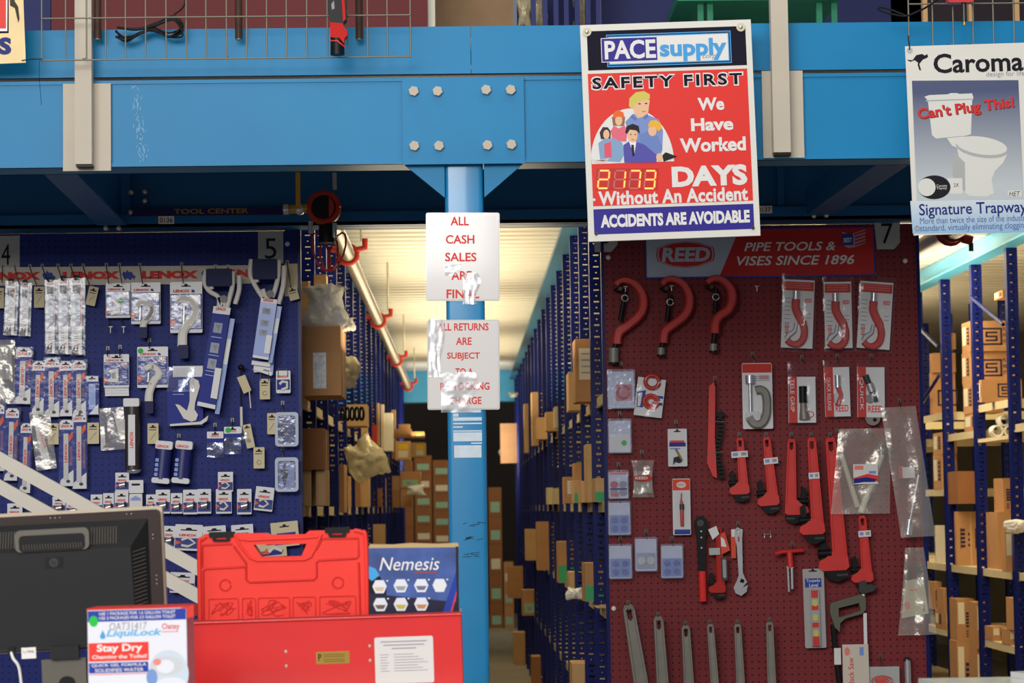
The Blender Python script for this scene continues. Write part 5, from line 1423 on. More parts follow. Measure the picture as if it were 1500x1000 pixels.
# three bagged small tools
for i, (x0, y0, x1, y1, lab, tx) in enumerate(((1153, 530, 1196, 621, 'bagged dark ball ended basin tool, first of three red edged cards', 'TELE GRIP'), (1206, 528, 1246, 612, 'bagged tube cutter on a red edged card with quick release lettering', 'QUICK RELEASE'), (1254, 528, 1297, 613, 'bagged tubing cutter on red edged card above a grey disc', 'QUICK'))):
    it = rect_item('bagged_tool', lab, 'packaged tool', x0, y0, x1, y1, (0.5, 1.5, 0)[i])
    m = it.mb(); m.slab(x0 + 1, y0 + (22 if i == 0 else 10), x1 - 2, y1 - 2, 4, 5, CARDW); m.rect(x0 + 1.5, y0 + (22 if i == 0 else 9), x0 + 14, y1 - 2, 5.2, M('header_red'))
    m.text(tx, x0 + 7 - 24, y0 + 46, x0 + 7 + 24, y0 + 52, 5.4, CARDW, .0, 0, -90)
    m.ell(x1 - 11, y1 - 14, 6.5, 5, 5.2, 5.2, TXTRED); m.ell(x1 - 11, y1 - 14, 5, 3.6, 5.3, 5.3, CARDW)
    it.part(m, 'card')
    m = it.mb()
    if i == 0: m.tube([(x0 + 22, y0 + 36, 9), (x0 + 22, y0 + 60, 9)], 6, BLACK, 12); m.tube([(x0 + 22, y0 + 58, 8), (x0 + 24, y0 + 84, 8)], [4, 8], ALU, 12)
    elif i == 1: m.tube([(x0 + 20, y0 + 22, 9), (x0 + 20, y0 + 40, 9)], 4, STEEL, 10); m.band([(x0 + 20, y0 + 36), (x0 + 24, y0 + 52), (x0 + 18, y0 + 66)], 3.6, 6, 11, CUTRED); m.rrect(x0 + 14, y0 + 48, x0 + 22, y0 + 62, 2, 6, 10, STEEL)
    else: m.tube([(x0 + 12, y0 + 22, 9), (x0 + 28, y0 + 60, 9)], [5, 3], DKSTEEL, 10); m.tube([(x0 + 18, y0 + 34, 9), (x0 + 22, y0 + 46, 9)], 5.5, STEEL, 10); m.ell(x0 + 18, y0 + 56, 6, 6, 6, 11, ALU)
    it.part(m, 'tool')
    if i: m = it.mb(); m.rect(x0 + 14, y1 - 24, x1 - 3, y1 - 4, 5.6, CARDW); m.text('REED', x0 + 16, y1 - 19, x1 - 5, y1 - 9, 5.8, TXTRED, .02); it.part(m, 'name_label')
    bag_film(it, lambda v: (x0 - 1 + 2 * v, x1 + 1 - 1 * v, y0 + (y1 - y0 + 1) * v), 12, 6, 13, 2, i + 40, CLEAR)
    hook((x0 + x1) / 2, y0 - 5, (x0 + x1) / 2, y0 + 3, ('the ball ended tool bag', 'the quick release tool bag', 'the bag above the grey disc')[i], 18)
it = rect_item('cutter_disc', 'grey round disc just below the last red edged bag', 'hand tool', 1266, 608, 1290, 624)
m = it.mb(); m.ell(1278, 612, 11, 11, .5, 4, ALU, 28, [ring(1281, 615, 3, 3, 12)]); it.single(m)

# pipe wrenches
def pipe_wrench(xt, yt, xb, yb_, w_, side, label, red=TOOLRED, labels=(), group=None, L=None, hd=1.0, fwd=0.0):
    th = math.degrees(math.atan2(xb - xt, yb_ - yt))
    L = L or math.hypot(xb - xt, yb_ - yt)
    cx_, cy_ = (xt + xb) / 2, (yt + yb_) / 2
    it = Item('pipe_wrench', label, 'pipe wrench', cx_, cy_, YP - fwd, th, group)
    t0 = cy_ - L / 2; s_ = side
    q = w_ * hd
    m = it.mb()
    wt, wb = w_ * .42, w_ * .62
    out = [(cx_ - wt, t0 + w_ * .3), (cx_ - wt * .6, t0), (cx_ + wt * .6, t0), (cx_ + wt, t0 + w_ * .3), (cx_ + wb, t0 + L - w_ * .3), (cx_ + wb * .5, t0 + L), (cx_ - wb, t0 + L)]
    hole = [(cx_ - wt * .45, t0 + w_ * .35), (cx_ + wt * .45, t0 + w_ * .35), (cx_ + wt * .45, t0 + w_ * 1.0), (cx_, t0 + w_ * 1.2), (cx_ - wt * .45, t0 + w_ * 1.0)]
    m.poly(out, 3, 7, red, [hole])
    for o in (-1, 1):
        m.band([(cx_ + o * wt * .8, t0 + w_ * .4), (cx_ + o * wb * .85, t0 + L - w_ * .4)], w_ * .1, 7, 8.6, red)
    m.tube([(cx_ - wt * .8, t0 + w_ * .4, 7), (cx_, t0 + w_ * .08, 7), (cx_ + wt * .8, t0 + w_ * .4, 7)], w_ * .12, red, 8)
    it.part(m, 'handle')
    m = it.mb()
    hx = cx_ + s_ * q * .55
    m.poly([(p[0], p[1]) for p in ([(cx_ - s_ * wb * 1.02, t0 + L - q * .9), (cx_ + s_ * wb * .9, t0 + L - q * 1.5), (cx_ + s_ * q * 1.2, t0 + L - q * .95), (cx_ + s_ * q * 1.7, t0 + L - q * .75), (cx_ + s_ * q * 1.85, t0 + L - q * .25), (cx_ + s_ * q * 1.5, t0 + L + q * .08), (cx_ - s_ * wb * .6, t0 + L + q * .12), (cx_ - s_ * wb * 1.05, t0 + L - q * .1)])], 2, 11, red)
    it.part(m, 'housing')
    m = it.mb(); m.poly([(cx_ + s_ * q * 1.1, t0 + L - q * 2.9), (cx_ + s_ * q * 1.6, t0 + L - q * 2.6), (cx_ + s_ * q * 1.55, t0 + L - q * .8), (cx_ + s_ * q * .95, t0 + L - q * .8)], 3, 9, BLACK)
    m.poly([(cx_ + s_ * q * 1.35, t0 + L + q * .1), (cx_ - s_ * wb * .9, t0 + L + q * .14), (cx_ - s_ * wb * .9, t0 + L + q * .7), (cx_ + s_ * q * .3, t0 + L + q * 1.05), (cx_ + s_ * q * 1.1, t0 + L + q * .8)], 3, 9, DKSTEEL if red is ALU else BLACK)
    it.part(m, 'hook_jaw')
    m = it.mb(); m.slab(cx_ - s_ * wb * .85, t0 + L + q * .4, cx_ + s_ * q * .4, t0 + L + q * .58, 9, 9.8, DKSTEEL) if s_ < 0 else m.slab(cx_ - wb * .85, t0 + L + q * .4, cx_ + q * .4, t0 + L + q * .58, 9, 9.8, DKSTEEL); it.part(m, 'teeth')
    m = it.mb(); m.tube([(cx_ + s_ * q * .7, t0 + L - q * 1.32, 6), (cx_ + s_ * q * 1.75, t0 + L - q * 1.32, 6)], q * .36, BLACK, 12); it.part(m, 'knurled_nut')
    for (fy, fx0, fx1) in labels:
        m = it.mb(); y = t0 + fy * L; m.slab(cx_ + fx0 * w_, y - 4.5, cx_ + fx1 * w_, y + 4.5, 8.7, 9.4, PAPER); m.rect(cx_ + fx0 * w_ + 2, y - 2.5, cx_ + fx0 * w_ + (fx1 - fx0) * w_ * .4, y + 2, 9.6, BPALE); m.rect(cx_ + fx1 * w_ - (fx1 - fx0) * w_ * .4, y - 2.5, cx_ + fx1 * w_ - 2, y + 2, 9.6, GREYP); it.part(m, 'price_label')
    return it
pipe_wrench(1083, 641, 1089, 722, 12, -1, 'smallest of the hanging red pipe wrenches, first of the row', labels=((.3, -1.2, .8),))
pipe_wrench(1122, 640, 1132, 738, 13, -1, 'second smallest red pipe wrench of the hanging row with white price label', labels=((.36, -.6, 1.0),))
pipe_wrench(1159, 643, 1157, 752, 14, 1, 'red pipe wrench whose jaw faces the others, third of the row')
pipe_wrench(1188, 641, 1197, 780, 15, -1, 'fourth red pipe wrench of the row with a white price label', labels=((.4, -.55, .5),), fwd=.036)
pipe_wrench(1216, 641, 1230, 832, 18, -1, 'largest red pipe wrench, partly covered by the clear cutter bag')
it = pipe_wrench(1262, 755, 1269, 850, 13, -1, 'slim red pipe wrench hanging below the clear cutter bag', labels=((.28, -.6, .8),))
for x, wh in ((1083, 'the smallest red pipe wrench'), (1122, 'the second smallest red pipe wrench'), (1159, 'the third red pipe wrench'), (1188, 'the fourth red pipe wrench'), (1216, 'the largest red pipe wrench')): hook(x, 638, x, 646, wh, 12)
# grey aluminium wrenches, handles only in view
for i, (xt, yt, xb, ybm, w_, lab) in enumerate(((920, 886, 955, 1100, 20, 'largest grey aluminium pipe wrench handle, tilted at the edge of red board'), (964, 903, 976, 1090, 16.5, 'second grey aluminium wrench handle, nearly upright with open loop'),
                                        (1004, 916, 1013, 1085, 14.5, 'third grey aluminium wrench handle, with a thick rounded top'), (1040, 914, 1052, 1080, 11.5, 'fourth grey aluminium wrench handle with narrow double edge'),
                                        (1080, 914, 1088, 1080, 12, 'fifth grey aluminium wrench handle, next before the last'), (1127, 911, 1132, 1080, 12, 'last grey aluminium wrench handle, nearest the level pack'))):
    pipe_wrench(xt, yt, xb, ybm, w_, -1, lab, ALU, fwd=.036 * (i % 2))
    hook(xt, yt - 2, xt, yt + w_ * .5, 'the ' + ('largest', 'second', 'third', 'fourth', 'fifth', 'last')[i] + ' grey aluminium wrench', 12)

# chain wrench strip in red and black
it = rect_item('chain_wrench', 'long thin red bar with a black chain, hanging alone mid board', 'chain wrench', 1034, 560, 1062, 702)
m = it.mb(); m.poly([(1039, 566), (1046, 560), (1048, 568), (1046, 640), (1048, 700), (1042, 697), (1034, 678), (1036, 640)], 3, 9, TOOLRED); it.part(m, 'bar')
m = it.mb()
for i in range(17): m.rrect(1048 + 3 * math.sin(i * .5), 604 + i * 5.6, 1056 + 3 * math.sin(i * .5), 611 + i * 5.6, 2, 3 + (i % 2), 8, BLACK)
m.poly([(1049, 604), (1058, 602), (1062, 607), (1054, 613)], 3, 9, BLACK); it.part(m, 'chain')
m = it.mb(); m.tube([(1035, 617, 9.2), (1060, 618, 9.2)], .6, WIRE, 5); m.tube([(1035, 662, 9.2), (1058, 662, 9.2)], .6, WIRE, 5); it.part(m, 'wire_tie')
hook(1047, 556, 1047, 564, 'the long red chain bar', 10)

# clamshells and cards along the edge
def clam(x0, y0, x1, y1, label, kind, rot=ROLL):
    it = rect_item('clamshell', label, 'packaged part', x0, y0, x1, y1, rot)
    w_, h = x1 - x0, y1 - y0
    m = it.mb(); m.rrect(x0 + 1.5, y0 + 3, x1 - 1.5, y1 - 1.5, 2, 3, 4, M('clam_card', (196, 204, 226), rough=.35, coat=.3))
    if kind == 'reels': m.rrect(x0 + w_ * .3, y0 + h * .38, x1 - w_ * .1, y0 + h * .8, 3, 4, 4.3, M('insert_pink', (196, 132, 140))); m.tube([(p[0], p[1], 5) for p in ring(x0 + w_ * .58, y0 + h * .58, 9, 9, 17)], 1.5, CUTRED, 6)
    if kind == 'dot': m.rrect(x0 + 3, y0 + h * .45, x1 - 3, y1 - 3, 2, 4, 4.3, CARDW)
    if kind == 'wheels':
        for r_ in range(2):
            for c_ in range(2): m.ell(x0 + w_ * (.3 + .42 * c_), y0 + h * (.5 + .28 * r_), 6, 5, 4, 4.5, CUTRED if (r_ == 0 and c_ == 0) else M('wheel_grey', (150, 150, 165)))
        m.rect(x0 + 3, y0 + h * .62, x1 - 3, y0 + h * .68, 4.6, NAVY); m.rect(x0 + 3, y0 + h * .08, x1 - 3, y0 + h * .16, 4.6, M('header_pink')); m.rect(x0 + 4, y1 - 8, x0 + 16, y1 - 4, 4.7, ORANGE)
    if kind == 'blue':
        m.rrect(x0 + 2.5, y0 + h * .42, x1 - 2.5, y1 - 3, 2, 4, 4.3, M('insert_blue', (132, 150, 206)))
        for r_ in range(2):
            for c_ in range(2): m.ell(x0 + w_ * (.3 + .4 * c_), y0 + h * (.56 + .24 * r_), 5, 4.5, 4.3, 5.4, M('wheel_blue', (106, 120, 180)))
    if kind == 'steel':
        m.rrect(x0 + 3, y0 + h * .46, x1 - 3, y1 - 4, 2, 4, 4.3, M('insert_grey', (160, 168, 196)))
        for c_ in range(2): m.ell(x0 + w_ * (.3 + .4 * c_), y0 + h * .68, 6, 6, 4.3, 5.6, STEEL)
    it.part(m, 'insert_card')
    if kind == 'dot': m = it.mb(); m.ell(x0 + w_ * .68, y0 + h * .7, 4, 4, 4.5, 4.8, GREEN); it.part(m, 'dot_sticker')
    m = it.mb(); m.rrect(x0, y0, x1, y1, 3, 2, 11, CLAM, mside=CLAM); it.part(m, 'shell')
    hook((x0 + x1) / 2, y0 - 6, (x0 + x1) / 2 + 1, y0 + 4, 'the ' + label.split(',')[0][:60], 12)
    return it
clam(889, 541, 930, 599, 'shiny pack with a pink square insert, topmost at the board edge', 'reels')
clam(890, 613, 925, 664, 'pale clamshell with green dot, at the board edge', 'dot')
clam(890, 688, 921, 731, 'small wheel card with red and navy print, at the board edge', 'wheels')
clam(890, 733, 924, 784, 'blue tinted clamshell under the wheel card, at the board edge', 'blue')
clam(891, 796, 926, 848, 'blue tinted clamshell, lowest at the board edge', 'blue')
clam(929, 786, 963, 837, 'bright clamshell with steel wheels, between two blue tinted ones', 'steel')
clam(967, 796, 1001, 847, 'blue tinted clamshell with four wheels, nearest the black ratchet', 'blue')
it = rect_item('ring_card', 'tilted white card with a red ring and red coil, beside the shiny pack', 'packaged part', 930, 552, 972, 612, -7)
m = it.mb(); m.slab(931, 554, 972, 610, 4, 5, CARDW); m.poly([(932, 576), (945, 572), (943, 598), (934, 598)], 5.2, 5.2, BLUE); m.poly([(934, 578), (940, 576), (939, 596), (935, 597)], 5.3, 5.3, CARDW); m.rect(956, 578, 971, 582, 5.2, BLUE); m.rect(956, 588, 971, 592, 5.2, BLUE); it.part(m, 'card')
m = it.mb(); m.tube([(p[0], p[1], 8) for p in ring(952, 559, 10, 9.5, 25)], 3.2, CUTRED, 8); it.part(m, 'red_ring')
m = it.mb(); m.tube([(p[0], p[1], 7) for p in ring(954, 588, 10.5, 9.5, 25)], 2.6, M('coil_red', (206, 60, 40), rough=.35), 8); m.tube([(p[0], p[1], 7) for p in ring(954, 588, 6, 5.5, 21)], 1.6, M('coil_red'), 8); it.part(m, 'red_coil')
bag_film(it, lambda v: (930 , 973 , 566 + 46 * v), 8, 6, 11, 1.6, 61, CLEAR)
it = rect_item('part_card', 'white card with blue red band and small brass lever part', 'packaged part', 978, 628, 1006, 683, ROLL)
m = it.mb(); m.rrect(978, 628, 1006, 683, 1.5, 4, 5, CARDW); flap_hole(m, 992, 630, 5.2, 5); m.rect(980, 648, 1004, 654, 5.2, NAVY); m.rect(981, 645, 1002, 648, 5.2, RED); m.rect(981, 656, 996, 658, 5.2, BPALE); it.part(m, 'card')
m = it.mb(); m.tube([(989, 657, 7), (998, 674, 7)], 1.6, M('brass'), 8); m.poly([(985, 680), (986, 670), (993, 668), (998, 675), (994, 678), (988, 676)], 6, 8.5, BLACK); it.part(m, 'lever')
m = it.mb(); m.slab(978, 628, 1006, 683, 3, 11, CLEAR); it.part(m, 'film'); hook(990, 620, 991, 631, 'the white card with brass lever', 10)
it = rect_item('parts_bag', 'pinched clear bag with a red printed band, between wheel card and lever card', 'bag', 924, 674, 958, 728)
m = it.mb(); m.slab(928, 690, 955, 722, 4, 5, M('bag_grey', (150, 146, 140))); m.poly([(928, 697), (950, 695), (955, 700), (950, 705), (928, 703)], 11, 11.2, M('header_red')); m.text('REED', 930, 698, 948, 702, 11.5, CARDW, .02); it.part(m, 'insert_card')
bag_film(it, lambda v: (925 + 3 * math.sin(3 * v), 958 - 3 * math.sin(3 * v), 674 + 54 * v), 10, 7, 7, 3.5, 62); hook(940, 664, 941, 677, 'the pinched clear bag', 12)
it = rect_item('blister_card', 'narrow red topped blister card with a thin red hand tool', 'packaged tool', 985, 701, 1011, 783)
m = it.mb(); m.rrect(985, 701, 1011, 783, 1.5, 4, 5, CARDW); m.rect(985.5, 702, 1010.5, 718, 5.2, M('header_orange', (226, 76, 50))); m.ell(998, 710, 7, 4.5, 5.3, 5.3, CARDW); m.text('REED', 993, 708, 1003, 712, 5.4, TXTRED); m.rect(987, 775, 1010, 782, 5.3, BLUE); it.part(m, 'card')
m = it.mb(); m.tube([(998, 722, 8), (997, 730, 8), (998, 740, 8), (998, 770, 8)], [.8, 1, 3, 2.6], CUTRED, 10); m.tube([(998, 738, 8.5), (998, 746, 8.5)], 3.4, DKSTEEL, 10); it.part(m, 'hand_tool')
m = it.mb(); m.rrect(987, 719, 1010, 779, 2, 5.4, 12, CLEAR); it.part(m, 'blister')

# ratchet, small wrench, adjustable wrench, T key
it = rect_item('ratchet_wrench', 'black ratchet wrench with a bright red grip hanging head up', 'ratchet', 1018, 755, 1037, 883)
m = it.mb(); m.poly([(1018, 764), (1022, 757), (1030, 755), (1036, 762), (1036, 775), (1033, 790), (1032, 838), (1022, 838), (1021, 790), (1018, 776)], 3, 9, BLACK); m.ell(1026, 766, 5, 5, 9.1, 10.5, DKSTEEL); it.part(m, 'head')
for y in (778, 787, 802): m = it.mb(); m.ell(1027, y, 1.4, 1.4, 9.1, 9.6, STEEL, 10); it.part(m, 'pin')
m = it.mb(); m.tube([(1027.5, 836, 6), (1028, 880, 6)], [6, 5.6], M('grip_red', (226, 40, 32), rough=.25, coat=.6), 12); it.part(m, 'grip')
it = pipe_wrench(1052, 772, 1055, 866, 10, -1, 'small dark red pipe wrench with paper tags and bar gauge, beside the ratchet', M('wrench_dark_red', (178, 40, 34), rough=.4))
m = it.mb(); m.poly([(1038, 775), (1050, 770), (1054, 782), (1044, 790)], 9, 9.6, CARDW); m.poly([(1056, 782), (1062, 779), (1069, 806), (1056, 812)], 9, 9.6, M('tag_orange', (214, 80, 56))); m.poly([(1056, 786), (1061, 790), (1064, 801), (1056, 800)], 9.8, 9.8, CARDW); m.slab(1038, 802, 1054, 812, 11, 11.6, SHEETG); it.part(m, 'paper_tag')
m = it.mb(); m.rrect(1055, 815, 1064, 850, 3, 4, 11, DKSTEEL); m.rrect(1057, 819, 1062, 846, 2, 11.1, 11.4, GREYP); it.part(m, 'bar_gauge')
it = rect_item('adjustable_wrench', 'chrome adjustable wrench hanging jaw down on an orange backed card', 'wrench', 1072, 773, 1095, 872)
m = it.mb(); m.slab(1071, 775, 1078, 817, 2, 3, M('tag_orange')); m.slab(1072, 775, 1088, 786, 2, 3.2, CARDW); it.part(m, 'backing_card')
m = it.mb(); m.poly([(1077, 775), (1081, 772), (1085, 775), (1087, 786), (1087, 838), (1090, 846), (1093, 852), (1086, 860), (1094, 856), (1092, 866), (1084, 872), (1076, 868), (1073, 860), (1078, 850), (1081, 842), (1079, 800), (1076, 784)], 3, 7, STEEL, [ring(1081, 778, 2, 2.6, 10)]); it.part(m, 'body')
m = it.mb(); m.tube([(1083, 849, 7.4), (1088, 851, 7.4)], 2.6, BLACK, 10); it.part(m, 'worm_screw')
m = it.mb(); m.slab(1080.5, 786, 1083, 793, 7.1, 7.4, CUTRED); it.part(m, 'logo_patch')
hook(1081, 768, 1081, 777, 'the chrome adjustable wrench', 10)
it = rect_item('tee_key', 'red T handle key with two chrome prongs', 'hand tool', 1133, 803, 1178, 866)
m = it.mb(); m.tube(smooth_path([(1134, 811, 12), (1144, 808, 10), (1158, 807, 8), (1176, 806, 4)], 4), 3, TOOLRED, 10); m.tube([(1156, 808, 8), (1157, 830, 8)], 4.6, TOOLRED, 12); it.part(m, 'handle')
m = it.mb(); m.tube([(1151, 830, 8), (1161, 831, 8)], 2, STEEL, 10); m.tube([(1153, 831, 8), (1154, 866, 8)], 1.8, STEEL, 10); m.tube([(1159, 831, 8), (1159, 862, 8)], 2.2, STEEL, 10); it.part(m, 'prongs')
hook(1160, 798, 1160, 804, 'the red T handle key', 8)
# level in a pack
it = rect_item('torpedo_level', 'silver spirit level with red bands in a long clear pack', 'level', 1177, 833, 1208, 948, 1.6)
m = it.mb(); m.rrect(1177, 833, 1208, 948, 2, 2.5, 3.5, M('pack_grey', (172, 170, 166), rough=.35, coat=.3)); flap_hole(m, 1192, 834.5, 3.8, 6); m.rect(1180, 847, 1204, 860, 3.8, BLUE); m.text('Torpedo', 1182, 848, 1202, 853.5, 4, CARDW, .01); m.text('Level', 1186, 854, 1199, 859.5, 4, CARDW, .01); it.part(m, 'card')
m = it.mb(); m.rrect(1186, 862, 1199, 945, 1, 4, 10, STEEL); it.part(m, 'bar')
for y0, y1 in ((864, 875), (886, 893), (911, 918), (931, 945)): m = it.mb(); m.slab(1187.5, y0, 1197.5, y1, 10.1, 10.4, TOOLRED); it.part(m, 'red_band')
for y0 in (878, 899, 922): m = it.mb(); m.rrect(1189, y0, 1196, y0 + 9, 2, 10.1, 11, M('vial_yellow', (206, 200, 84), rough=.2)); it.part(m, 'vial')
m = it.mb(); m.slab(1177, 833, 1208, 948, 3.6, 12.5, CLEAR); it.part(m, 'film')
# hacksaw
OLIVE = M('olive_metal', (98, 98, 84), rough=.4, metal=.3)
it = rect_item('hacksaw', 'olive grey hacksaw frame hung handle end up below the wrenches', 'hacksaw', 1214, 870, 1272, 1005)
out = [(1216, 884), (1222, 881), (1256, 872), (1263, 870), (1268, 876), (1268, 893), (1262, 899), (1238, 905), (1230, 912), (1229, 925), (1222, 918), (1215, 896)]
m = it.mb(); m.poly(out, 3, 10, OLIVE, [[(1228, 890), (1258, 883), (1260, 894), (1232, 903), (1228, 903)]]); it.part(m, 'handle')
m = it.mb(); m.band([(1220, 914), (1222, 950), (1228, 1005), (1240, 1090)], [4, 3.5, 4, 4], 4, 8, BLACK); it.part(m, 'frame_bar')
m = it.mb(); m.ball(1265, 872, 7, 3.4, 4, 4, STEEL, 10); it.part(m, 'wing_nut')
m = it.mb(); m.slab(1220, 948, 1230, 972, 8.2, 8.9, PAPER); it.part(m, 'price_label')
m = it.mb(); m.slab(1264.5, 898, 1269.5, 948, 5, 6, CARDW); m.poly([(1232, 943), (1270, 943), (1271, 1080), (1232, 1080)], 9, 10.2, M('card_cream', (206, 196, 182), rough=.5)); m.text('Hack Saw', 1223, 979, 1265, 987, 10.5, TXTRED, .005, 0, 90); m.rect(1257, 947, 1263, 959, 10.5, BPALE); m.ell(1239, 953, 4, 6, 10.5, 10.5, M('header_pink')); it.part(m, 'blade_card')
it = rect_item('peg_hook', 'dark stubby bracket above the olive hacksaw handle', 'peg hook', 1256, 850, 1284, 868)
m = it.mb(); m.poly([(1257, 851), (1266, 849), (1268, 856), (1283, 858), (1278, 865), (1262, 869), (1256, 865)], .2, 12, DKSTEEL); it.single(m)
it = rect_item('logo_bag', 'clear bag with a red hexagon logo at the bottom of the red board', 'bag', 1260, 973, 1318, 1030)
m = it.mb(); m.slab(1262, 976, 1317, 1028, 4, 5, SHEETG); m.text('REED', 1280, 992, 1300, 999, 12.2, TXTRED, .04); m.tube([(p[0], p[1], 12) for p in ring(1290, 996, 15, 7, 25)], .8, TXTRED, 5); it.part(m, 'card')
bag_film(it, lambda v: (1259, 1319, 972 + 58 * v), 8, 8, 8, 2, 71, CLEAR); hook(1289, 962, 1289, 976, 'the red hexagon logo bag', 12)
it = rect_item('steel_rod', 'short upright steel tube with rounded top beside the logo bag', 'hand tool', 1323, 962, 1334, 1010)
m = it.mb(); m.tube([(1328.5, 966, 6), (1329.5, 1060, 6)], 5, STEEL, 12); m.ball(1328.5, 966, 6, 6, 4.5, 5, DKSTEEL, 12); it.single(m)
# the three large clear bags
it = rect_item('cutter_bag', 'big clear bag with two pale rods and a red white blue label', 'bag', 1215, 628, 1305, 755)
m = it.mb(); m.tube([(1232, 664, 7), (1254, 742, 7)], [3.6, 4.4], M('rod_cream', (206, 200, 176), rough=.4), 10); m.tube([(1293, 664, 8), (1258, 750, 8)], [3.4, 5], M('rod_cream'), 10); it.part(m, 'rods')
m = it.mb(); m.ball(1295, 660, 9, 9, 8, 6, DKSTEEL, 12); m.ball(1286, 656, 9, 5, 5, 4, BLACK, 10); it.part(m, 'cutter_head')
m = it.mb(); m.slab(1247, 680, 1283, 709, 17.5, 17.9, PAPER); m.rect(1249, 682, 1262, 688, 18.1, M('header_pink')); m.rect(1270, 690, 1280, 694, 18.1, BPALE); m.poly([(1247, 704), (1247, 700), (1268, 694), (1283, 697), (1283, 706), (1270, 703)], 18.1, 18.1, RED); m.poly([(1247, 708), (1248, 701), (1266, 699), (1281, 702), (1278, 706), (1262, 706)], 18.2, 18.2, NAVY); it.part(m, 'label')
bag_film(it, lambda v: (1228 - 14 * v, 1304 - 4 * v, 628 + 124 * v), 16, 11, 12, 4, 81)
for x, nm in ((1229, 'near'), (1254, 'middle'), (1276, 'far')): hook(x - 3, 632, x, 640, 'the big clear cutter bag at its %s corner' % nm if nm != 'middle' else 'the big clear cutter bag at its middle', 18)
it = rect_item('strap_bag', 'tall narrow clear bag with a long chrome socket handle and bent red rod', 'bag', 1293, 595, 1360, 790, 3, YP - .045)
m = it.mb(); m.tube([(1344, 696, 8), (1326, 766, 8)], 1.9, STEEL, 8); m.tube([(1327, 760, 8), (1323, 782, 8)], [5, 6], STEEL, 12); it.part(m, 'socket_handle')
m = it.mb(); m.tube(smooth_path([(1324, 672, 8), (1334, 674, 8), (1343, 680, 8), (1345, 690, 8)], 4), 2.2, M('rod_rust', (132, 66, 50), rough=.4), 8); it.part(m, 'bent_rod')
m = it.mb(); m.slab(1316, 682, 1339, 700, 5, 5.6, CARDW); m.rect(1316, 682, 1321, 700, 5.8, M('header_red')); m.rect(1322, 682, 1338, 684, 5.8, DKSTEEL); it.part(m, 'label')
bag_film(it, lambda v: (1294 + 18 * v, 1345 + 17 * v, 596 + 190 * v), 18, 8, 12, 4, 82); hook(1317, 588, 1317, 600, 'the tall narrow clear bag', 14)
it = rect_item('fitting_bag', 'clear bag with pale instruction sheet, lowest of the three big bags', 'bag', 1310, 800, 1368, 928, 1.5)
m = it.mb(); m.poly([(1325, 850), (1352, 846), (1358, 898), (1318, 904)], 6, 6.8, M('sheet_pale', (200, 192, 164), rough=.6)); m.rect(1332, 862, 1342, 865, 7, M('header_pink')); m.rect(1350, 886, 1352, 895, 7, INK); m.ell(1327, 886, 4, 6, 7, 7, M('header_pink')); it.part(m, 'instruction_sheet')
m = it.mb(); m.poly([(1325, 826), (1332, 824), (1330, 848), (1324, 850)], 5, 8, DKSTEEL); m.poly([(1340, 824), (1348, 826), (1348, 846), (1340, 848)], 5, 8, DKSTEEL); it.part(m, 'fittings')
bag_film(it, lambda v: (1326 - 15 * v ** 1.2, 1353 + 15 * v, 802 + 126 * v - 2 * math.sin(6 * v)), 16, 8, 11, 4, 83); hook(1336, 778, 1336, 806, 'the lowest big clear bag', 12)

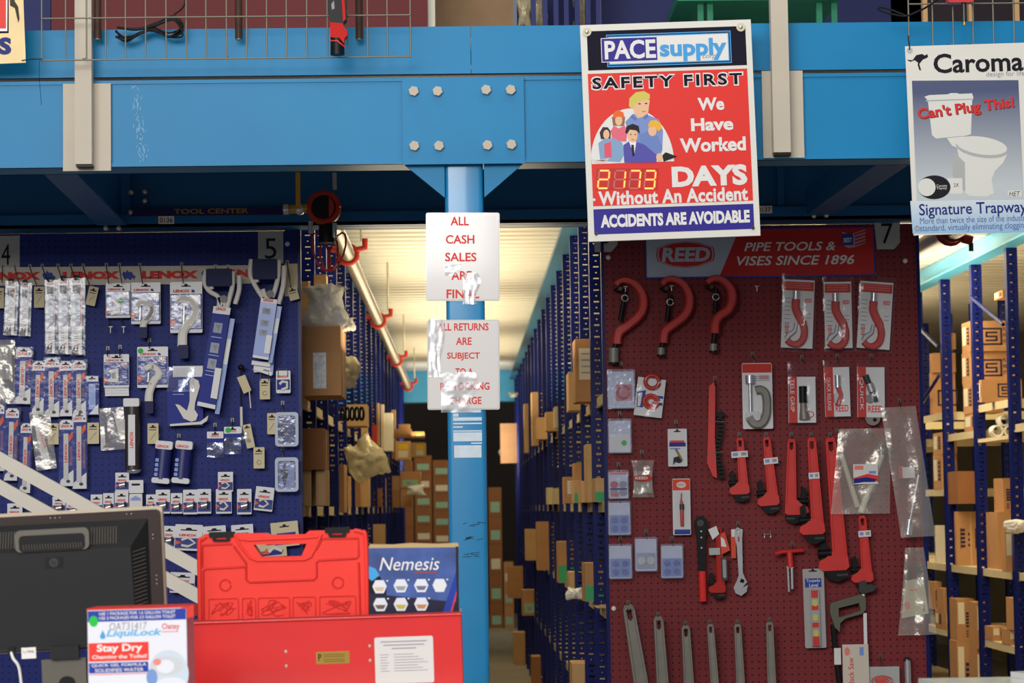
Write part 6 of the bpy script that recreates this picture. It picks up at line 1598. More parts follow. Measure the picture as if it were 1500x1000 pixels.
# ================================================================== goods on the racks
LABEL = M('carton_label', (226, 214, 186), rough=.6)
TEAL = M('label_teal', (150, 190, 160), rough=.6)
PTAPE = M('parcel_tape', (206, 164, 112), rough=.35)
def shelf_snap(z, levels, tol=0.09):
    return min(levels, key=lambda l: abs(l - z)) + 0.001
def fit_bay(Y, ln, y0=9.52):
    i = math.floor((Y - y0) / BAY)
    a, b = y0 + i * BAY + 0.064, y0 + (i + 1) * BAY - 0.005
    Y = max(Y, a)
    if Y + ln > b: Y = max(a, b - ln)
    return Y, min(ln, b - Y)
ZL = [0.12, 0.58, 1.04, 1.47, 1.91]
ZS = [0.22, 0.67, 1.07, 1.53, 1.86, 2.0]
def carton(x0, y0, x1, y1, Y, label, side=0, mat=None, ln=0.30, snap=ZL, inner=0.0, deco=None, name='carton', cat='carton', group=None, on=None):
    """front face over the picture box at distance Y, reaching ln metres further back"""
    if side < 0 and x0 > 495 and on is None and snap: Y = min(25.3, F * 0.655 / (680 - x0))
    Y, ln = fit_bay(Y, ln)
    a, b = P(x0, (y0 + y1) / 2, Y), P(x1, (y0 + y1) / 2, Y)
    zt, zb_ = P((x0 + x1) / 2, y0, Y).z, P((x0 + x1) / 2, y1, Y).z
    if on is not None: zb_ = on
    elif snap: zb_ = shelf_snap(zb_, snap)
    xa, xb = a.x, b.x
    if side > 0: xb = max(xb + inner, XR + 0.055) if on is None else xb + inner
    if side < 0: xa = min(xa - inner, XL - 0.055) if on is None else xa - inner
    t = things(name, label, cat, ((xa + xb) / 2, Y, zb_), 0, group)
    w_, h = (xb - xa) / 2, zt - zb_
    mt = mat or KRAFT
    m = MB(); m.box(-w_, 0, 0, w_, ln, h, mt); m.build('body', t)
    m = MB(); m.box(-w_ - .0006, ln * .44, -0.0 + .001, w_ + .0006, ln * .56, h + .0008, PTAPE); m.box(-.012, -.0008, h * .0 + .002, .012, 0, h - .002, PTAPE) if deco == 'tape' else None; m.build('tape', t)
    if deco == 'label':
        m = MB(); m.box(-w_ * .7, -.0012, h * .35, w_ * .7, -.0001, h * .85, LABEL)
        for q in range(4): m.box(-w_ * .5, -.0018, h * (.45 + .1 * q), w_ * .4, -.0013, h * (.47 + .1 * q), GREYP)
        m.build('label', t)
    if deco == 'teal':
        m = MB(); m.box(-w_ * .75, -.0012, h * .1, w_ * .75, -.0001, h * .48, TEAL); m.box(-w_ * .4, -.0018, h * .2, w_ * .1, -.0013, h * .35, GREYP); m.build('label', t)
    if deco == 'silver':
        m = MB(); m.box(-w_ * .05, -.0012, h * .1, w_ * .45, -.0001, h * .62, M('label_silver', (206, 208, 216), rough=.35, var=.25, scale=60)); m.build('label', t)
    if deco == 'yellow':
        m = MB(); m.box(-w_ * .2, -.0012, h * .55, w_ * .75, -.0001, h * .85, M('label_yellow', (236, 196, 40), rough=.5)); m.box(-w_ * .2, -.0012, h * .12, w_ * .75, -.0001, h * .5, LABEL); m.build('label', t)
    if deco == 'green':
        m = MB(); m.box(-w_ * .98, -.0012, h * .02, w_ * .98, -.0001, h * .42, M('label_green', (70, 170, 110), rough=.5)); m.build('label', t)
    return t
def top_of(t):
    return t.location.z + max(v.co.z for c in t.children if c.name.startswith('body') for v in c.data.vertices)
# --- left face of the centre aisle
c1 = carton(440, 478, 499, 580, 9.85, 'large brown carton with silver label sticking out by the blue pegboard edge', -1, KRAFT, .42, ZL, .05, 'silver')
def film(name, label, cat, cx_, cy_, Y, w_, h, seed, mt, dd=0.10, tilt_=0.0, rows=12, cols=12):
    it = Item(name, label, cat, cx_, cy_, Y, ROLL + tilt_)
    rnd = random.Random(seed)
    k = it.k
    m = it.mb()
    for s_ in (1, -1):
        def f(u, v):
            e = min(u, 1 - u, v, 1 - v) * 2
            x = cx_ + (u - .5) * w_ * (1 + .18 * math.sin(5 * v + seed)); y = cy_ + (v - .5) * h * (1 + .15 * math.sin(4 * u + seed * 2))
            return (x + rnd.uniform(-1, 1) * w_ * .04, y + rnd.uniform(-1, 1) * h * .04, s_ * (dd / k) * (e ** .6) * (.55 + .6 * rnd.random()))
        m.sheet(None, rows, cols, f, mt)
    return it.single(m)
film('plastic_bag', 'crumpled clear plastic bag bulging on top of the silver labelled carton', 'bag', 476, 449, 9.9, 62, 60, 3, BAGW, .10)
film('plastic_bag', 'small crumpled clear bag beside the silver labelled carton', 'bag', 508, 475, 10.0, 22, 22, 4, BAGW, .04)
carton(441, 412, 452, 440, 10.1, 'small tan flap carton behind the crumpled plastic bag, at the board edge', -1, KRAFT2, .15, None, 0, None, on=top_of(c1))
carton(460, 402, 478, 440, 10.15, 'tan carton standing behind the crumpled plastic bag', -1, KRAFT2, .12, None, 0, None, on=top_of(c1))
film('plastic_bag', 'crumpled yellowish bag behind the silver labelled carton', 'bag', 505, 545, 11.0, 40, 42, 6, BAGY, .05)
ca = carton(443, 688, 456, 745, 10.0, 'tall tan carton on the eye level shelf, next to the lower clamshell', -1, KRAFT2, .3, ZL, .03, 'tape')
cb = carton(463, 688, 477, 745, 10.0, 'tall tan carton on the eye level shelf, beside its twin by the clamshell', -1, KRAFT2, .3, ZL, 0, 'tape', on=1.471)
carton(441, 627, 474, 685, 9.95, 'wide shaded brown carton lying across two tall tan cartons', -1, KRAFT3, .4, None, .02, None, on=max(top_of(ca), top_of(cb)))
cc = carton(505, 592, 537, 624, 12.9, 'white and tan carton with a black coil before it, high in aisle', -1, KRAFT2, .32, ZL, .06, 'label')
it = Item('cable_coil', 'black coil hanging before the white and tan carton', 'coil', 518, 606, 12.86)
m = it.mb()
for q in range(5): m.tube([(p[0], p[1], 3 + p[2]) for p in [(502 + q * 7 + 3 * math.cos(a), 606 + 9 * math.sin(a), 4 * math.cos(a)) for a in [i * .4 for i in range(17)]]], 2, BLACK, 6)
it.single(m)
carton(527, 604, 538, 623, 12.6, 'small cream carton leaning out beside the black coil', -1, KRAFT2, .12, ZL, .02)
carton(523, 552, 545, 580, 13.8, 'bright blue plastic parts bin above the white and tan carton', -1, M('bin_blue', (50, 60, 190), rough=.4), .25, None, .04, None, 'parts_bin', 'bin', None, None) if False else None
film('plastic_bag', 'large yellowish plastic bag draped from the shelf into the aisle', 'bag', 535, 672, 12.6, 50, 62, 11, BAGY, .05, 28)
carton(541, 622, 552, 642, 15.3, 'small red packet on the shelf past the draped bag', -1, M('packet_red', (206, 70, 56), rough=.5), .2, ZL, .09, None, 'packet', 'packet')
zz = 1.911
for i in range(5):
    lo = zz
    t = carton(563, 659 - 11 * (i + 1) + .6, 575, 659 - 11 * i, 19.3, 'flat white carton of the thin stack past the draped bag, level %s' % ('one', 'two', 'three', 'four', 'five', 'six')[i], -1, M('carton_white', (226, 220, 200), rough=.6), .3, None, .05, None, on=lo)
    zz = top_of(t)
ps = 21.6
pA = carton(577, 646, 601, 676, ps, 'lower tan carton of the jutting pile near the far beam', -1, KRAFT2, .4, ZL, .0, 'yellow')
pB = carton(601, 648, 623, 676, ps + .05, 'lower carton with yellow label, outermost of the jutting pile', -1, KRAFT2, .4, None, 0, 'yellow', on=1.911)
pC = carton(577, 628, 602, 650, ps, 'upper tan carton of the jutting pile near the far beam', -1, KRAFT, .4, None, 0, None, on=max(top_of(pA), top_of(pB)))
pD = carton(602, 632, 621, 652, ps + .1, 'upper outer carton of the jutting pile with yellow label', -1, KRAFT2, .4, None, 0, 'yellow', on=max(top_of(pA), top_of(pB)))
carton(584, 621, 600, 628, ps, 'small carton topping the jutting pile', -1, KRAFT, .3, None, 0, None, on=top_of(pC))
pE = carton(571, 717, 584, 740, 18.0, 'narrow brown carton on eye level shelf below the jutting pile', -1, KRAFT, .3, ZL, .02, None)
pF = carton(584, 714, 602, 741, 18.1, 'brown carton with teal print below the jutting pile', -1, KRAFT, .3, ZL, 0, None)
carton(586, 690, 616, 714, 24.55, 'brown carton with white teal label jutting out under the pile', -1, KRAFT, .35, None, 0, 'teal', on=top_of(pF))
carton(570, 697, 584, 717, 21.7, 'tan carton on top of the narrow brown one under the pile', -1, KRAFT2, .35, None, 0, None, on=top_of(pE))
film('plastic_bag', 'crumpled white wrapping hanging beneath the jutting pile', 'bag', 609, 718, 24.4, 26, 14, 15, BAGW, .05)
carton(497, 680, 504, 762, 11.4, 'tall thin brown carton behind the second blue upright', -1, KRAFT, .3, None, .0, None, on=1.04 + .4)
carton(505, 697, 511, 760, 12.0, 'slim tan carton one bay past the tall thin brown one', -1, KRAFT2, .3, ZL, .0)
carton(517, 703, 528, 724, 13.0, 'small brown carton beneath the draped yellowish bag', -1, KRAFT, .3, ZL, .02)
carton(529, 700, 540, 741, 13.6, 'upright tan carton beneath the draped yellowish bag', -1, KRAFT2, .3, ZL, .02)
carton(543, 768, 563, 800, 14.2, 'pale carton with flaps just above the blue printed box', -1, KRAFT2, .3, ZL, .03)
for i, (x, y, Y, w_, h) in enumerate(((549, 590, 14.6, 6, 13), (556, 592, 15.6, 6, 12), (574, 600, 17.2, 5, 12), (560, 700, 15.9, 5, 24), (553, 715, 15.0, 6, 20), (546, 660, 14.4, 5, 10))):
    carton(x, y, x + w_, y + h, Y, ('small pale packet high on the racks over the draped bag', 'second small pale packet high on the racks over the draped bag', 'tiny packet above the flat white stack', 'thin tan packet under the flat white stack', 'thin brown packet standing before the flat white stack base', 'tiny packet behind the draped yellowish bag')[i], -1, (KRAFT2, SHELF, KRAFT2, KRAFT2, KRAFT3, SHELF)[i], .15, ZL, .02, None, 'packet', 'packet')
# --- right face of the centre aisle
R_ = [(843, 496, 862, 587, 10.75, 'tall brown carton with long white label near the red pegboard', KRAFT, 'label'), (833, 545, 846, 566, 11.7, 'tan carton flap poking out behind the tall labelled carton', KRAFT2, None),
      (779, 574, 791, 594, 18.2, 'small orange tan carton high on the far racks', KRAFT2, None), (786, 611, 798, 633, 16.8, 'grey tan carton above the tall brown one on the racks', KRAFT2, None),
      (773, 627, 792, 672, 22.0, 'tall brown carton jutting out mid aisle below a grey tan one', KRAFT, None), (800, 603, 812, 622, 15.0, 'cream carton poking out over the middle shelf', KRAFT2, None), (813, 595, 819, 611, 14.2, 'thin pale packet beside the cream carton', SHELF, None),
      (768, 591, 773, 620, 20.5, 'thin tan packet high on the far racks', KRAFT2, None), (733, 620, 752, 650, 25.2, 'brown carton jutting out at the far end of the racks', KRAFT, None),
      (827, 698, 837, 735, 12.4, 'brown carton with grey label on eye level shelf', KRAFT, 'label'), (841, 703, 851, 735, 11.7, 'tan carton with green label strip on eye level shelf', KRAFT2, 'green'), (842, 678, 850, 703, 11.75, 'brown carton on top of the one with green strip', KRAFT, None),
      (851, 704, 862, 736, 11.1, 'open cream carton on eye level shelf near the red pegboard', KRAFT2, None), (860, 650, 864, 704, 10.8, 'thin upright tan strip of card above the open cream carton', KRAFT2, None), (802, 714, 808, 735, 15.8, 'narrow cream packet on eye level shelf', SHELF, None), (811, 715, 816, 735, 14.8, 'second narrow cream packet on eye level shelf', SHELF, None),
      (872, 700, 878, 735, 10.2, 'cream packet nearest the red pegboard on eye level shelf', KRAFT2, 'green'),
      (787, 764, 801, 837, 16.2, 'tall orange brown carton low on the racks', KRAFT, None), (818, 793, 827, 866, 13.4, 'tall narrow carton with green band low on racks', KRAFT, 'green'), (834, 838, 841, 864, 12.3, 'small pale carton by the crumpled wrapping', KRAFT2, None), (857, 825, 867, 880, 10.7, 'carton with bright green lower half near red pegboard', KRAFT, 'green'),
      (744, 830, 763, 876, 24.0, 'brown carton standing out into the far aisle', KRAFT, None), (765, 864, 779, 896, 20.0, 'carton with teal label standing low in the aisle', KRAFT, 'teal'), (770, 775, 774, 815, 19.5, 'thin strip carton far down the racks', KRAFT2, None),
      (752, 926, 766, 945, 23.2, 'pale carton on the floor at the rack foot', KRAFT2, None), (838, 972, 856, 1000, 11.4, 'open tan carton at the bottom of the rack', KRAFT2, None), (779, 962, 788, 992, 16.5, 'dark brown carton at the rack foot', KRAFT3, None), (874, 890, 886, 918, 10.0, 'cream carton corner low beside the red pegboard', KRAFT2, None)]
tops = {}
for x0, y0, x1, y1, Y, lab, mt, dc in R_:
    on = None
    if 'on top of the one with green' in lab: on = tops['tan carton with green label strip on eye level shelf']
    if 'grey tan carton above' in lab: on = None
    if y1 > 925 and Y > 16: on = 0.0
    t = carton(x0, y0, x1, y1, Y, lab, 1, mt, .28, ZL, .02, dc, on=on)
    tops[lab] = top_of(t)
film('plastic_bag', 'crumpled pale wrapping hanging low on the racks near red board', 'bag', 842, 869, 11.9, 24, 18, 17, BAGW, .05)
film('plastic_bag', 'small crumpled wrapping hanging at the far end of racks', 'bag', 741, 662, 26.0, 18, 13, 18, BAGW, .08)
film('plastic_bag', 'tiny pale wrapping under the far cyan beam', 'bag', 752, 578, 25.0, 12, 7, 19, BAGY, .08)
# --- cartons stacked on the floor at the far end
YW = 30.0
def stackcol(x0, x1, rows, mat, what, deco):
    z = 0.0
    for i, (h, nm) in enumerate(rows):
        a, b = P(x0, 800, YW), P(x1, 800, YW)
        t = things('carton', '%s carton %s by the dark far wall' % (nm, what), 'carton', ((a.x + b.x) / 2, YW, z), 0, None)
        w_ = (b.x - a.x) / 2 - .004
        m = MB(); m.box(-w_, 0, 0, w_, .5, h - .003, mat); m.build('body', t)
        if deco:
            m = MB(); m.box(-w_ * .7, -.002, h * .15, w_ * .7, -.0002, h * .5, TEAL if i % 3 != 2 else LABEL); m.build('label', t)
        z += h
od = ['bottom', 'second', 'third', 'fourth', 'fifth', 'sixth', 'seventh', 'eighth', 'ninth', 'top']
for x0, x1, what, d, dh in ((580, 607, 'in the first tall column', False, 0), (608, 634, 'in the second tall column', True, 1), (635, 661, 'in the third tall column', True, 0)):
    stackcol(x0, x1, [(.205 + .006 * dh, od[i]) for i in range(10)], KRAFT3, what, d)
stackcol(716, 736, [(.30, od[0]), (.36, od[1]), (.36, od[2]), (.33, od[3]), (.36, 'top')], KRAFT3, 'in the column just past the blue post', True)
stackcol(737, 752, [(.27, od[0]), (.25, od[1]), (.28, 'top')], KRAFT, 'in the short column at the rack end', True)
# --- cartons on the open shelving beyond the red board
def xs_carton(xl, xm, xr, y0, y1, label, deco, snap=True, X=None, ln=None, on=None, mat=None):
    Xf = X or 2.95
    Yf = F * Xf / (xm - 680 + .0) * 1.0
    for _ in range(6): Yf *= Xf / P(xm, (y0 + y1) / 2, Yf).x
    Yb = Yf
    for _ in range(30):
        xx = P(xl, (y0 + y1) / 2, Yb).x
        Yb *= Xf / xx
    l = max(.05, min(Yb - Yf, .45)) if ln is None else ln
    Yf, l = fit_bay(Yf, l, 11.27)
    Xf = P(xm, (y0 + y1) / 2, Yf).x
    xr_ = P(xr, (y0 + y1) / 2, Yf).x
    zt, zb_ = P(xm, y0, Yf).z, P(xm, y1, Yf).z
    if on is not None: zb_ = on
    elif snap: zb_ = shelf_snap(zb_, ZS)
    t = things('carton', label, 'carton', (Xf, Yf, zb_))
    w_, h = xr_ - Xf, max(zt - zb_, .04)
    m = MB(); m.box(0, 0, 0, w_, l, h, mat or KRAFT); m.build('body', t)
    e = .0012
    m = MB()
    # the two faces with print: aisle side (x = 0) and front (y = 0)
    def side(y_0, z0, y_1, z1, mt, q=1): m.add([(-e * q, -z0, -y_1), (-e * q, -z0, -y_0), (-e * q, -z1, -y_0), (-e * q, -z1, -y_1)], [(0, 1, 2, 3)], mt)
    if 'S' in deco:
        s_ = min(h * .62, .1); x0, z0 = w_ * .22, h * .2
        if 'c' in deco: x0 = w_ * .4
        fr = [(x0, -z0), (x0 + s_ * 1.25, -z0), (x0 + s_ * 1.25, -z0 - s_), (x0, -z0 - s_)]
        tk = s_ * .11
        def bar(a, b, c_, d): m.rect(x0 + a * s_ * 1.25, -z0 - d * s_, x0 + c_ * s_ * 1.25, -z0 - b * s_, e, CINK)
        bar(0, 0, 1, .1); bar(0, .9, 1, 1); bar(0, .1, .09, 1); bar(.91, 0, 1, .9)
        bar(.22, .68, .78, .78); bar(.22, .45, .31, .68); bar(.22, .45, .78, .55); bar(.69, .22, .78, .45); bar(.22, .22, .78, .32)
        if 't' in deco and w_ > .2:
            for q, tx in enumerate(('PLASTIC', 'PIPE', 'FITTINGS')): m.text(tx, w_ * .68, -h * (.78 - .2 * q), w_ * .68 + (.07 if tx != 'PIPE' else .04), -h * (.66 - .2 * q), e, CINK, .01)
    if 'F' in deco:
        for q in range(2 if 'FF' in deco else 1):
            u = w_ * ((.5 if 'W' in deco else .14) + .5 * q)
            for r_ in range(5): m.rect(u, -h * (.68 - .075 * r_), u + w_ * (.16 if 'FF' in deco else .3), -h * (.63 - .075 * r_), e, CINK)
            m.rect(u + .0, -h * .70, u + w_ * .02, -h * .3, e, CINK)
            for r_ in range(3): m.rect(u + w_ * .26, -h * (.6 - .1 * r_), u + w_ * .32, -h * (.55 - .1 * r_), e, CINK) if 'FF' in deco else m.rect(u, -h * (.25 - .06 * r_), u + w_ * .12, -h * (.22 - .06 * r_), e, CINK)
    if 'L' in deco:
        side(l * .5, h * .25, l * .92, h * .85, LABEL); 
        for q in range(5): side(l * .12, h * (.25 + .12 * q), l * .38, h * (.32 + .12 * q), CINK, 1.5)
        side(l * .12, h * .22, l * .16, h * .85, CINK, 1.5)
    if 'W' in deco: m.rect(w_ * .06, -h * .92, w_ * .42, -h * .4, e * 1.5, LABEL)
    if m.v: m.build('print', t)
    m = MB(); m.box(w_ * .47, -.0006, .001, w_ * .53, -.0001, h - .001, PTAPE) if 'T' in deco else m.box(.002, l * .45, h, w_ - .002, l * .55, h + .0006, PTAPE); m.build('tape', t)
    return t
A = xs_carton
A(1458, 1462, 1500, 655, 698, 'broad shaded carton below the white plastic rings', 'F', X=3.05, ln=.25, on=1.4, snap=False) if False else None
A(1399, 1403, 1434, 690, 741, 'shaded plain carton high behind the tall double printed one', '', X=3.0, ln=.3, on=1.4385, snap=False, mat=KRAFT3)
e1 = A(1413, 1431, 1441, 604, 646, 'small carton with printed label at the very bottom of the logo carton pile', 'L')
e2 = A(1411, 1425, 1470, 560, 603, 'labelled carton tucked behind the open flapped carton', 'L', on=top_of(e1) + .001, snap=False)
e3 = A(1409, 1421, 1492, 515, 559, 'carton with square spiral logo, second from the top of the pile', 'SLt', on=top_of(e2) + .001, snap=False)
e4 = A(1409, 1421, 1492, 470, 515, 'top carton with square spiral logo and plastic pipe lettering', 'SLt', on=top_of(e3) + .001, snap=False)
e5 = A(1423, 1438, 1497, 556, 603, 'open flapped carton with centred square spiral logo jutting from the pile', 'ScL', X=2.88, ln=.06, on=2.0 + .001, snap=False)
A(1457, 1469, 1488, 438, 470, 'single carton with white label high under the cyan rail', 'L', on=2.56, snap=False)
g1 = A(1362, 1366, 1400, 546, 614, 'broad carton with square print behind the first blue upright', 'S')
g2 = A(1362, 1366, 1400, 517, 546, 'plain broad carton on the first bay top shelf', '', on=top_of(g1) + .001, snap=False)
A(1378, 1384, 1400, 488, 517, 'small white sided carton topping the first bay', 'L', on=top_of(g2) + .001, snap=False)
h1 = A(1367, 1379, 1402, 665, 698, 'lower of two dark printed cartons in the first bay', 'L', on=1.5301)
A(1367, 1379, 1402, 633, 664, 'upper of two dark printed cartons in the first bay', 'L', on=top_of(h1) + .001, snap=False)
A(1399, 1401, 1444, 749, 837, 'tall double printed carton alone on the middle shelf', 'FFT')
m = None
pw = things('foam_sheet', 'white foam sheet leaning at the back of the first bay', 'sheet', (P(1371, 800, 15.4).x, 15.4, 1.0701))
m = MB(); m.box(0, 0, 0, .15, .03, .235, M('foam_white', (216, 208, 190), rough=.7)); m.build('sheet', pw)
for i, (x, y) in enumerate(((1462, 628), (1480, 628), (1473, 613))):
    c_ = P(x, y, 13.55)
    m = MB(); r = .034
    zc = 1.86 + .145 + r if i < 2 else 1.86 + .145 + 3 * r
    zc = (2.0 - .14 + r) if False else zc
    o = things('pvc_ring', ('white plastic pipe ring, first on the shelf below the flapped carton', 'white plastic pipe ring, second on the shelf below the flapped carton', 'white plastic pipe ring stacked on top of two others')[i], 'pipe fitting', (c_.x, 13.55, P(x, 640, 13.55).z + r if i < 2 else P(x, 640, 13.55).z + 2.75 * r))
    m.add(*(lambda n_, ra, rb, l: ([(q * math.cos(2 * math.pi * j / n_), q * math.sin(2 * math.pi * j / n_), dd) for q, dd in ((ra, 0), (ra, -l), (rb, -l), (rb, 0)) for j in range(n_)], [(s_ * n_ + j, s_ * n_ + (j + 1) % n_, ((s_ + 1) % 4) * n_ + (j + 1) % n_, ((s_ + 1) % 4) * n_ + j) for s_ in range(4) for j in range(n_)]))(20, r, r * .72, .1), M('pvc_white', (226, 224, 214), rough=.35), True); m.build('ring', o)
sh = things('shelf_board', 'short cream shelf board carrying the white plastic rings', 'shelf', (2.93, 13.25, P(1470, 640, 13.55).z))
m = MB(); m.box(0.0, -.08, -.02, .55, .7, 0, SHELF); m.build('board', sh)
k1 = A(1460, 1462, 1500, 750, 836, 'large carton behind the one with crumpled paper', 'S', X=3.02, ln=.3)
k1b = A(1462, 1470, 1500, 700, 748, 'tall dark printed carton near the picture edge', 'F', X=3.02, ln=.25, on=top_of(k1) + .001, snap=False)
k2 = A(1470, 1473, 1496, 777, 840, 'printed carton with crumpled white paper bursting from its top', 'FW', X=2.9, ln=.1)
film('crumpled_paper', 'crumpled white paper bursting from a printed carton', 'paper', 1487, 771, P(1473, 800, 13).y, 30, 18, 25, M('paper_crumple', (236, 232, 222), rough=.6), .05)
for a in ((1365, 1380, 1384, 895, 925, 'labelled carton peeking out behind the lowest clear bag', 'L', None), (1381, 1386, 1400, 897, 938, 'labelled carton in the first bay, lower shelf front', 'FW', None),
          (1400, 1402, 1427, 939, 993, 'carton under the pair of printed cartons, outer one', 'FW', 0.67 - .4), (1429, 1431, 1449, 950, 993, 'carton under the pair of printed cartons, inner one', 'FW', 0.67 - .4)):
    t = A(a[0], a[1], a[2], a[3], a[4], a[5], a[6], on=None, ln=.22)
    tops[a[5]] = top_of(t)
A(1365, 1369, 1380, 852, 893, 'upper printed carton right behind the lowest clear bag', 'F', on=tops['labelled carton peeking out behind the lowest clear bag'] + .001, snap=False, ln=.2)
A(1380, 1382, 1396, 862, 896, 'plain small carton on top of the first bay labelled carton', '', on=tops['labelled carton in the first bay, lower shelf front'] + .001, snap=False, ln=.2)
A(1400, 1402, 1428, 877, 938, 'printed carton with white label, outer of the lower pair', 'FW', on=tops['carton under the pair of printed cartons, outer one'] + .001, snap=False, ln=.22)
A(1429, 1431, 1448, 882, 949, 'printed carton with raised flap, inner of the lower pair', 'FW', on=tops['carton under the pair of printed cartons, inner one'] + .001, snap=False, ln=.22)
q1 = A(1452, 1454, 1478, 918, 957, 'printed carton on the lower shelf near the picture edge', 'FW', ln=.2)
q2 = A(1478, 1479, 1500, 922, 960, 'second printed carton on the lower shelf, at picture edge', 'FW', ln=.2)
A(1481, 1486, 1506, 876, 922, 'carton resting on two printed ones at picture edge', 'F', on=max(top_of(q1), top_of(q2)) + .001, snap=False, ln=.2)

# ================================================================== sprinkler pipes under the deck
PIPE = M('pipe_galvanised', (132, 122, 104), rough=.35, metal=.6, var=.1, scale=8)
PIPED = M('pipe_dark', (96, 74, 60), rough=.45, metal=.4, var=.1)
FRED = M('fitting_red', (168, 46, 36), rough=.45, var=.08)
def ring_pts(c, r, n=17, axis='y'):
    return [(c[0] + r * math.cos(2 * math.pi * i / (n - 1)), c[1], c[2] + r * math.sin(2 * math.pi * i / (n - 1))) for i in range(n)]
px0 = P(478, 292, 9.1)
xx, zz = px0.x, 2.575
t = things('sprinkler_pipe', 'long galvanised sprinkler pipe with red clamps running down the aisle ceiling', 'pipe', (xx, 9.15, zz))
m = MB(); m.rod([(0, -.02, 0), (0, 13.3, 0)], .032, PIPE, 14); m.build('pipe', t)
for yy in (10.8, 14.6, 18.5, 22.4):
    y = yy - 9.15
    m = MB(); m.rod([(a, b, c_) for a, b, c_ in ring_pts((0, y, 0), .04)], .012, FRED, 8); m.rod([(.035, y, .02), (.075, y, .03), (.075, y + .001, .07)], .014, FRED, 8); m.rod([(-.035, y, .02), (-.07, y, .025)], .014, FRED, 8); m.build('clamp', t)
    m = MB(); m.rod([(.06, y, .06), (.06, y, CEIL - zz + .02)], .006, M('rod_cream', (206, 200, 176)), 6); m.build('hanger_rod', t)
m = MB(); m.rod([(-.02, -.06, 0), (.0, .06, 0)], .05, FRED, 16); m.rod(ring_pts((-.01, -.05, 0), .052), .014, FRED, 8); m.rod([(-.01, -.065, 0), (-.01, -.064, 0)], .045, BLACK, 16); m.rod([(.0, -.03, -.05), (.0, -.03, -.13)], .03, BLACK, 12); m.build('tee_fitting', t)
m = MB(); m.rod([(-.05, -.04, 0), (-.14, -.05, -.005)], .017, M('brass', (176, 142, 62)), 10); m.ball(-.1, .005, .045, .022, .022, .022, STEEL, 10); m.rod([(-.14, -.05, -.005), (-.16, -.05, -.006)], .02, STEEL, 10); m.build('ball_valve', t)
m = MB(); m.box(-.112, -.075, .0, -.095, -.07, .13, M('lever_yellow', (190, 140, 50), rough=.5)); m.build('valve_lever', t)
m = MB()
for q in ((.03, -.06, -.06), (-.06, -.04, -.05), (0.03, -.02, .07)): m.rod([(q[0], q[1], q[2]), (q[0], q[1], q[2] * 1.9)], .009, STEEL, 8)
m.build('bolt', t)
m = MB()
for dx in (-.03, .03, 0): m.rod([(dx + .035 * math.cos(a), .1 + .03 * math.sin(a), -.15 + .075 * math.sin(a + dx * 20)) for a in [i * .5 for i in range(14)]], .004, FRED, 5)
m.build('tag_wire', t)
c0, c1_ = P(1345, 376, 11.1), P(1500, 300, 8.6)
t = things('sprinkler_pipe', 'dark sprinkler pipe with a red fitting below the toilet poster', 'pipe', (2.04, 9.6, 2.575))
m = MB(); m.rod([(0, -.1, 0), (0, 9, 0)], .042, PIPED, 14); m.build('pipe', t)
m = MB(); y = .55; m.rod(ring_pts((0, y, 0), .05), .014, FRED, 8); m.rod([(0, y - .05, 0), (0, y + .06, 0)], .052, FRED, 14); m.rod([(.05, y, -.03), (.09, y, -.04)], .02, FRED, 10); m.rod([(.085, y, -.05), (.085, y, -.085)], .01, DKSTEEL, 8); m.build('sprinkler_head', t)
m = MB(); m.rod([(0, y + .3, .03), (0, y + .3, CEIL - 2.575 + .02)], .006, WIRE, 6); m.build('hanger_rod', t)

# ================================================================== things hung on the front of the beam
def wire_panel(x0, xs, x1, hy, top, bot, label, Y):
    it = Item('wire_panel', label, 'wire panel', (x0 + x1) / 2, bot, Y)
    k = it.k
    m = it.mb()
    for x in xs: m.tube([(x, top, 0), (x, bot, 0)], 1.15, WIRE, 6)
    for y in hy: m.tube([(x0, y, 1.6), (x1, y, 1.6)], 1.15, WIRE, 6)
    it.part(m, 'wire_grid')
    m = it.mb()
    for x in (x0 + 60, (x0 + x1) / 2, x1 - 6): m.tube([(x, bot - 2, 0), (x, bot - 4, -12), (x, bot - 8, -.5 / k * .12)], .9, WIRE, 6)
    it.part(m, 'bracket')
    return it
YWR = YF - .13
wire_panel(61, (61.5, 96.5, 127, 155, 184, 213.5, 243.5, 273, 302, 332, 361.5, 391, 420, 450, 480, 509.5, 539, 568, 602), 602, (24, 86), -30, 86, 'long zinc wire grid panel hung before the beam over the blue pegboard', YWR)
wire_panel(1332, (1332, 1367, 1397, 1426, 1456, 1486, 1516), 1516, (5,), -30, 66, 'short zinc wire grid panel above the toilet poster', YWR)
it = Item('vinyl_banner', 'yellow vinyl banner corner with flames and a dark blue letter', 'banner', 10, 40, YWR - .012)
m = it.mb(); m.poly([(-90, -40), (33, -40), (38, 93), (-90, 97)], .0, 1.2, M('banner_yellow', (212, 176, 84), rough=.4, var=.12, scale=6, coat=.3))
m.poly([(-90, -40), (13, -40), (13, 49), (-90, 49)], 1.4, 1.4, SIGNBLACK); m.poly([(-90, -40), (11.5, -40), (11, 46), (-90, 46)], 1.5, 1.5, CARDW); m.poly([(-90, -40), (9, -40), (9, 42), (-90, 42)], 1.6, 1.6, RED)
m.text('S', -2, 55, 17, 81, 1.5, M('poster_navy'), .06); m.text('OL', -50, 57, -6, 83, 1.5, M('poster_navy'), .06)
m.poly([(15, 8), (22, 12), (27, 34), (29, 28), (27, 10), (22, 2), (20, -30), (14, -30)], 1.5, 1.5, M('banner_soot', (60, 50, 30)))
it.part(m, 'vinyl')
m = it.mb(); m.tube([(32, 90, 2), (45, 88, 1.5), (62, 88, 2)], .8, BLACK, 5); m.tube([(58, 90, 2), (58, 120, 2), (61, 156, 2)], .35, BLACK, 4); it.part(m, 'cable_tie')
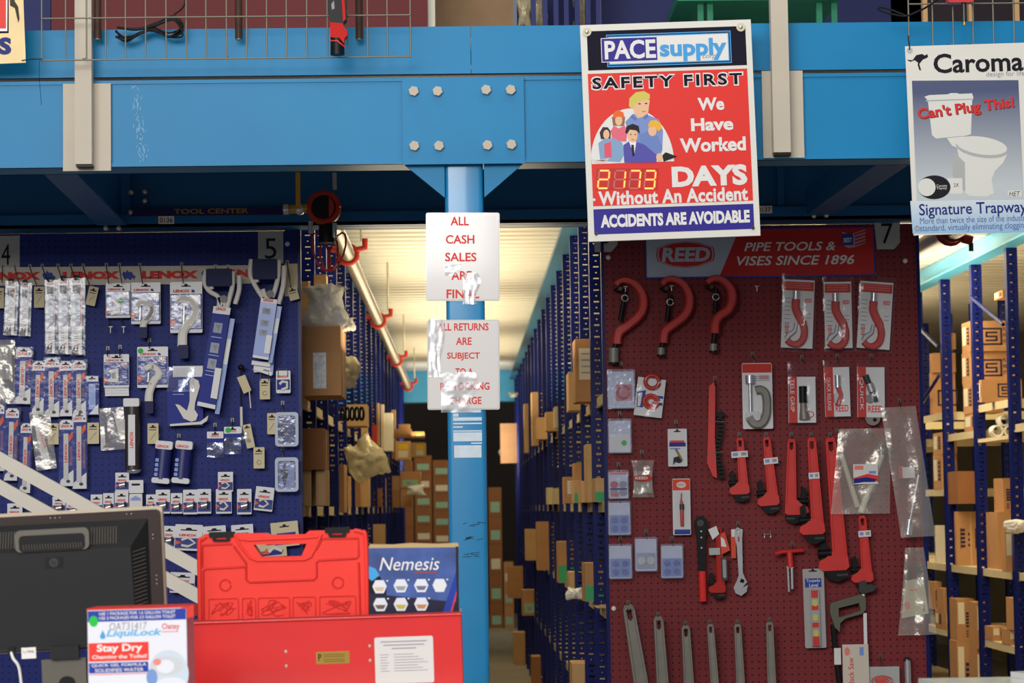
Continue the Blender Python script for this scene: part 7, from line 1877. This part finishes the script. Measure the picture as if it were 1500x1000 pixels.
WOOD = M('rod_brown', (70, 48, 38), rough=.5, var=.1, scale=20)
for x, lab in ((143, 'dark brown rod hanging behind the wire grid beside the guard rail post'), (349.5, 'dark brown rod hanging behind the middle of the wire grid'), (526, 'dark brown rod hanging behind the wire grid beside the red tool')):
    it = Item('hanging_rod', lab, 'rod', x, 20, YF - .045)
    m = it.mb(); m.tube([(x, -30, 0), (x, 57, 0)], 5.5, WOOD, 12); m.tube([(x, 57, 0), (x, 59, 0)], 4.5, WIRE, 12); it.single(m)
it = Item('cordless_tool', 'red and black cordless hand tool hanging head down in the wire grid', 'power tool', 494, 40, YWR - .055)
m = it.mb(); m.poly([(480, -30), (509, -30), (508, 30), (503, 36), (484, 34), (481, 20)], -9, 9, BLACK); it.part(m, 'body')
m = it.mb(); m.poly([(500, -30), (504, -30), (507, 30), (503, 34)], 9.1, 11, M('tool_matte_red', (200, 40, 34), rough=.75)); m.poly([(486, 8), (490, 2), (491, 14), (487, 16)], 9.1, 10, GREYP); it.part(m, 'side_grip')
m = it.mb(); m.poly([(484, 34), (503, 36), (505, 44), (509, 46), (509, 54), (505, 58), (504, 66), (498, 58), (484, 56)], -8, 9, M('tool_matte_red', (200, 40, 34), rough=.75)); it.part(m, 'front_housing')
m = it.mb(); m.tube([(494, 57, 0), (494, 81, 0)], [10, 10.5], BLACK, 14); m.tube([(484, 61, 5), (494, 62, 11), (505, 70, 5)], 1.4, TOOLRED, 6); it.part(m, 'nose')
it = Item('black_cable', 'bundled black cable tangled behind the wire grid', 'cable', 220, 42, YF - .05)
m = it.mb(); rnd = random.Random(4)
for q in range(6):
    pts = [(170 + rnd.uniform(-2, 3), 50 + rnd.uniform(-6, 6), rnd.uniform(-3, 6)), (185, 58 + rnd.uniform(-4, 4), rnd.uniform(-3, 6)), (205, 52 + rnd.uniform(-5, 5), rnd.uniform(-3, 6)), (225, 42 + rnd.uniform(-4, 4), 2), (248, 52 + rnd.uniform(-6, 5), rnd.uniform(-3, 6)), (268, 46 + rnd.uniform(-10, 8), rnd.uniform(-3, 6)), (256, 26 + rnd.uniform(-3, 6), 3), (232, 36 + rnd.uniform(-4, 4), 3), (200, 48 + rnd.uniform(-6, 2), 3), (172, 40, 3)]
    m.tube(smooth_path(pts, 4), 1.5, BLACK, 6)
m.tube(smooth_path([(255, 22, 3), (266, 14, 3), (272, 2, 3), (273, -30, 3)], 4), 1.4, BLACK, 6)
it.single(m)
it = Item('cordless_tool', 'red tool handle with steel shank hanging over the toilet poster', 'power tool', 1407, 8, YWR - .04)
m = it.mb(); m.rrect(1387, -24, 1425, 5, 4, -8, 9, TOOLRED); it.part(m, 'handle')
m = it.mb(); m.tube([(1412, 4, 0), (1412, 32, 0)], 3.6, DKSTEEL, 10); m.tube([(1412, 32, 0), (1412, 37, 0)], 2.4, M('brass'), 10); it.part(m, 'shank')
it = Item('black_cable', 'loose black cable curving across the short wire grid', 'cable', 1335, 14, YWR - .03)
m = it.mb(); m.tube(smooth_path([(1380, -6, 0), (1362, 8, 2), (1343, 18, 3), (1325, 24, 2), (1305, 20, 0), (1289, 14, -2), (1288, 10, -2), (1300, 12, -1), (1330, 25, 2)], 5), 1.5, BLACK, 6); it.single(m)

# ================================================================== upper floor behind the edge plate
YU = 9.5
ZU = CEIL + .1
MRED = M('maroon_panel', (92, 34, 36), rough=.6, var=.08, scale=2); MNAVY = M('navy_panel', (34, 40, 86), rough=.6, var=.08, scale=2)
def upper(label, x0, x1, mt, Y=YU, name='wall_panel', cat='panel'):
    a, b = P(x0, 10, Y), P(x1, 10, Y)
    t = things(name, label, cat, (a.x, Y, ZU))
    m = MB(); m.box(0, 0, 0, b.x - a.x, .03, 1.2, mt); m.build('panel', t)
upper('navy panel on the upper floor by the yellow banner', -60, 74, MNAVY)
upper('maroon panel on the upper floor behind the long wire grid', 75, 626, MRED)
upper('narrow white strip standing in for a lit gap beside the maroon panel above', 627.5, 637, M('lit_gap_white', (240, 236, 214), rough=.5), YU + .1, 'lit_gap_strip', 'strip')  # bright white paint stands in for light through a gap
t = things('carton', 'wide tan carton on the upper floor past the white strip', 'carton', (P(638, 20, 10.2).x, 10.2, ZU))
m = MB(); m.box(0, 0, 0, P(752, 20, 10.2).x - P(638, 20, 10.2).x, .5, .95, M('carton_dull', (150, 122, 92), rough=.8, var=.1)); m.build('body', t)
t = things('upper_rack', 'navy shelving frame on the upper floor with shiny wrapped goods', 'shelving', (P(760, 20, 10).x, 10.0, ZU))
a = P(760, 20, 10).x
for x in (778, 795, 811, 826, 842, 858, 873):
    m = MB(); u = P(x, 20, 10).x - a; m.box(u, 0, 0, u + .02, .05, 1.2, RACKPLAIN); m.build('upright', t)
m = MB(); m.box(0, .3, 0, P(880, 20, 10).x - a, .32, 1.2, MNAVY); m.build('back_panel', t)
for x, y, lab in ((768, 18, 'shiny wrapped goods at the open end of the upper navy frame'), (790, 18, 'tan wrapped goods between the first upper navy posts'), (850, 16, 'tan wrapped goods between the last upper navy posts')):
    film('wrapped_goods', lab, 'bag', x, y, 10.16, 20, 44, x, BAGY, .05)
upper('dark navy panel on the upper floor above the safety sign', 881, 1012, MNAVY, 10.3)
upper('navy panel on the upper floor near the cream post and the short wire grid', 1013, 1350, MNAVY, 11.0)
GREENP = M('green_paint', (36, 120, 88), rough=.4, var=.06)
t = things('green_table', 'green steel trestle on the upper floor over the safety sign', 'table', (P(1020, 10, 9.9).x, 9.9, ZU))
a = P(1020, 10, 9.9).x
ztop = P(1100, 4, 9.9).z - ZU
for x in (1026, 1040, 1200, 1222):
    u = P(x, 10, 9.9).x - a; m = MB(); m.box(u - .012, 0, 0, u + .012, .03, ztop - .0, GREENP); m.build('leg', t)
m = MB(); m.box(-.08, -.05, ztop, P(1228, 10, 9.9).x - a, .7, ztop + .04, GREENP); m.build('top', t)
for i in range(1):
    t = things('upper_rack', 'tan and dark shelving goods frame behind the short wire grid', 'shelving', (P(1335, 10, 10.5).x, 10.5, ZU))
    a = P(1335, 10, 10.5).x
    m = MB(); m.box(0, .5, 0, 1.2, .52, 1.2, M('dark_back', (46, 38, 44), rough=.7)); m.build('back_panel', t)
    for q in range(3): m = MB(); m.box(.05 + q * .2, 0, 0, .07 + q * .2, .04, 1.2, KRAFT2); m.build('upright', t)
